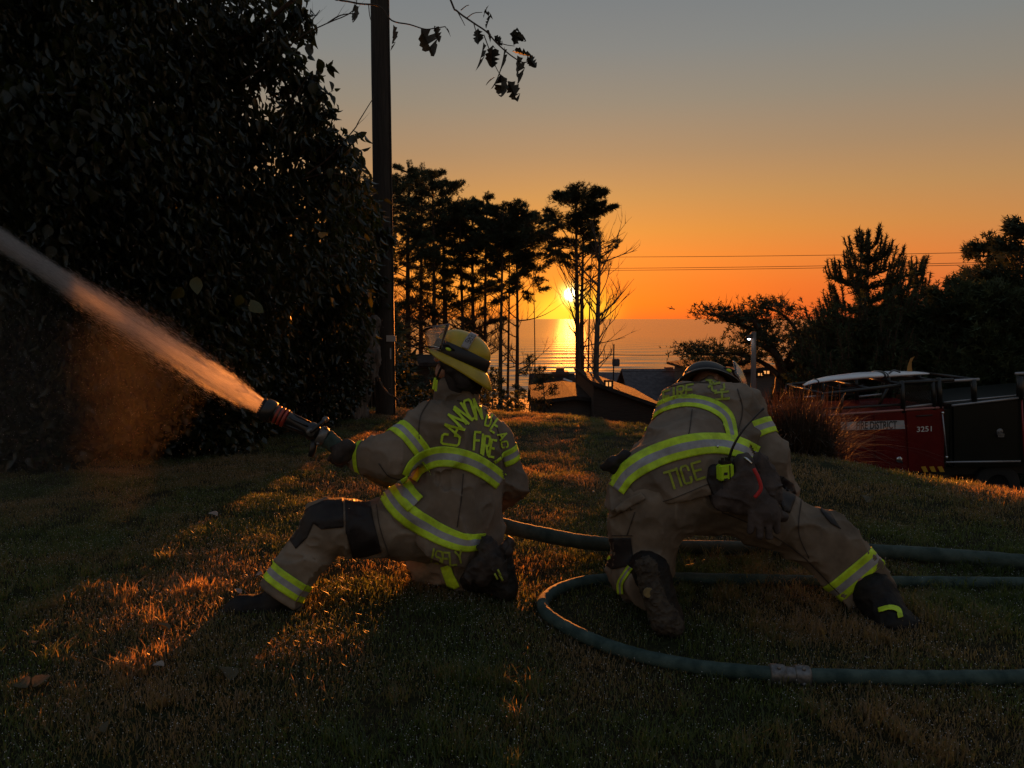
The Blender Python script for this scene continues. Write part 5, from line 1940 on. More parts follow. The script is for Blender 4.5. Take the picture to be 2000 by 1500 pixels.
    letters([('I', 845, 1084, 8, 24, 12), ('S', 856, 1088, 12, 24, 12), ('E', 870, 1091, 11, 24, 6), ('L', 884, 1091, 11, 24, -4), ('Y', 897, 1087, 12, 22, -14)], [cb, tb], ct, M['letter_worn'], sw=3.8)
    # seams
    for pt in ([(842, 778), (822, 812), (818, 850), (822, 880)], [(948, 800), (968, 830), (978, 862)], [(893, 782), (940, 792)],
               [(905, 925), (900, 980), (893, 1030)], [(800, 940), (808, 980), (806, 1005)], [(740, 905), (760, 930), (790, 938)]):
        seam(pt, hb, ct)
    for pt in ([(735, 985), (742, 1030), (760, 1085)], [(800, 1010), (850, 1050)], [(520, 1190), (560, 1198), (595, 1180)]):
        seam(pt, tb, tr)
    # helmet extras: tape arc with letters, rear name badge
    def arc_tape(u, v):
        a = math.radians(78) * (v * 1.0) + math.radians(2)
        th = math.radians(-8 + 16 * 1)  # unused centre
        # arc across the left side of the dome from the band to the crown
        el = math.radians(6 + 70 * v)
        x0 = -.005 - .055 * math.sin(el) * 0 + (u - .5) * .040 - .02
        y = -.123 * math.cos(el) ** .85 * math.sqrt(max(.02, 1 - (x0 / .155) ** 2)) - .008 * math.cos(el)
        z = .034 + .102 * math.sin(el) + .010 * math.sin(el)
        return (x0, y, z)
    def arc_tape2(u, v):
        x, y, z = arc_tape(u, v); return (x, -y, z)
    for fn in (arc_tape, arc_tape2):
        curved(fn, 4, 14, M['grey_tape'], 'reflective_tape', sh, .001)
    rear = lambda u, v: (-.205 + .028 * v, (u - .5) * .07, -.060 + .034 * v)
    def badge(u, v):
        a = math.radians(180 + (-55 + 26 * u))
        k = .045 + .5 * v * 0
        r = 1.0
        rr_ = .156 + .052 - .036 * v
        return (rr_ * math.cos(a) * 1.03, (rr_ - .03) * math.sin(a), -.044 + .030 * v)
    curved(badge, 6, 3, M['grey_tape'], 'name_badge', sh, .002)
    # helmet print cast on the outer shell
    # chin strap and ear flap
    mb = MB().tube([T @ Vector(p) for p in ((.04, -.118, -.02), (.055, -.085, -.08), (.06, -.05, -.15))], .006, 6); mb.build('chin_strap', M['helmet_black'], sh)
    mb = MB().tube([T @ Vector(p) for p in ((.04, .118, -.02), (.055, .085, -.08), (.06, .05, -.15))], .006, 6); mb.build('chin_strap', M['helmet_black'], sh)
    for a_, b_ in (((850, 738), (846, 760)), ((853, 742), (851, 764))):
        MB().tube([at(*a_, 3.84), at(*b_, 3.84)], .007, 6).build('strap_end', M['letter'], sh)
    fl = [('c', tuple(T @ Vector((.03, sgn * .075, -.06))), tuple(T @ Vector((-.08, sgn * .065, -.10))), .040, .045, .03) for sgn in (1, -1)]
    fl += [('c', tuple(T @ Vector((-.085, -.06, -.105))), tuple(T @ Vector((-.085, .06, -.105))), .05, .05, .03)]
    surface(fl, .009, 'ear_flap', M['black_pad'], sh, folds=.006, foldf=(14, 14, 10), seed=8)
    # number letters on the tape
    bv = []
    dg = bpy.context.evaluated_depsgraph_get()
    for o in sh.children:
        if o.name.startswith('reflective_tape'):
            bv.append(BVHTree.FromPolygons([o.matrix_parent_inverse @ v.co if False else v.co for v in o.data.vertices], [tuple(p.vertices) for p in o.data.polygons]))
    bv.append(BVHTree.FromPolygons([v.co for v in sh.data.vertices], [tuple(p.vertices) for p in sh.data.polygons]))
    for fn in (arc_tape, arc_tape2):
        V, F = [], []
        for ci, ch in enumerate('TER6'):
            for st in GL[ch]:
                for (x0, y0), (x1, y1) in zip(st[:-1], st[1:]):
                    a_ = Vector((.78 - .145 * ci - .095 * x0, .86 - .72 * y0)); b_ = Vector((.78 - .145 * ci - .095 * x1, .86 - .72 * y1))
                    dd = (b_ - a_)
                    if dd.length < 1e-5: continue
                    ph = Vector((dd.x * .16, dd.y * .040)).normalized(); nn = Vector((-ph.y / .16, ph.x / .040)) * .0016
                    k0 = len(V)
                    for p_ in (a_ + nn, a_ - nn, b_ - nn, b_ + nn):
                        w_ = Vector(fn(p_.y, p_.x)); w_.z += .0; w_ = w_ * 1.0 + (w_ - Vector((0, 0, .03))).normalized() * (.0035 + .0002 * len(F) * .1)
                        V.append(T @ w_)
                    F.append((k0, k0 + 1, k0 + 2, k0 + 3))
        me = bpy.data.meshes.new('lettering'); me.from_pydata(V, [], F); me.materials.append(M['dark_print']); link('lettering', me, sh)
    # gloved hands
    glove_hand('glove', at(668, 886, 3.72), (-.55, .0, -.75), 1.1, (.25, -.9, .1), M['glove'], root, cuff=at(700, 890, 3.79))
    glove_hand('glove', at(950, 1000, 4.36), (-.6, .3, -.7), 1.1, (.1, -.9, .3), M['glove'], root, thumb=-1, cuff=at(966, 986, 4.33))
    return cb, tb


LCB, LTB = firefighter_kneeling()


# ------------------------------------------------------------------ bending firefighter
def firefighter_bending():
    root = empty('person', at(1300, 1180, 3.8), 'firefighter bending forward on one knee, back turned, right leg stretched far out', 'person', 'firefighters in tan turnout gear on the lawn')
    FH = Vector((.93, .16, -.34)); UH = Vector((.16, .86, .46))
    sh, T, curved = helmet(at(1386, 752, 4.38), FH, UH, root, M['helmet_dark'], M['helmet_inner'], scale=1.02)
    body = person_face(T) + [
        C((1385, 785, 4.28), (1388, 800, 4.18), .058, .075), C((1330, 800, 4.15), (1448, 800, 4.15), .07, .07), C((1388, 815, 4.12), (1345, 940, 3.84), .13, .13),
        C((1452, 805, 4.12), (1500, 893, 3.99), .055, .045), C((1500, 893, 3.99), (1500, 1035, 4.25), .045, .03),
        C((1325, 810, 4.15), (1265, 900, 4.28), .055, .045), C((1265, 900, 4.28), (1300, 1035, 4.40), .045, .03),
        C((1275, 975, 3.84), (1400, 968, 3.86), .12, .12), C((1268, 985, 3.82), (1246, 1105, 3.85), .095, .07), C((1246, 1110, 3.85), (1275, 1150, 3.60), .06, .045),
        C((1408, 975, 3.85), (1598, 1050, 3.76), .09, .065), C((1598, 1050, 3.76), (1712, 1168, 3.61), .055, .03)]
    surface(body, .011, 'body', M['skin'], root)
    face_bits(T, root)
    tp = [C((1272, 975, 3.84), (1405, 962, 3.87), .19, .18, .06), C((1266, 985, 3.83), (1252, 1108, 3.86), .200, .165, .06), C((1250, 1112, 3.84), (1262, 1140, 3.62), .150, .115, .05),
          C((1405, 970, 3.86), (1500, 1008, 3.82), .175, .155, .06), C((1500, 1008, 3.82), (1603, 1052, 3.75), .155, .138, .05), C((1605, 1054, 3.75), (1716, 1172, 3.60), .140, .134, .05)]
    cl = at(1706, 1162, 3.60) - at(1605, 1054, 3.75)
    tr, tb = surface(tp, .0085, 'trousers', M['trouser'], root, folds=.015, foldf=(6.5, 6.5, 5), seed=31, fine=.0015,
                     cuts=[(tuple(at(1723, 1178, 3.59)), tuple(cl), .012), (tuple(at(1262, 1140, 3.575)), (0.05, -1, -.05), .012)])
    # boots
    b1 = [C((1708, 1160, 3.63), (1732, 1200, 3.55), .108, .085), C((1732, 1200, 3.54), (1745, 1222, 3.48), .082, .072), C((1740, 1218, 3.48), (1768, 1226, 3.47), .066, .058), C((1768, 1224, 3.47), (1790, 1226, 3.50), .056, .040), C((1722, 1240, 3.46), (1782, 1240, 3.46), .032, .03, .02)]
    bo, bb = surface(b1, .008, 'boot', M['boot'], root, folds=.005, foldf=(18, 18, 18), fine=.001, seed=3)
    band([(1716, 1192), (1738, 1187), (1754, 1192), (1758, 1206)], [9, 10], [bb], bo, cols='l', name='pull_loop', lift=.008)
    b2 = [C((1262, 1110, 3.62), (1270, 1120, 3.54), .085, .075), C((1268, 1108, 3.53), (1298, 1212, 3.47), .066, .068), C((1285, 1108, 3.55), (1312, 1212, 3.49), .045, .055), C((1300, 1212, 3.47), (1308, 1234, 3.45), .062, .04)]
    bo2, bb2 = surface(b2, .008, 'boot', M['boot'], root, folds=.004, foldf=(18, 18, 18), fine=.001, seed=5)
    s2 = [C((1262, 1108, 3.44), (1272, 1150, 3.42), .050, .044, .02), C((1272, 1150, 3.42), (1296, 1212, 3.37), .044, .060, .03), C((1300, 1200, 3.38), (1318, 1225, 3.37), .050, .046, .02)]
    so, sb = surface(s2, .006, 'sole', M['sole'], bo2, folds=.007, foldf=(40, 40, 55), fine=.003, seed=15)
    pd = cast(sb, 1267, 1158, .004)
    if pd is not None:
        MB().lathe(pd, (0, 1, -.15), [(0, 0), (.022, 0), (.024, .003), (.024, .008), (0, .008)], 18).build('sole_emblem', mat('brass_emblem', (.22, .16, .06), .5, (.12, .09, .04), 60), bo2)
    # coat
    cp = [C((1276, 930, 3.85), (1338, 835, 4.08), .168, .140, .06), C((1402, 915, 3.87), (1436, 830, 4.10), .172, .135, .06), C((1338, 905, 3.80), (1392, 812, 4.08), .175, .135, .06),
          C((1332, 792, 4.16), (1446, 792, 4.16), .115, .112, .05), C((1266, 945, 3.84), (1258, 1000, 3.82), .178, .195, .05), C((1400, 930, 3.84), (1412, 970, 3.84), .178, .182, .05), C((1330, 950, 3.80), (1335, 1000, 3.80), .18, .19, .05),
          C((1450, 805, 4.12), (1500, 893, 3.99), .118, .108, .04), C((1500, 893, 3.99), (1522, 965, 4.02), .108, .095, .04), C((1522, 965, 4.02), (1505, 1030, 4.2), .092, .07, .04),
          C((1325, 810, 4.15), (1268, 900, 4.28), .11, .10, .04), C((1268, 900, 4.28), (1300, 1025, 4.38), .10, .07, .04),
          C((1388, 782, 4.22), (1386, 768, 4.30), .10, .088, .03)]
    p, n = plane3((1190, 990, 3.84), (1330, 984, 3.60), (1492, 926, 3.86))
    # the arms hang lower than the hem, so the coat's skirt is cut before they are joined on
    body_p, arm_p = cp[:7], cp[7:]
    arms, ab = surface(arm_p + [cp[3]], .0085, 'sleeves', M['coat'], root, folds=.011, foldf=(7, 7, 8), seed=51, fine=.0014)
    ct, cb = surface(body_p + [], .0085, 'coat', M['coat'], root, folds=.015, foldf=(6, 6, 5), seed=52, fine=.0014, cuts=[(p, n, .018)])
    hb = [cb, ab]
    band([(1252, 848), (1262, 822), (1285, 798), (1318, 785), (1355, 783), (1392, 793), (1418, 812), (1428, 840), (1431, 862)], [16, 18, 24, 24, 26, 24, 20], hb, ct)
    band([(1203, 955), (1225, 925), (1262, 900), (1310, 880), (1362, 868), (1405, 866), (1440, 873), (1478, 890)], [38, 42, 44, 44, 40, 40, 38], hb, ct)
    ring_band(at(1450, 805, 4.12), at(1500, 893, 3.99), .50, .090, ab, arms)
    ring_band(at(1605, 1054, 3.75), at(1716, 1172, 3.60), .60, .105, tb, tr)
    band([(1232, 1108), (1222, 1122), (1212, 1140), (1212, 1160)], [12, 12], [tb, bb2], tr)
    band([(1183, 1085), (1188, 1094)], [14, 14], [tb], tr, cols='l')
    poly_patch([(1249, 795), (1263, 786), (1268, 790), (1262, 800), (1248, 806)], hb, 'shoulder_patch', M['letter'], ct)
    # lettering
    letters([('F', 1302, 775, 12, 22, -14, .2), ('I', 1316, 769, 6, 20, -12, .2), ('R', 1329, 765, 12, 20, -10, .2), ('E', 1346, 762, 12, 20, -8, .2)], hb, ct, M['letter_worn'], sw=4.2)
    letters([('A', 1389, 747, 14, 14, 70, 0), ('C', 1402, 756, 14, 24, 80, 0), ('H', 1410, 773, 13, 24, 84, 0)], hb, ct, M['letter_worn'], sw=4.2)
    letters([('T', 1312, 937, 20, 34, -17), ('I', 1326, 932, 9, 34, -17), ('C', 1340, 927, 14, 34, -17), ('E', 1363, 919, 17, 33, -17)], hb, ct, M['letter_worn'], sw=4.6)
    # patches, pocket flaps
    for pt in ([(1440, 760), (1450, 800), (1440, 850)], [(1330, 890), (1345, 850), (1352, 800)], [(1232, 985), (1300, 978), (1385, 945)],
               [(1300, 757), (1350, 748), (1400, 748)], [(1230, 990), (1240, 1010)]):
        seam(pt, hb, ct)
    for pt in ([(1410, 1000), (1480, 1030), (1560, 1080), (1640, 1160)], [(1565, 975), (1560, 1040), (1580, 1090)], [(1240, 1000), (1225, 1045)],
               [(1660, 1190), (1710, 1172), (1758, 1140)], [(1185, 1046), (1235, 1046)]):
        seam(pt, tb, tr)
    poly_patch([(1500, 925), (1530, 930), (1548, 945), (1556, 968), (1542, 1002), (1530, 998), (1516, 962)], [tb, ab, cb], 'hip_patch', M['black_pad'], tr, lift=.010, label='black hip patch')
    poly_patch([(1552, 948), (1596, 975), (1620, 1000), (1642, 1034), (1622, 1022), (1604, 1000), (1598, 985), (1556, 966)], [tb], 'thigh_patch', M['black_pad'], tr, lift=.008, label='narrow black patch along the thigh')
    poly_patch([(1186, 1052), (1232, 1050), (1238, 1104), (1196, 1112), (1184, 1104)], tb, 'knee_patch', M['black_pad'], tr, lift=.006, label='black patch behind the knee')
    poly_patch([(1186, 1006), (1224, 975), (1252, 962), (1262, 974), (1240, 985), (1205, 1006), (1192, 1012)], [tb, cb], 'pocket_flap', M['trouser'], tr, lift=.012)
    # lifted side flap at the left of the coat
    fl = [C((1222, 888, 3.83), (1196, 903, 3.83), .022, .026, .02), C((1196, 903, 3.83), (1178, 912, 3.84), .026, .016, .02), C((1190, 912, 3.84), (1205, 925, 3.84), .02, .018, .02), C((1222, 892, 3.84), (1210, 918, 3.84), .03, .03, .02)]
    surface(fl, .007, 'side_flap', M['black_pad'], ct, folds=.005, foldf=(20, 20, 20), seed=6)
    # snap button
    q = cast(hb, 1401, 873, .008)
    if q is not None: MB().sphere(q, .008, 5).build('snap_button', M['chrome'], ct, True)
    # gloved hands on the hose
    glove_hand('glove', at(1498, 1052, 4.42), (-.1, .5, -.8), .8, (0, -.6, .6), M['glove'], root, cuff=at(1504, 1030, 4.22))
    glove_hand('glove', at(1305, 1048, 4.46), (.1, .5, -.8), .8, (0, -.6, .6), M['glove'], root, thumb=-1, cuff=at(1300, 1025, 4.38))
    return hb, tb


RCB, RTB = firefighter_bending()


# ---- things clipped to the firefighters' belts
def radio():
    Y = 3.60
    root = empty('radio', at(1418, 925, Y), 'lime green handheld radio with a long black antenna on the bending firefighter\'s hip', 'radio')
    a = at(1417, 922, Y)
    R = Matrix.Translation(a) @ Matrix.Rotation(-.06, 4, 'Y') @ Matrix.Rotation(.25, 4, 'Z')
    MB().box((-.040, -.02, -.038), (.038, .024, .040), 0, R).build('case', M['radio_lime'], root, bevel=.007)
    MB().box((-.020, -.0235, -.010), (-.002, -.0195, .003), 0, R).build('speaker_slot', M['dark_print'], root)
    MB().box((.010, -.0235, -.036), (.014, -.0195, .036), 0, R).build('strap', M['black_plastic'], root)
    MB().box((-.020, -.0235, -.038), (-.002, -.0200, -.026), 0, R).build('speaker_slot', M['dark_print'], root)
    MB().box((-.028, -.016, .040), (.030, .020, .060), 0, R).build('knob_block', M['black_plastic'], root, bevel=.004)
    for x in (-.014, .008):
        MB().lathe(R @ Vector((x, 0, .058)), (0, 0, 1), [(0, 0), (.008, 0), (.008, .016), (0, .016)], 10).build('knob', M['black_plastic'], root)
    pts = catmull([at(1421, 905, Y), at(1432, 872, Y - .02), at(1450, 842, Y - .03), at(1474, 815, Y - .03), at(1492, 797, Y - .03)], 6)
    n = len(pts)
    MB().tube(pts, [.0085 - .0045 * min(1, i / n * 1.6) for i in range(n - 2)] + [.006, .006], 8).build('antenna', M['black_plastic'], root, True)


radio()


def hanging_gloves():
    root = empty('glove_bundle', at(1480, 960, 3.60), 'pair of dark leather work gloves with a red strap hanging from the bending firefighter\'s belt', 'work gloves', 'work gloves hanging from belts')
    pr = [C((1452, 905, 3.63), (1462, 960, 3.60), .052, .058), C((1462, 960, 3.60), (1490, 1000, 3.58), .060, .066), C((1488, 995, 3.58), (1496, 1012, 3.57), .056, .046, .02), C((1500, 985, 3.58), (1528, 1010, 3.58), .035, .026, .02),
          C((1470, 1000, 3.55), (1466, 1036, 3.54), .019, .014, .006), C((1484, 1005, 3.54), (1484, 1046, 3.53), .019, .014, .006), C((1499, 1003, 3.54), (1502, 1047, 3.53), .019, .014, .006), C((1513, 998, 3.55), (1520, 1036, 3.54), .018, .013, .006), C((1430, 950, 3.62), (1410, 975, 3.62), .055, .05), C((1425, 975, 3.63), (1440, 990, 3.61), .05, .04)]
    surface(pr, .006, 'glove', M['glove2'], root, folds=.006, foldf=(14, 14, 12), seed=61, fine=.0015)
    pr = [C((1486, 900, 3.66), (1500, 945, 3.63), .040, .048, .03), C((1500, 945, 3.63), (1515, 975, 3.60), .050, .034, .02)]
    surface(pr, .006, 'glove', M['glove2'], root, folds=.010, foldf=(16, 16, 12), seed=62, fine=.0015)
    pr = [C((1395, 925, 3.66), (1408, 975, 3.64), .05, .05), C((1440, 915, 3.66), (1450, 960, 3.64), .05, .05)]
    surface(pr, .007, 'pouch', M['black_pad'], root, folds=.008, foldf=(14, 14, 12), seed=63)
    pts = catmull([at(1472, 915, 3.52), at(1482, 935, 3.50), at(1486, 955, 3.49), at(1474, 972, 3.49)], 5)
    MB().tube(pts, .009, 6).build('strap', M['red_strap'], root, True)
    pts = catmull([at(1450, 893, 3.62), at(1458, 896, 3.58), at(1468, 906, 3.57)], 5)
    MB().tube(pts, .006, 6).build('clip', M['chrome'], root, True)


hanging_gloves()


def hanging_gloves2():
    root = empty('glove_bundle', at(970, 1090, 3.72), 'black gloves hanging behind the kneeling firefighter\'s hip above his boot', 'work gloves', 'work gloves hanging from belts')
    pr = [C((955, 1068, 3.72), (965, 1100, 3.70), .05, .055), C((965, 1100, 3.70), (940, 1128, 3.68), .05, .04), C((965, 1105, 3.68), (985, 1128, 3.66), .032, .024, .012), C((975, 1085, 3.70), (992, 1060, 3.72), .03, .024, .015),
          C((940, 1100, 3.69), (918, 1125, 3.68), .04, .03, .015), C((985, 1070, 3.70), (996, 1080, 3.68), .028, .018, .012)]
    surface(pr, .0065, 'glove', M['glove'], root, folds=.010, foldf=(16, 16, 14), seed=71, fine=.0015)
    for x, y in ((966, 1120), (972, 1112), (976, 1122)):
        MB().tube([at(x, y, 3.625), at(x + 6, y + 12, 3.62)], .006, 5).build('finger_tip_pad', M['letter_worn'], root, True)


hanging_gloves2()


# ================================================================== HOSES, NOZZLE, WATER
def hose(name, pts, r, m, label, n=14):
    c = catmull(pts, 10)
    mb = MB().tube(c, [r * (1 + .035 * math.sin(i * .9) * math.sin(i * .37 + 1) + .02 * math.sin(i * 2.3)) for i in range(len(c))], n)
    o = mb.build(name, m, None, True)
    return tag(o, label, 'fire hose'), c


A = [at(636, 853, 3.74), at(665, 878, 3.77), at(700, 905, 3.90), at(760, 940, 4.18), at(840, 975, 4.40), at(920, 1003, 4.46), at(985, 1027, 4.38), at(1060, 1044, 4.34), at(1130, 1057, 4.40), at(1190, 1063, 4.48)] + [G(x, y, .042) for x, y in ((1290, 1068), (1400, 1070), (1520, 1071), (1640, 1074), (1760, 1080), (1880, 1088), (2000, 1098), (2150, 1112), (2400, 1135))] + [Vector((x, 4.1 - .1 * x / 6, hz(x, 4.1 - .1 * x / 6) + .04)) for x in (5.2, 7.0, 9.0)]
hose('fire_hose', A, .044, M['hose_big'], 'thick green hose from the nozzle, passing behind both firefighters to the right edge')


def GH(px, py, r):
    """hose centre lying on the lawn and seen at this photo point"""
    p = G(px, py, r * .9)
    return p


r2 = .031
B = [Vector((x, 3.62 + .06 * (x - 4), hz(x, 3.62 + .06 * (x - 4)) + .028)) for x in (9.0, 7.0, 5.2)] + [GH(x, y, r2) for x, y in ((2400, 1152), (2150, 1144), (2000, 1139), (1850, 1137), (1700, 1136), (1560, 1134), (1420, 1131), (1310, 1129), (1220, 1130), (1150, 1134), (1098, 1148), (1066, 1168), (1062, 1190), (1085, 1212),
                                 (1135, 1240), (1200, 1266), (1290, 1290), (1390, 1306), (1490, 1315), (1560, 1319), (1660, 1322), (1780, 1324), (1900, 1324), (2000, 1323), (2150, 1320), (2400, 1310))] + [Vector((x, 3.22 + .08 * (x - 3.5), hz(x, 3.22 + .08 * (x - 3.5)) + .028)) for x in (4.2, 6.0, 9.0)]
ho, Bc = hose('fire_hose', B, r2, M['hose'], 'thinner teal hose looping on the grass in front of the bending firefighter')
# coupling
pc, pe = GH(1503, 1316, r2), GH(1583, 1320, r2)
ax = (pe - pc).normalized(); Lc = (pe - pc).length
cp = empty('hose_coupling', pc.lerp(pe, .5), 'grey metal coupling joining two hose lengths in the foreground grass', 'hose coupling')
for s0, s1 in ((0.0, .40), (.60, 1.0)):
    k0, k1 = s0 * Lc, s1 * Lc
    mb = MB().lathe(pc, ax, [(.030, k0), (.038, k0 + .002), (.041, k0 + .008), (.041, k1 - .012), (.037, k1 - .004), (.030, k1)], 22)
    c_ = mb.build('collar', M['metal'], cp, True)
    for q in range(4):
        a = q * PI / 2 + .5
        u = Vector((0, 0, 1)); u = (u - ax * u.dot(ax)).normalized(); w = ax.cross(u)
        d = u * math.cos(a) + w * math.sin(a)
        MB().sphere(pc + ax * ((k0 + k1) / 2) + d * .042, .009, 5, sc=(1, 1, 1)).build('lug', M['metal'], c_, True)
MB().lathe(pc, ax, [(.033, .38 * Lc), (.033, .62 * Lc)], 22).build('swivel', M['chrome'] if False else M['metal'], cp, True)


def nozzle():
    tip = at(513, 797, 3.70); rear = at(640, 856, 3.74)
    ax = (rear - tip).normalized(); L = (rear - tip).length
    root = empty('hose_nozzle', tip.lerp(rear, .5), 'black hose nozzle with a red ring and bail handle on the thick hose', 'hose nozzle')
    f = lambda t: t * L
    MB().lathe(tip, ax, [(.040, -.004), (.050, .0), (.058, .012), (.059, .040), (.055, .058), (.046, .062), (.040, .05)], 28).build('bumper', M['black_plastic'], root, True)
    # teeth round the bumper rim
    u = Vector((0, 0, 1)); u = (u - ax * u.dot(ax)).normalized(); w = ax.cross(u)
    tb = MB()
    for q in range(26):
        a = 2 * PI * q / 26
        d = u * math.cos(a) + w * math.sin(a); e = ax.cross(d)
        c = tip + d * .050
        tb.prism([c - e * .004 + d * .005, c + e * .004 + d * .005, c + e * .0025 + d * .004 - ax * .010, c - e * .0025 + d * .004 - ax * .010], -d * .008)
    tb.build('teeth', M['black_plastic'], root)['kind'] = 'stuff'
    MB().lathe(tip, ax, [(.046, .06), (.044, .068), (.044, .10)], 24).build('barrel', M['black_plastic'], root, True)
    for q in range(3):
        s = .070 + q * .020
        MB().lathe(tip, ax, [(.044, s), (.0475, s + .002), (.0475, s + .012), (.044, s + .014)], 24).build('red_ring', M['red_rubber'], root, True)
    MB().lathe(tip, ax, [(.044, .130), (.038, .15), (.034, .17), (.034, .24), (.038, .25)], 24).build('body', M['black_plastic'], root, True)
    for q in range(6):
        a = q * PI / 3
        d = u * math.cos(a) + w * math.sin(a)
        MB().tube([tip + ax * .14 + d * .038, tip + ax * .24 + d * .036], .005, 6).build('rib', M['black_plastic'], root, True)
    # ball valve body, bail handle
    c = tip + ax * .265
    MB().sphere(c, .046, 8).build('valve', M['black_plastic'], root, True)
    for s in (1, -1):
        MB().lathe(c + w * .040 * s, w * s, [(0, 0), (.020, 0), (.020, .014), (0, .014)], 16).build('pivot', M['metal'], root, True)
    hp = [c + w * .052, c + w * .052 + u * .045 + ax * .02, c + w * .045 + u * .072 + ax * .03, c + u * .078 + ax * .032, c - w * .045 + u * .072 + ax * .03, c - w * .052 + u * .045 + ax * .02, c - w * .052]
    MB().tube(catmull(hp, 4), .010, 8).build('bail_handle', M['black_plastic'], root, True)
    MB().sphere(c + u * .078 + ax * .034 - w * .02, .019, 6, sc=(1, 1, .8)).build('handle_grip', M['metal'], root, True)
    MB().lathe(tip, ax, [(.040, .30), (.047, .305), (.049, .31), (.049, L - .03), (.046, L - .012), (.040, L - .008)], 26).build('coupling', M['metal'], root, True)
    for q in range(3):
        a = q * 2 * PI / 3 + .4
        d = u * math.cos(a) + w * math.sin(a)
        MB().sphere(tip + ax * (L - .03) + d * .050, .010, 5).build('lug', M['metal'], root, True)
    # pistol grip below the valve
    MB().tube([c - u * .03 + ax * .03, c - u * .085 + ax * .045, c - u * .12 + ax * .05], [.018, .017, .015], 10).build('pistol_grip', M['black_plastic'], root, True)
    return tip, ax


TIP, NAX = nozzle()


def water():
    rg = np.random.default_rng(99)
    wm_ = mat('white_water', (.55, .53, .56), .5, (.78, .75, .78), 9, .010, 30, transl=.5, stretch=(1, 1, 1))
    dm = bpy.data.materials.new('water_spray')
    n, l = nodes_of(dm)
    b = n['Principled BSDF']; b.inputs['Base Color'].default_value = (.8, .8, .8, 1); b.inputs['Roughness'].default_value = .25
    t = n.new('ShaderNodeBsdfTranslucent'); t.inputs[0].default_value = (.9, .9, .9, 1)
    rf = n.new('ShaderNodeBsdfRefraction'); rf.inputs['Roughness'].default_value = .62; rf.inputs['IOR'].default_value = 1.12
    m0 = n.new('ShaderNodeMixShader'); m0.inputs[0].default_value = .75
    l.new(t.outputs[0], m0.inputs[1]); l.new(rf.outputs[0], m0.inputs[2])
    mx = n.new('ShaderNodeMixShader'); mx.inputs[0].default_value = .82
    l.new(b.outputs[0], mx.inputs[1]); l.new(m0.outputs[0], mx.inputs[2]); l.new(mx.outputs[0], n['Material Output'].inputs[0])
    # stream path: from the tip up to the left
    cps = [TIP + NAX * .03, at(440, 752, 3.72), at(330, 682, 3.74), at(230, 616, 3.76), at(130, 553, 3.78), at(40, 494, 3.82), at(-60, 428, 3.88), at(-260, 296, 4.0)]
    c = catmull(cps, 14)
    A_ = np.array([list(p) for p in c]); N = len(A_)
    s = np.linspace(0, 1, N)
    rad = np.interp(s, [0, .05, .18, .4, .7, 1.0], [.040, .044, .044, .040, .042, .050])
    root = empty('water_jet', TIP, 'jet of water shooting from the nozzle to the upper left edge of the photo', 'water jet')
    # core: ragged rope of water, denser rings
    m_ = 36
    R_ = 8
    tt = np.linspace(0, N - 1.001, N * R_)
    i = tt.astype(int); f = (tt - i)[:, None]
    P = A_[i] * (1 - f) + A_[i + 1] * f
    tg = np.gradient(P, axis=0); tg /= np.linalg.norm(tg, axis=1, keepdims=True)
    ux = np.cross(tg, [0, 0, 1.0]); ux /= np.linalg.norm(ux, axis=1, keepdims=True); uy = np.cross(tg, ux)
    rr = np.interp(tt / (N - 1), s, rad) * np.interp(tt / (N - 1), [0, .05, .3, 1], [.92, .80, .50, .60])
    a = np.arange(m_) * 2 * PI / m_
    dirs = np.cos(a)[None, :, None] * ux[:, None] + np.sin(a)[None, :, None] * uy[:, None]
    q = np.stack([np.repeat(tt[:, None] * .35, m_, 1), np.repeat(3 * np.cos(a)[None], len(tt), 0), np.repeat(3 * np.sin(a)[None], len(tt), 0)], -1).reshape(-1, 3)
    nz = (noise3(q) - .5) + .5 * (noise3(q * np.array([3.1, 2, 2]) + 5) - .5)
    amp = np.repeat(np.interp(tt / (N - 1), [0, .08, .4, 1], [.04, .15, .34, .6])[:, None], m_, 1).reshape(-1)
    rv = np.repeat(rr[:, None], m_, 1).reshape(-1) * (1 + amp * nz * 1.6)
    V = np.repeat(P[:, None], m_, 1).reshape(-1, 3) + dirs.reshape(-1, 3) * rv[:, None]
    k = np.arange(len(tt) - 1)[:, None] * m_; j = np.arange(m_)[None]
    F = np.stack([k + j, k + (j + 1) % m_, k + m_ + (j + 1) % m_, k + m_ + j], -1).reshape(-1, 4)
    def vol(name, dens, g):
        m = bpy.data.materials.new(name); n, l = nodes_of(m); n.remove(n['Principled BSDF'])
        v = n.new('ShaderNodeVolumePrincipled'); v.inputs['Color'].default_value = (.96, .95, .97, 1)
        v.inputs['Density'].default_value = dens; v.inputs['Anisotropy'].default_value = g
        l.new(v.outputs[0], n['Material Output'].inputs['Volume'])
        return m
    caps = [tuple(range(m_ - 1, -1, -1))]
    link('core', np_mesh('core', V, F, vol('dense_water', 30.0, .62), True), root)
    # looser envelope of spray round the core
    q2 = np.stack([np.repeat(tt[:, None] * .22, m_, 1), np.repeat(3.4 * np.cos(a)[None], len(tt), 0) + 9, np.repeat(3.4 * np.sin(a)[None], len(tt), 0)], -1).reshape(-1, 3)
    nz2 = np.clip(noise3(q2) * 1.5 - .25, 0, 1) + .5 * (noise3(q2 * np.array([4, 2, 2]) + 3) - .4) + .3 * (noise3(q2 * np.array([11, 3, 3]) + 8) - .5)
    ex = np.interp(tt / (N - 1), [0, .04, .12, .25, .45, .6, 1.0], [.002, .008, .036, .062, .046, .018, .012])
    rv2 = np.repeat(rr[:, None], m_, 1).reshape(-1) * 1.04 + np.repeat(ex[:, None], m_, 1).reshape(-1) * np.clip(nz2, .02, 2)
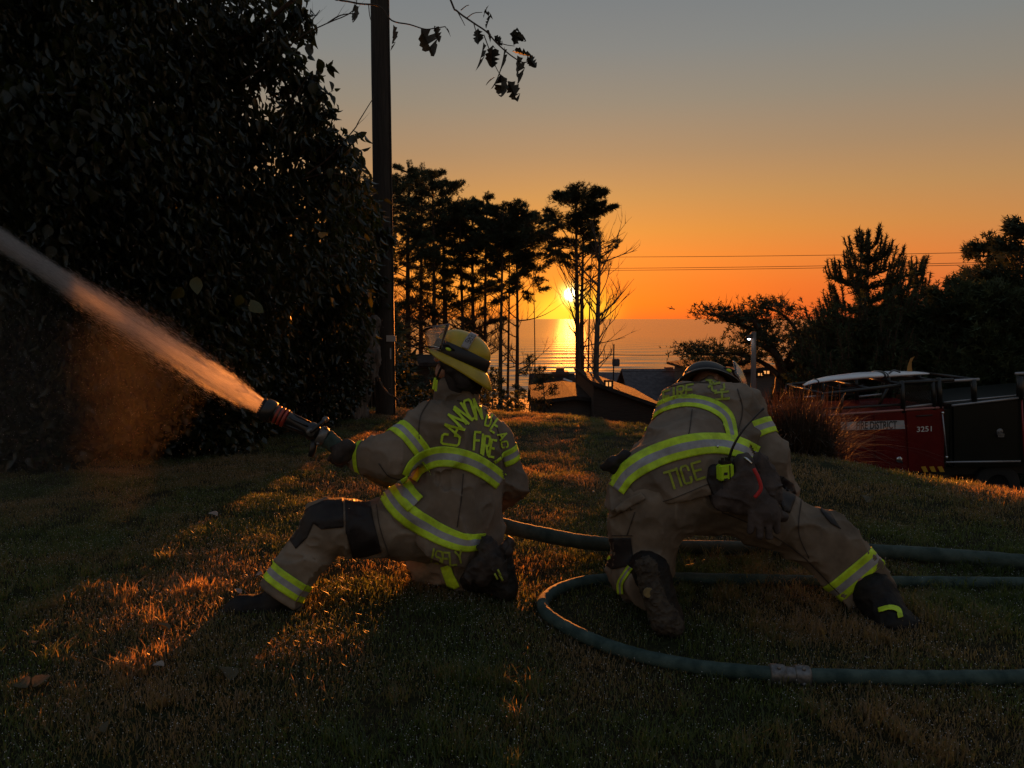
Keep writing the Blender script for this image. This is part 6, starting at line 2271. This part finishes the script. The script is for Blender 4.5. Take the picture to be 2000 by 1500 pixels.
    V2 = np.repeat(P[:, None], m_, 1).reshape(-1, 3) + dirs.reshape(-1, 3) * rv2[:, None]
    link('spray_envelope', np_mesh('spray_envelope', V2, F, vol('loose_spray', 5.5, .62), True), root)
    # fine mist hanging below the far part of the jet
    mb = MB()
    for c0, rr_ in ((at(20, 800, 4.0), (.62, .45, .50)), (at(150, 830, 4.3), (.62, .4, .42)), (at(60, 680, 4.1), (.5, .35, .35))):
        pass
    mc = at(10, 790, 4.1)
    mb.sphere(mc, 1.0, 16, sc=(1.05, .42, .66))
    for k, v_ in enumerate(mb.v):
        d_ = Vector(v_) - mc
        nn = noise3(np.array([[d_.x * 2.2 + 5, d_.y * 2.2 + 5, d_.z * 2.2 + 5]]))[0]
        mb.v[k] = tuple(mc + d_ * (.72 + .6 * nn))
    base_v = [Vector(v_) for v_ in mb.v]; fs_ = list(mb.f)
    vm = vol('fine_mist', .018, .62)
    for k, sc_ in enumerate((1.15, .95, .76, .56, .36)):
        m2 = MB(); m2.add([mc + Vector((.02 * k, 0, -.03 * k)) + (p_ - mc) * sc_ for p_ in base_v], fs_)
        mo = m2.build('water_mist', vm, None, True); tag(mo, kind='stuff')
    # sheath of fine streaks and drops
    n_ = 46000
    u = rg.random(n_) ** .85
    tt = u * (N - 1.01)
    i = tt.astype(int); f = (tt - i)[:, None]
    P = A_[i] * (1 - f) + A_[i + 1] * f
    T_ = A_[i + 1] - A_[i]; T_ /= np.linalg.norm(T_, axis=1, keepdims=True)
    ux = np.cross(T_, [0, 0, 1.0]); ux /= np.linalg.norm(ux, axis=1, keepdims=True); uy = np.cross(T_, ux)
    r0 = np.interp(u, s, rad)
    ext = np.interp(u, [0, .05, .15, .3, .45, .6, 1.0], [.004, .014, .050, .080, .062, .026, .018])
    a = rg.uniform(0, 2 * PI, n_)
    e = np.abs(rg.normal(0, 1, n_)) ** 1.1
    rr = r0 * .72 + ext * e * .55
    off = ux * (np.cos(a) * rr)[:, None] + uy * (np.sin(a) * rr)[:, None]
    # spray lifts a little above and falls a little below
    P = P + off
    S = np.interp(e, [0, 1, 3], [.042, .030, .016]) * rg.uniform(.5, 1.5, n_) * np.interp(u, [0, 1], [1, 1.2])
    D = T_ + rg.normal(0, .055, (n_, 3)) + off * .6
    W = np.interp(e, [0, 3], [.075, .12])
    TV = np.array([(-.5, 0, 0), (.5, 0, 0), (0, 1.0, 0), (0, .3, .6)]) * np.array([.014, 1, .014]); TF = np.array([(0, 1, 2), (0, 3, 1), (1, 3, 2), (0, 2, 3)])
    V, F = leaf_cloud(P, D, S, rg.uniform(0, 6.28, n_), TV, TF)
    link('spray', np_mesh('spray', V, F, dm), root)['kind'] = 'stuff'
    # falling mist below and beyond the stream
    n2 = 3500
    u = rg.random(n2)
    tt = (.30 + .70 * u) * (N - 1.01); i = tt.astype(int)
    P = A_[i].copy()
    fall = np.abs(rg.normal(0, .75, n2)) * (.4 + .9 * u)
    P[:, 2] -= fall; P[:, 0] -= rg.normal(.1, .28, n2); P[:, 1] += rg.normal(.25, .40, n2)
    keep = P[:, 2] > height(P[:, 0], P[:, 1]) + .03
    P = P[keep]; n2 = len(P)
    D = np.array([-.5, 0, -1.0])[None] + rg.normal(0, .3, (n2, 3))
    V, F = leaf_cloud(P, D, rg.uniform(.0016, .0042, n2), rg.uniform(0, 6.28, n2), TV * np.array([34, 1, 34]), TF)
    o = link('falling_mist', np_mesh('falling_mist', V, F, dm)); tag(o, kind='stuff')
    # larger drops flying through the air
    n3 = 420
    P = np.array([list(at(rg.uniform(0, 780), rg.uniform(440, 1010), rg.uniform(3.0, 5.4))) for _ in range(n3)])
    P = P[P[:, 2] > .1]
    oct_ = np.array([(1, 0, 0), (0, 1, 0), (-1, 0, 0), (0, -1, 0), (0, 0, 1), (0, 0, -1)]) * .0017
    of = np.array([(0, 1, 4), (1, 2, 4), (2, 3, 4), (3, 0, 4), (1, 0, 5), (2, 1, 5), (3, 2, 5), (0, 3, 5)])
    sz = rg.uniform(.35, 1.1, len(P))
    V = (P[:, None] + oct_[None] * sz[:, None, None]).reshape(-1, 3); F = (of[None] + (np.arange(len(P)) * 6)[:, None, None]).reshape(-1, 3)
    o = link('flying_drops', np_mesh('flying_drops', V, F, M['dew'])); tag(o, kind='stuff')


water()


# ================================================================== FIRE TRUCK
def text_mesh(s, height_, name, m, parent, place, depth=.004, condense=1.0, bold=.0):
    cu = bpy.data.curves.new(name, 'FONT'); cu.body = s; cu.size = 1.0; cu.extrude = 0.0; cu.offset = bold
    ob = bpy.data.objects.new(name, cu); COL.objects.link(ob)
    dg = bpy.context.evaluated_depsgraph_get(); dg.update()
    me = bpy.data.meshes.new_from_object(ob.evaluated_get(dg))
    bpy.data.objects.remove(ob); bpy.data.curves.remove(cu)
    xs_ = [v.co.x for v in me.vertices]; ys_ = [v.co.y for v in me.vertices]
    x0, x1, y0, y1 = min(xs_), max(xs_), min(ys_), max(ys_)
    for v in me.vertices:
        v.co = place((v.co.x - x0) / (x1 - x0), (v.co.y - y0) / (y1 - y0))
    me.materials.clear(); me.materials.append(m)
    return link(name, me, parent)


def truck():
    Y = 14.0
    DEP = 2.0
    root = empty('fire_truck', at(1780, 960, Y + 1), 'dark red open-topped fire district truck with cage, rack and black rear cabinet', 'truck')
    q = lambda x, y, d=0.0: at(x, y, Y) + Vector((0, d, 0))

    def slab(poly, y0, y1, m, name, par=root, bevel=0.0):
        return MB().prism([q(x, y, y0) for x, y in poly], (0, y1 - y0, 0)).build(name, m, par, bevel=bevel)

    def bar(a, b, r, m, name, par=root, d0=0.0, d1=None):
        return MB().tube([q(*a, d0), q(*b, d0 if d1 is None else d1)], r, 8).build(name, m, par, True)
    body = slab([(1560, 816), (1846, 797), (1846, 922), (1560, 928)], 0, DEP, M['red_paint'], 'body', bevel=.03)
    slab([(1846.5, 800), (1858, 799), (1853, 905), (1846.5, 918)], .03, DEP - .05, M['black_paint'], 'body_corner')
    slab([(1855, 790), (1996, 776), (2120, 765), (2120, 905), (1996, 912), (1862, 914), (1855, 905)], .02, DEP, M['black_paint'], 'rear_cabinet', bevel=.02)
    door = slab([(1768, 803), (1838, 798), (1842, 918), (1774, 920)], -.025, -.003, M['red_paint'], 'door', bevel=.008)
    slab([(1600, 814), (1700, 807), (1704, 924), (1604, 926)], -.022, -.003, M['red_paint'], 'front_panel', bevel=.006)
    slab([(1706, 807), (1763, 803), (1768, 920), (1710, 923)], -.022, -.003, M['red_paint'], 'middle_panel', bevel=.006)
    # chrome parts
    h = q(1754, 897, -.06)
    MB().lathe(h, (0, 1, 0), [(0, 0), (.05, 0), (.06, .01), (.06, .03), (0, .04)], 18).build('fuel_cap', M['chrome'], root, True)
    MB().tube([q(1752, 890, -.1), q(1757, 903, -.1)], .015, 6).build('fuel_cap_handle', M['chrome'], root, True)
    bar((1787, 812), (1818, 810), .012, M['black_steel'], 'door_handle', door, -.05)
    bar((1837, 806), (1846, 893), .012, M['pale_trim'], 'grab_rail', d0=-.06)
    for y in (806, 892):
        MB().sphere(q(1838 + (y - 806) * .09, y, -.05), .03, 6).build('rail_mount', M['chrome'], root, True)
    # yellow chevrons at the foot of the door
    for k in range(3):
        x = 1797 + k * 16
        slab([(x, 911), (x + 9, 910), (x + 14, 921), (x + 5, 921)], -.034, -.027, M['yellow_paint'], 'chevron', door)
    # white bands with the fire district lettering
    slab([(1640, 824), (1764, 820.5), (1766, 837), (1642, 840)], -.032, -.024, M['white_band'], 'name_band')
    text_mesh('FIRE DISTRICT', 1, 'lettering', M['dark_print'], root, lambda u, v: q(1671 + 79 * u, 838.5 - 1.5 * u - 15.5 * v, -.036), bold=.02)
    text_mesh('3251', 1, 'lettering', M['white_vinyl'], door, lambda u, v: q(1789 + 29 * u, 843.5 - 1.5 * u - 10.5 * v, -.030), bold=.01)
    # pale top rails
    bar((1600, 812), (1840, 795), .022, mat('pale_red_rail', (.35, .16, .15), .35), 'top_rail', d0=-.02)
    bar((1858, 792), (1997, 776), .022, M['pale_trim'], 'rear_rail', d0=-.02)
    bar((1850, 787), (1995, 773), .016, M['pale_trim'], 'rear_rail', d0=.1)
    bar((1845, 902), (1990, 900), .02, M['pale_trim'], 'step_edge', d0=-.04)
    # cage: posts, roof bars, mesh screens on both sides
    for d in (0.0, DEP - .1):
        n0 = 'near' if d == 0 else 'far'
        for a, b, r in (((1764, 806), (1762, 744), .045), ((1824, 800), (1822, 740), .04), ((1836, 797), (1833, 738), .05), ((1640, 812), (1648, 762), .03), ((1600, 800), (1610, 770), .03)):
            bar(a, b, r, M['black_steel'], 'cage_post', d0=d)
        bar((1608, 770), (1762, 752), .035, M['black_steel'], 'roof_bar', d0=d)
        bar((1762, 748), (1862, 742), .04, M['black_steel'], 'roof_bar', d0=d)
        bar((1600, 800), (1764, 790), .026, M['black_steel'], 'middle_bar', d0=d)
        bar((1764, 796), (1824, 789), .022, M['pale_trim'], 'middle_bar', d0=d)
        bar((1842, 745), (1912, 741), .03, M['pale_trim'] if d == 0 else M['black_steel'], 'rack_bar', d0=d)
        bar((1903, 783), (1901, 741), .05, M['black_steel'], 'rack_post', d0=d)
    for x in (1660, 1690, 1725):
        bar((x, 799), (x, 762), .035, M['black_steel'], 'cage_post', d0=DEP - .1)
    bar((1730, 800), (1750, 758), .03, M['black_steel'], 'cage_brace', d0=.3)
    for x, y in ((1612, 770), (1700, 759), (1762, 750), (1830, 744), (1901, 741)):
        MB().tube([q(x, y, 0), q(x, y, DEP - .1)], .03, 8).build('cross_bar', M['black_steel'], root, True)
    bar((1992, 735), (1992, 780), .06, M['black_steel'], 'rear_post'); bar((1983, 730), (2080, 727), .03, M['pale_trim'], 'rear_post_cap')
    # expanded-metal mesh (far screen and near door screen)
    def screen(x0, x1, yt0, yt1, yb0, yb1, d, step=5.2):
        mb = MB()
        w = x1 - x0
        for sgn in (1, -1):
            k = -60
            while k < w + 60:
                pts = []
                for j in range(13):
                    v = j / 12; x = x0 + k + sgn * v * 26
                    if x0 <= x <= x1:
                        u = (x - x0) / w
                        pts.append(q(x, (yt0 + (yt1 - yt0) * u) * (1 - v) + (yb0 + (yb1 - yb0) * u) * v, d))
                if len(pts) > 1:
                    mb.tube([pts[0], pts[-1]], .0075, 3, caps=False)
                k += step
        o = mb.build('mesh_screen', M['black_steel'], root); o['kind'] = 'stuff'
    screen(1608, 1760, 770, 754, 800, 790, DEP - .1, 4.6)
    screen(1768, 1820, 755, 751, 793, 790, .03, 4.4)
    screen(1845, 1898, 750, 746, 785, 781, DEP - .1, 5)
    # rear cabinet fittings
    MB().lathe(q(1952, 843, -.02), (0, 1, 0), [(0, 0), (.06, 0), (.07, .02), (.07, .04), (0, .04)], 16).build('latch', M['metal'], root, True)
    slab([(1944, 846), (1958, 846), (1957, 853), (1946, 853)], -.06, -.02, M['metal'], 'latch_plate')
    for x, y in ((1941, 799), (1947, 799), (1979, 795), (1985, 795), (1962, 863), (1950, 889)):
        MB().sphere(q(x, y, 0), .016, 4).build('rivet', M['chrome'], root, True)
    slab([(1861, 795), (1987, 783), (1987, 905), (1863, 910)], -.015, .018, M['black_paint'], 'cabinet_door', bevel=.006)
    bar((1994, 780), (2000, 905), .015, mat('red_edge', (.25, .02, .02), .4), 'cabinet_edge', d0=-.02)
    # windscreen frame, bonnet (behind the clump), fender, wheels
    slab([(1500, 828), (1560, 818), (1560, 926), (1500, 930)], .1, DEP - .1, M['red_paint'], 'bonnet', bevel=.05)
    bar((1592, 815), (1612, 770), .022, M['pale_trim'], 'windscreen_frame', d0=.02)
    bar((1580, 778), (1602, 776), .018, M['pale_trim'], 'mirror_arm', d0=.2)
    for x in (1540, 1960):
        for d in (.15, DEP - .35):
            c = q(x, 940, d); z = hz(c.x, c.y) + .44
            c.z = z
            w = MB().lathe(c, (0, 1, 0), [(.22, 0), (.40, .0), (.44, .03), (.44, .22), (.40, .25), (.22, .25)], 28)
            t = w.build('wheel', M['rubber'], root, True)
            MB().lathe(c, (0, 1, 0), [(0, .06), (.10, .05), (.21, .02), (.22, .0), (.22, .25), (0, .2)], 20).build('rim', M['black_steel'], t, True)
    slab([(1520, 925), (2080, 912), (2080, 928), (1520, 940)], .25, DEP - .3, M['black_steel'], 'chassis')
    # ---- surfboard on the roof
    sb = empty('surfboard', q(1730, 745, .7), 'long white rescue surfboard strapped upside down on top of the truck cage', 'surfboard')
    n = 44; V = []; m_ = 18
    rows = []
    for i_ in range(n + 1):
        t = i_ / n
        x = 1600 + 256 * t
        yc = np.interp(t, [0, .06, .2, .45, .72, .9, 1.0], [759.5, 753, 746.5, 740, 736.5, 735.0, 735.5])
        hw = .29 * (math.sin(PI * min(1, t * .97 + .015)) ** .55)
        th = .062 * (math.sin(PI * min(1, t * .97 + .015)) ** .5) + .003
        c = q(x, yc, .75)
        rows.append([c + Vector((0, hw * math.cos(a), th * math.sin(a) * (1.0 if math.sin(a) > 0 else .9))) for a in [2 * PI * k / m_ for k in range(m_)]])
    mb = MB()
    vs_ = [p for r in rows for p in r]
    fs = [(i_ * m_ + k, i_ * m_ + (k + 1) % m_, (i_ + 1) * m_ + (k + 1) % m_, (i_ + 1) * m_ + k) for i_ in range(n) for k in range(m_)] + [tuple(range(m_)), tuple(n * m_ + k for k in range(m_))]
    mb.add(vs_, fs); mb.build('board', M['board'], sb, True)
    # fin: swept blade standing up
    f = [q(*p, .745) for p in ((1814, 735), (1824, 735), (1822, 722), (1822, 712), (1826, 703), (1829, 700), (1820, 704), (1816, 714), (1813, 726))]
    MB().prism(f, (0, .012, 0)).build('fin', mat('amber_fin', (.55, .34, .12), .3, transl=.6), sb)
    for x, w_ in ((1624, .012), (1753, .02), (1759, .014)):
        t = (x - 1600) / 256
        yc = np.interp(t, [0, .06, .2, .45, .72, .9, 1.0], [759.5, 753, 746.5, 740, 736.5, 735.0, 735.5])
        hw = .29 * (math.sin(PI * t * .97 + .05) ** .55) + .006; th = .062 * (math.sin(PI * t) ** .5) + .009
        c = q(x, yc, .75)
        MB().tube([c + Vector((0, hw * math.cos(a), th * math.sin(a))) for a in [2 * PI * k / 20 for k in range(21)]], w_, 5, caps=False).build('strap', M['black_plastic'], sb)
    MB().tube(catmull([q(1632, 756, .5), q(1655, 763, .48), q(1690, 762, .48), q(1712, 755, .5)], 4), .012, 5).build('bungee_cord', M['wire'], sb)
    MB().tube(catmull([q(1762, 733, .5), q(1772, 727, .5), q(1785, 731, .5)], 4), .018, 5).build('strap_buckle', M['metal'], sb)


truck()


# ================================================================== FALLEN LEAVES
def fallen():
    specs = [(441, 1309, .155, .62, 'dry_leaf', M['leaf_dry'], 'large pale green fallen leaf lying flat in the lower left grass'),
             (311, 1297, .06, 1.9, 'dry_leaf', M['leaf_pale'], 'small curled pale leaf catching the light, lower left'),
             (42, 1333, .10, 1.2, 'dry_leaf', M['leaf_dry'], 'fallen leaf near the left border of the lawn'),
             (78, 1328, .09, -.9, 'dry_leaf', M['leaf_dry'], 'elongated fallen leaf just right of the one at the left border'),
             (70, 1252, .06, .3, 'dry_leaf', M['leaf_dry'], 'small fallen leaf above the pair at the left border'),
             (418, 1003, .09, 2.0, 'dry_leaf', M['leaf_pale'], 'upright curled leaf on the lawn behind the bright grass patch'),
             (252, 1031, .07, .2, 'dry_leaf', M['leaf_dry'], 'flat fallen leaf above the left end of the bright grass patch'),
             (465, 1153, .06, 1.0, 'dry_leaf', M['leaf_pale'], 'curled leaf just above the toe of the left boot'),
             (507, 1120, .05, 2.4, 'dry_leaf', M['leaf_pale'], 'tiny upright leaf beside the shin stripe'),
             (320, 1222, .10, 1.5, 'dry_leaf', M['leaf_dry'], 'long curled dark leaf left of the boot toe'),
             (1405, 1490, .05, 2.4, 'dry_leaf', M['leaf_yellow'], 'small yellow leaf at the bottom edge of the photo'),
             (205, 1418, .06, .4, 'dry_leaf', M['leaf_dry'], 'small fallen leaf near the bottom left corner'),
             (1156, 959, .07, .4, 'dry_leaf', M['leaf_pale'], 'pale fallen leaf on the grass left of the dark side flap'),
             (1690, 972, .12, .1, 'dry_leaf', M['leaf_dry'], 'flat tuft of dry leaf on the right lawn beyond the outstretched leg')]
    mes = {}
    for i, (x, y, s, a, nm, m, lab) in enumerate(specs):
        s *= .72
        if m.name not in mes: mes[m.name] = np_mesh('leaf', LT_V * np.array([1.15, 1, 1.3]), LT_F, m, True)
        g = G(x, y, .035)
        o = link('fallen_leaf', mes[m.name])
        tag(o, lab, 'leaf', 'fallen leaves scattered on the lawn')
        o.matrix_basis = Matrix.Translation(g) @ Matrix.Rotation(a, 4, 'Z') @ Matrix.Rotation(.55 + .35 * math.sin(i * 3), 4, 'X') @ Matrix.Rotation(.5 * math.cos(i * 2), 4, 'Y') @ Matrix.Translation((0, -s / 2, 0)) @ Matrix.Scale(s, 4)


fallen()
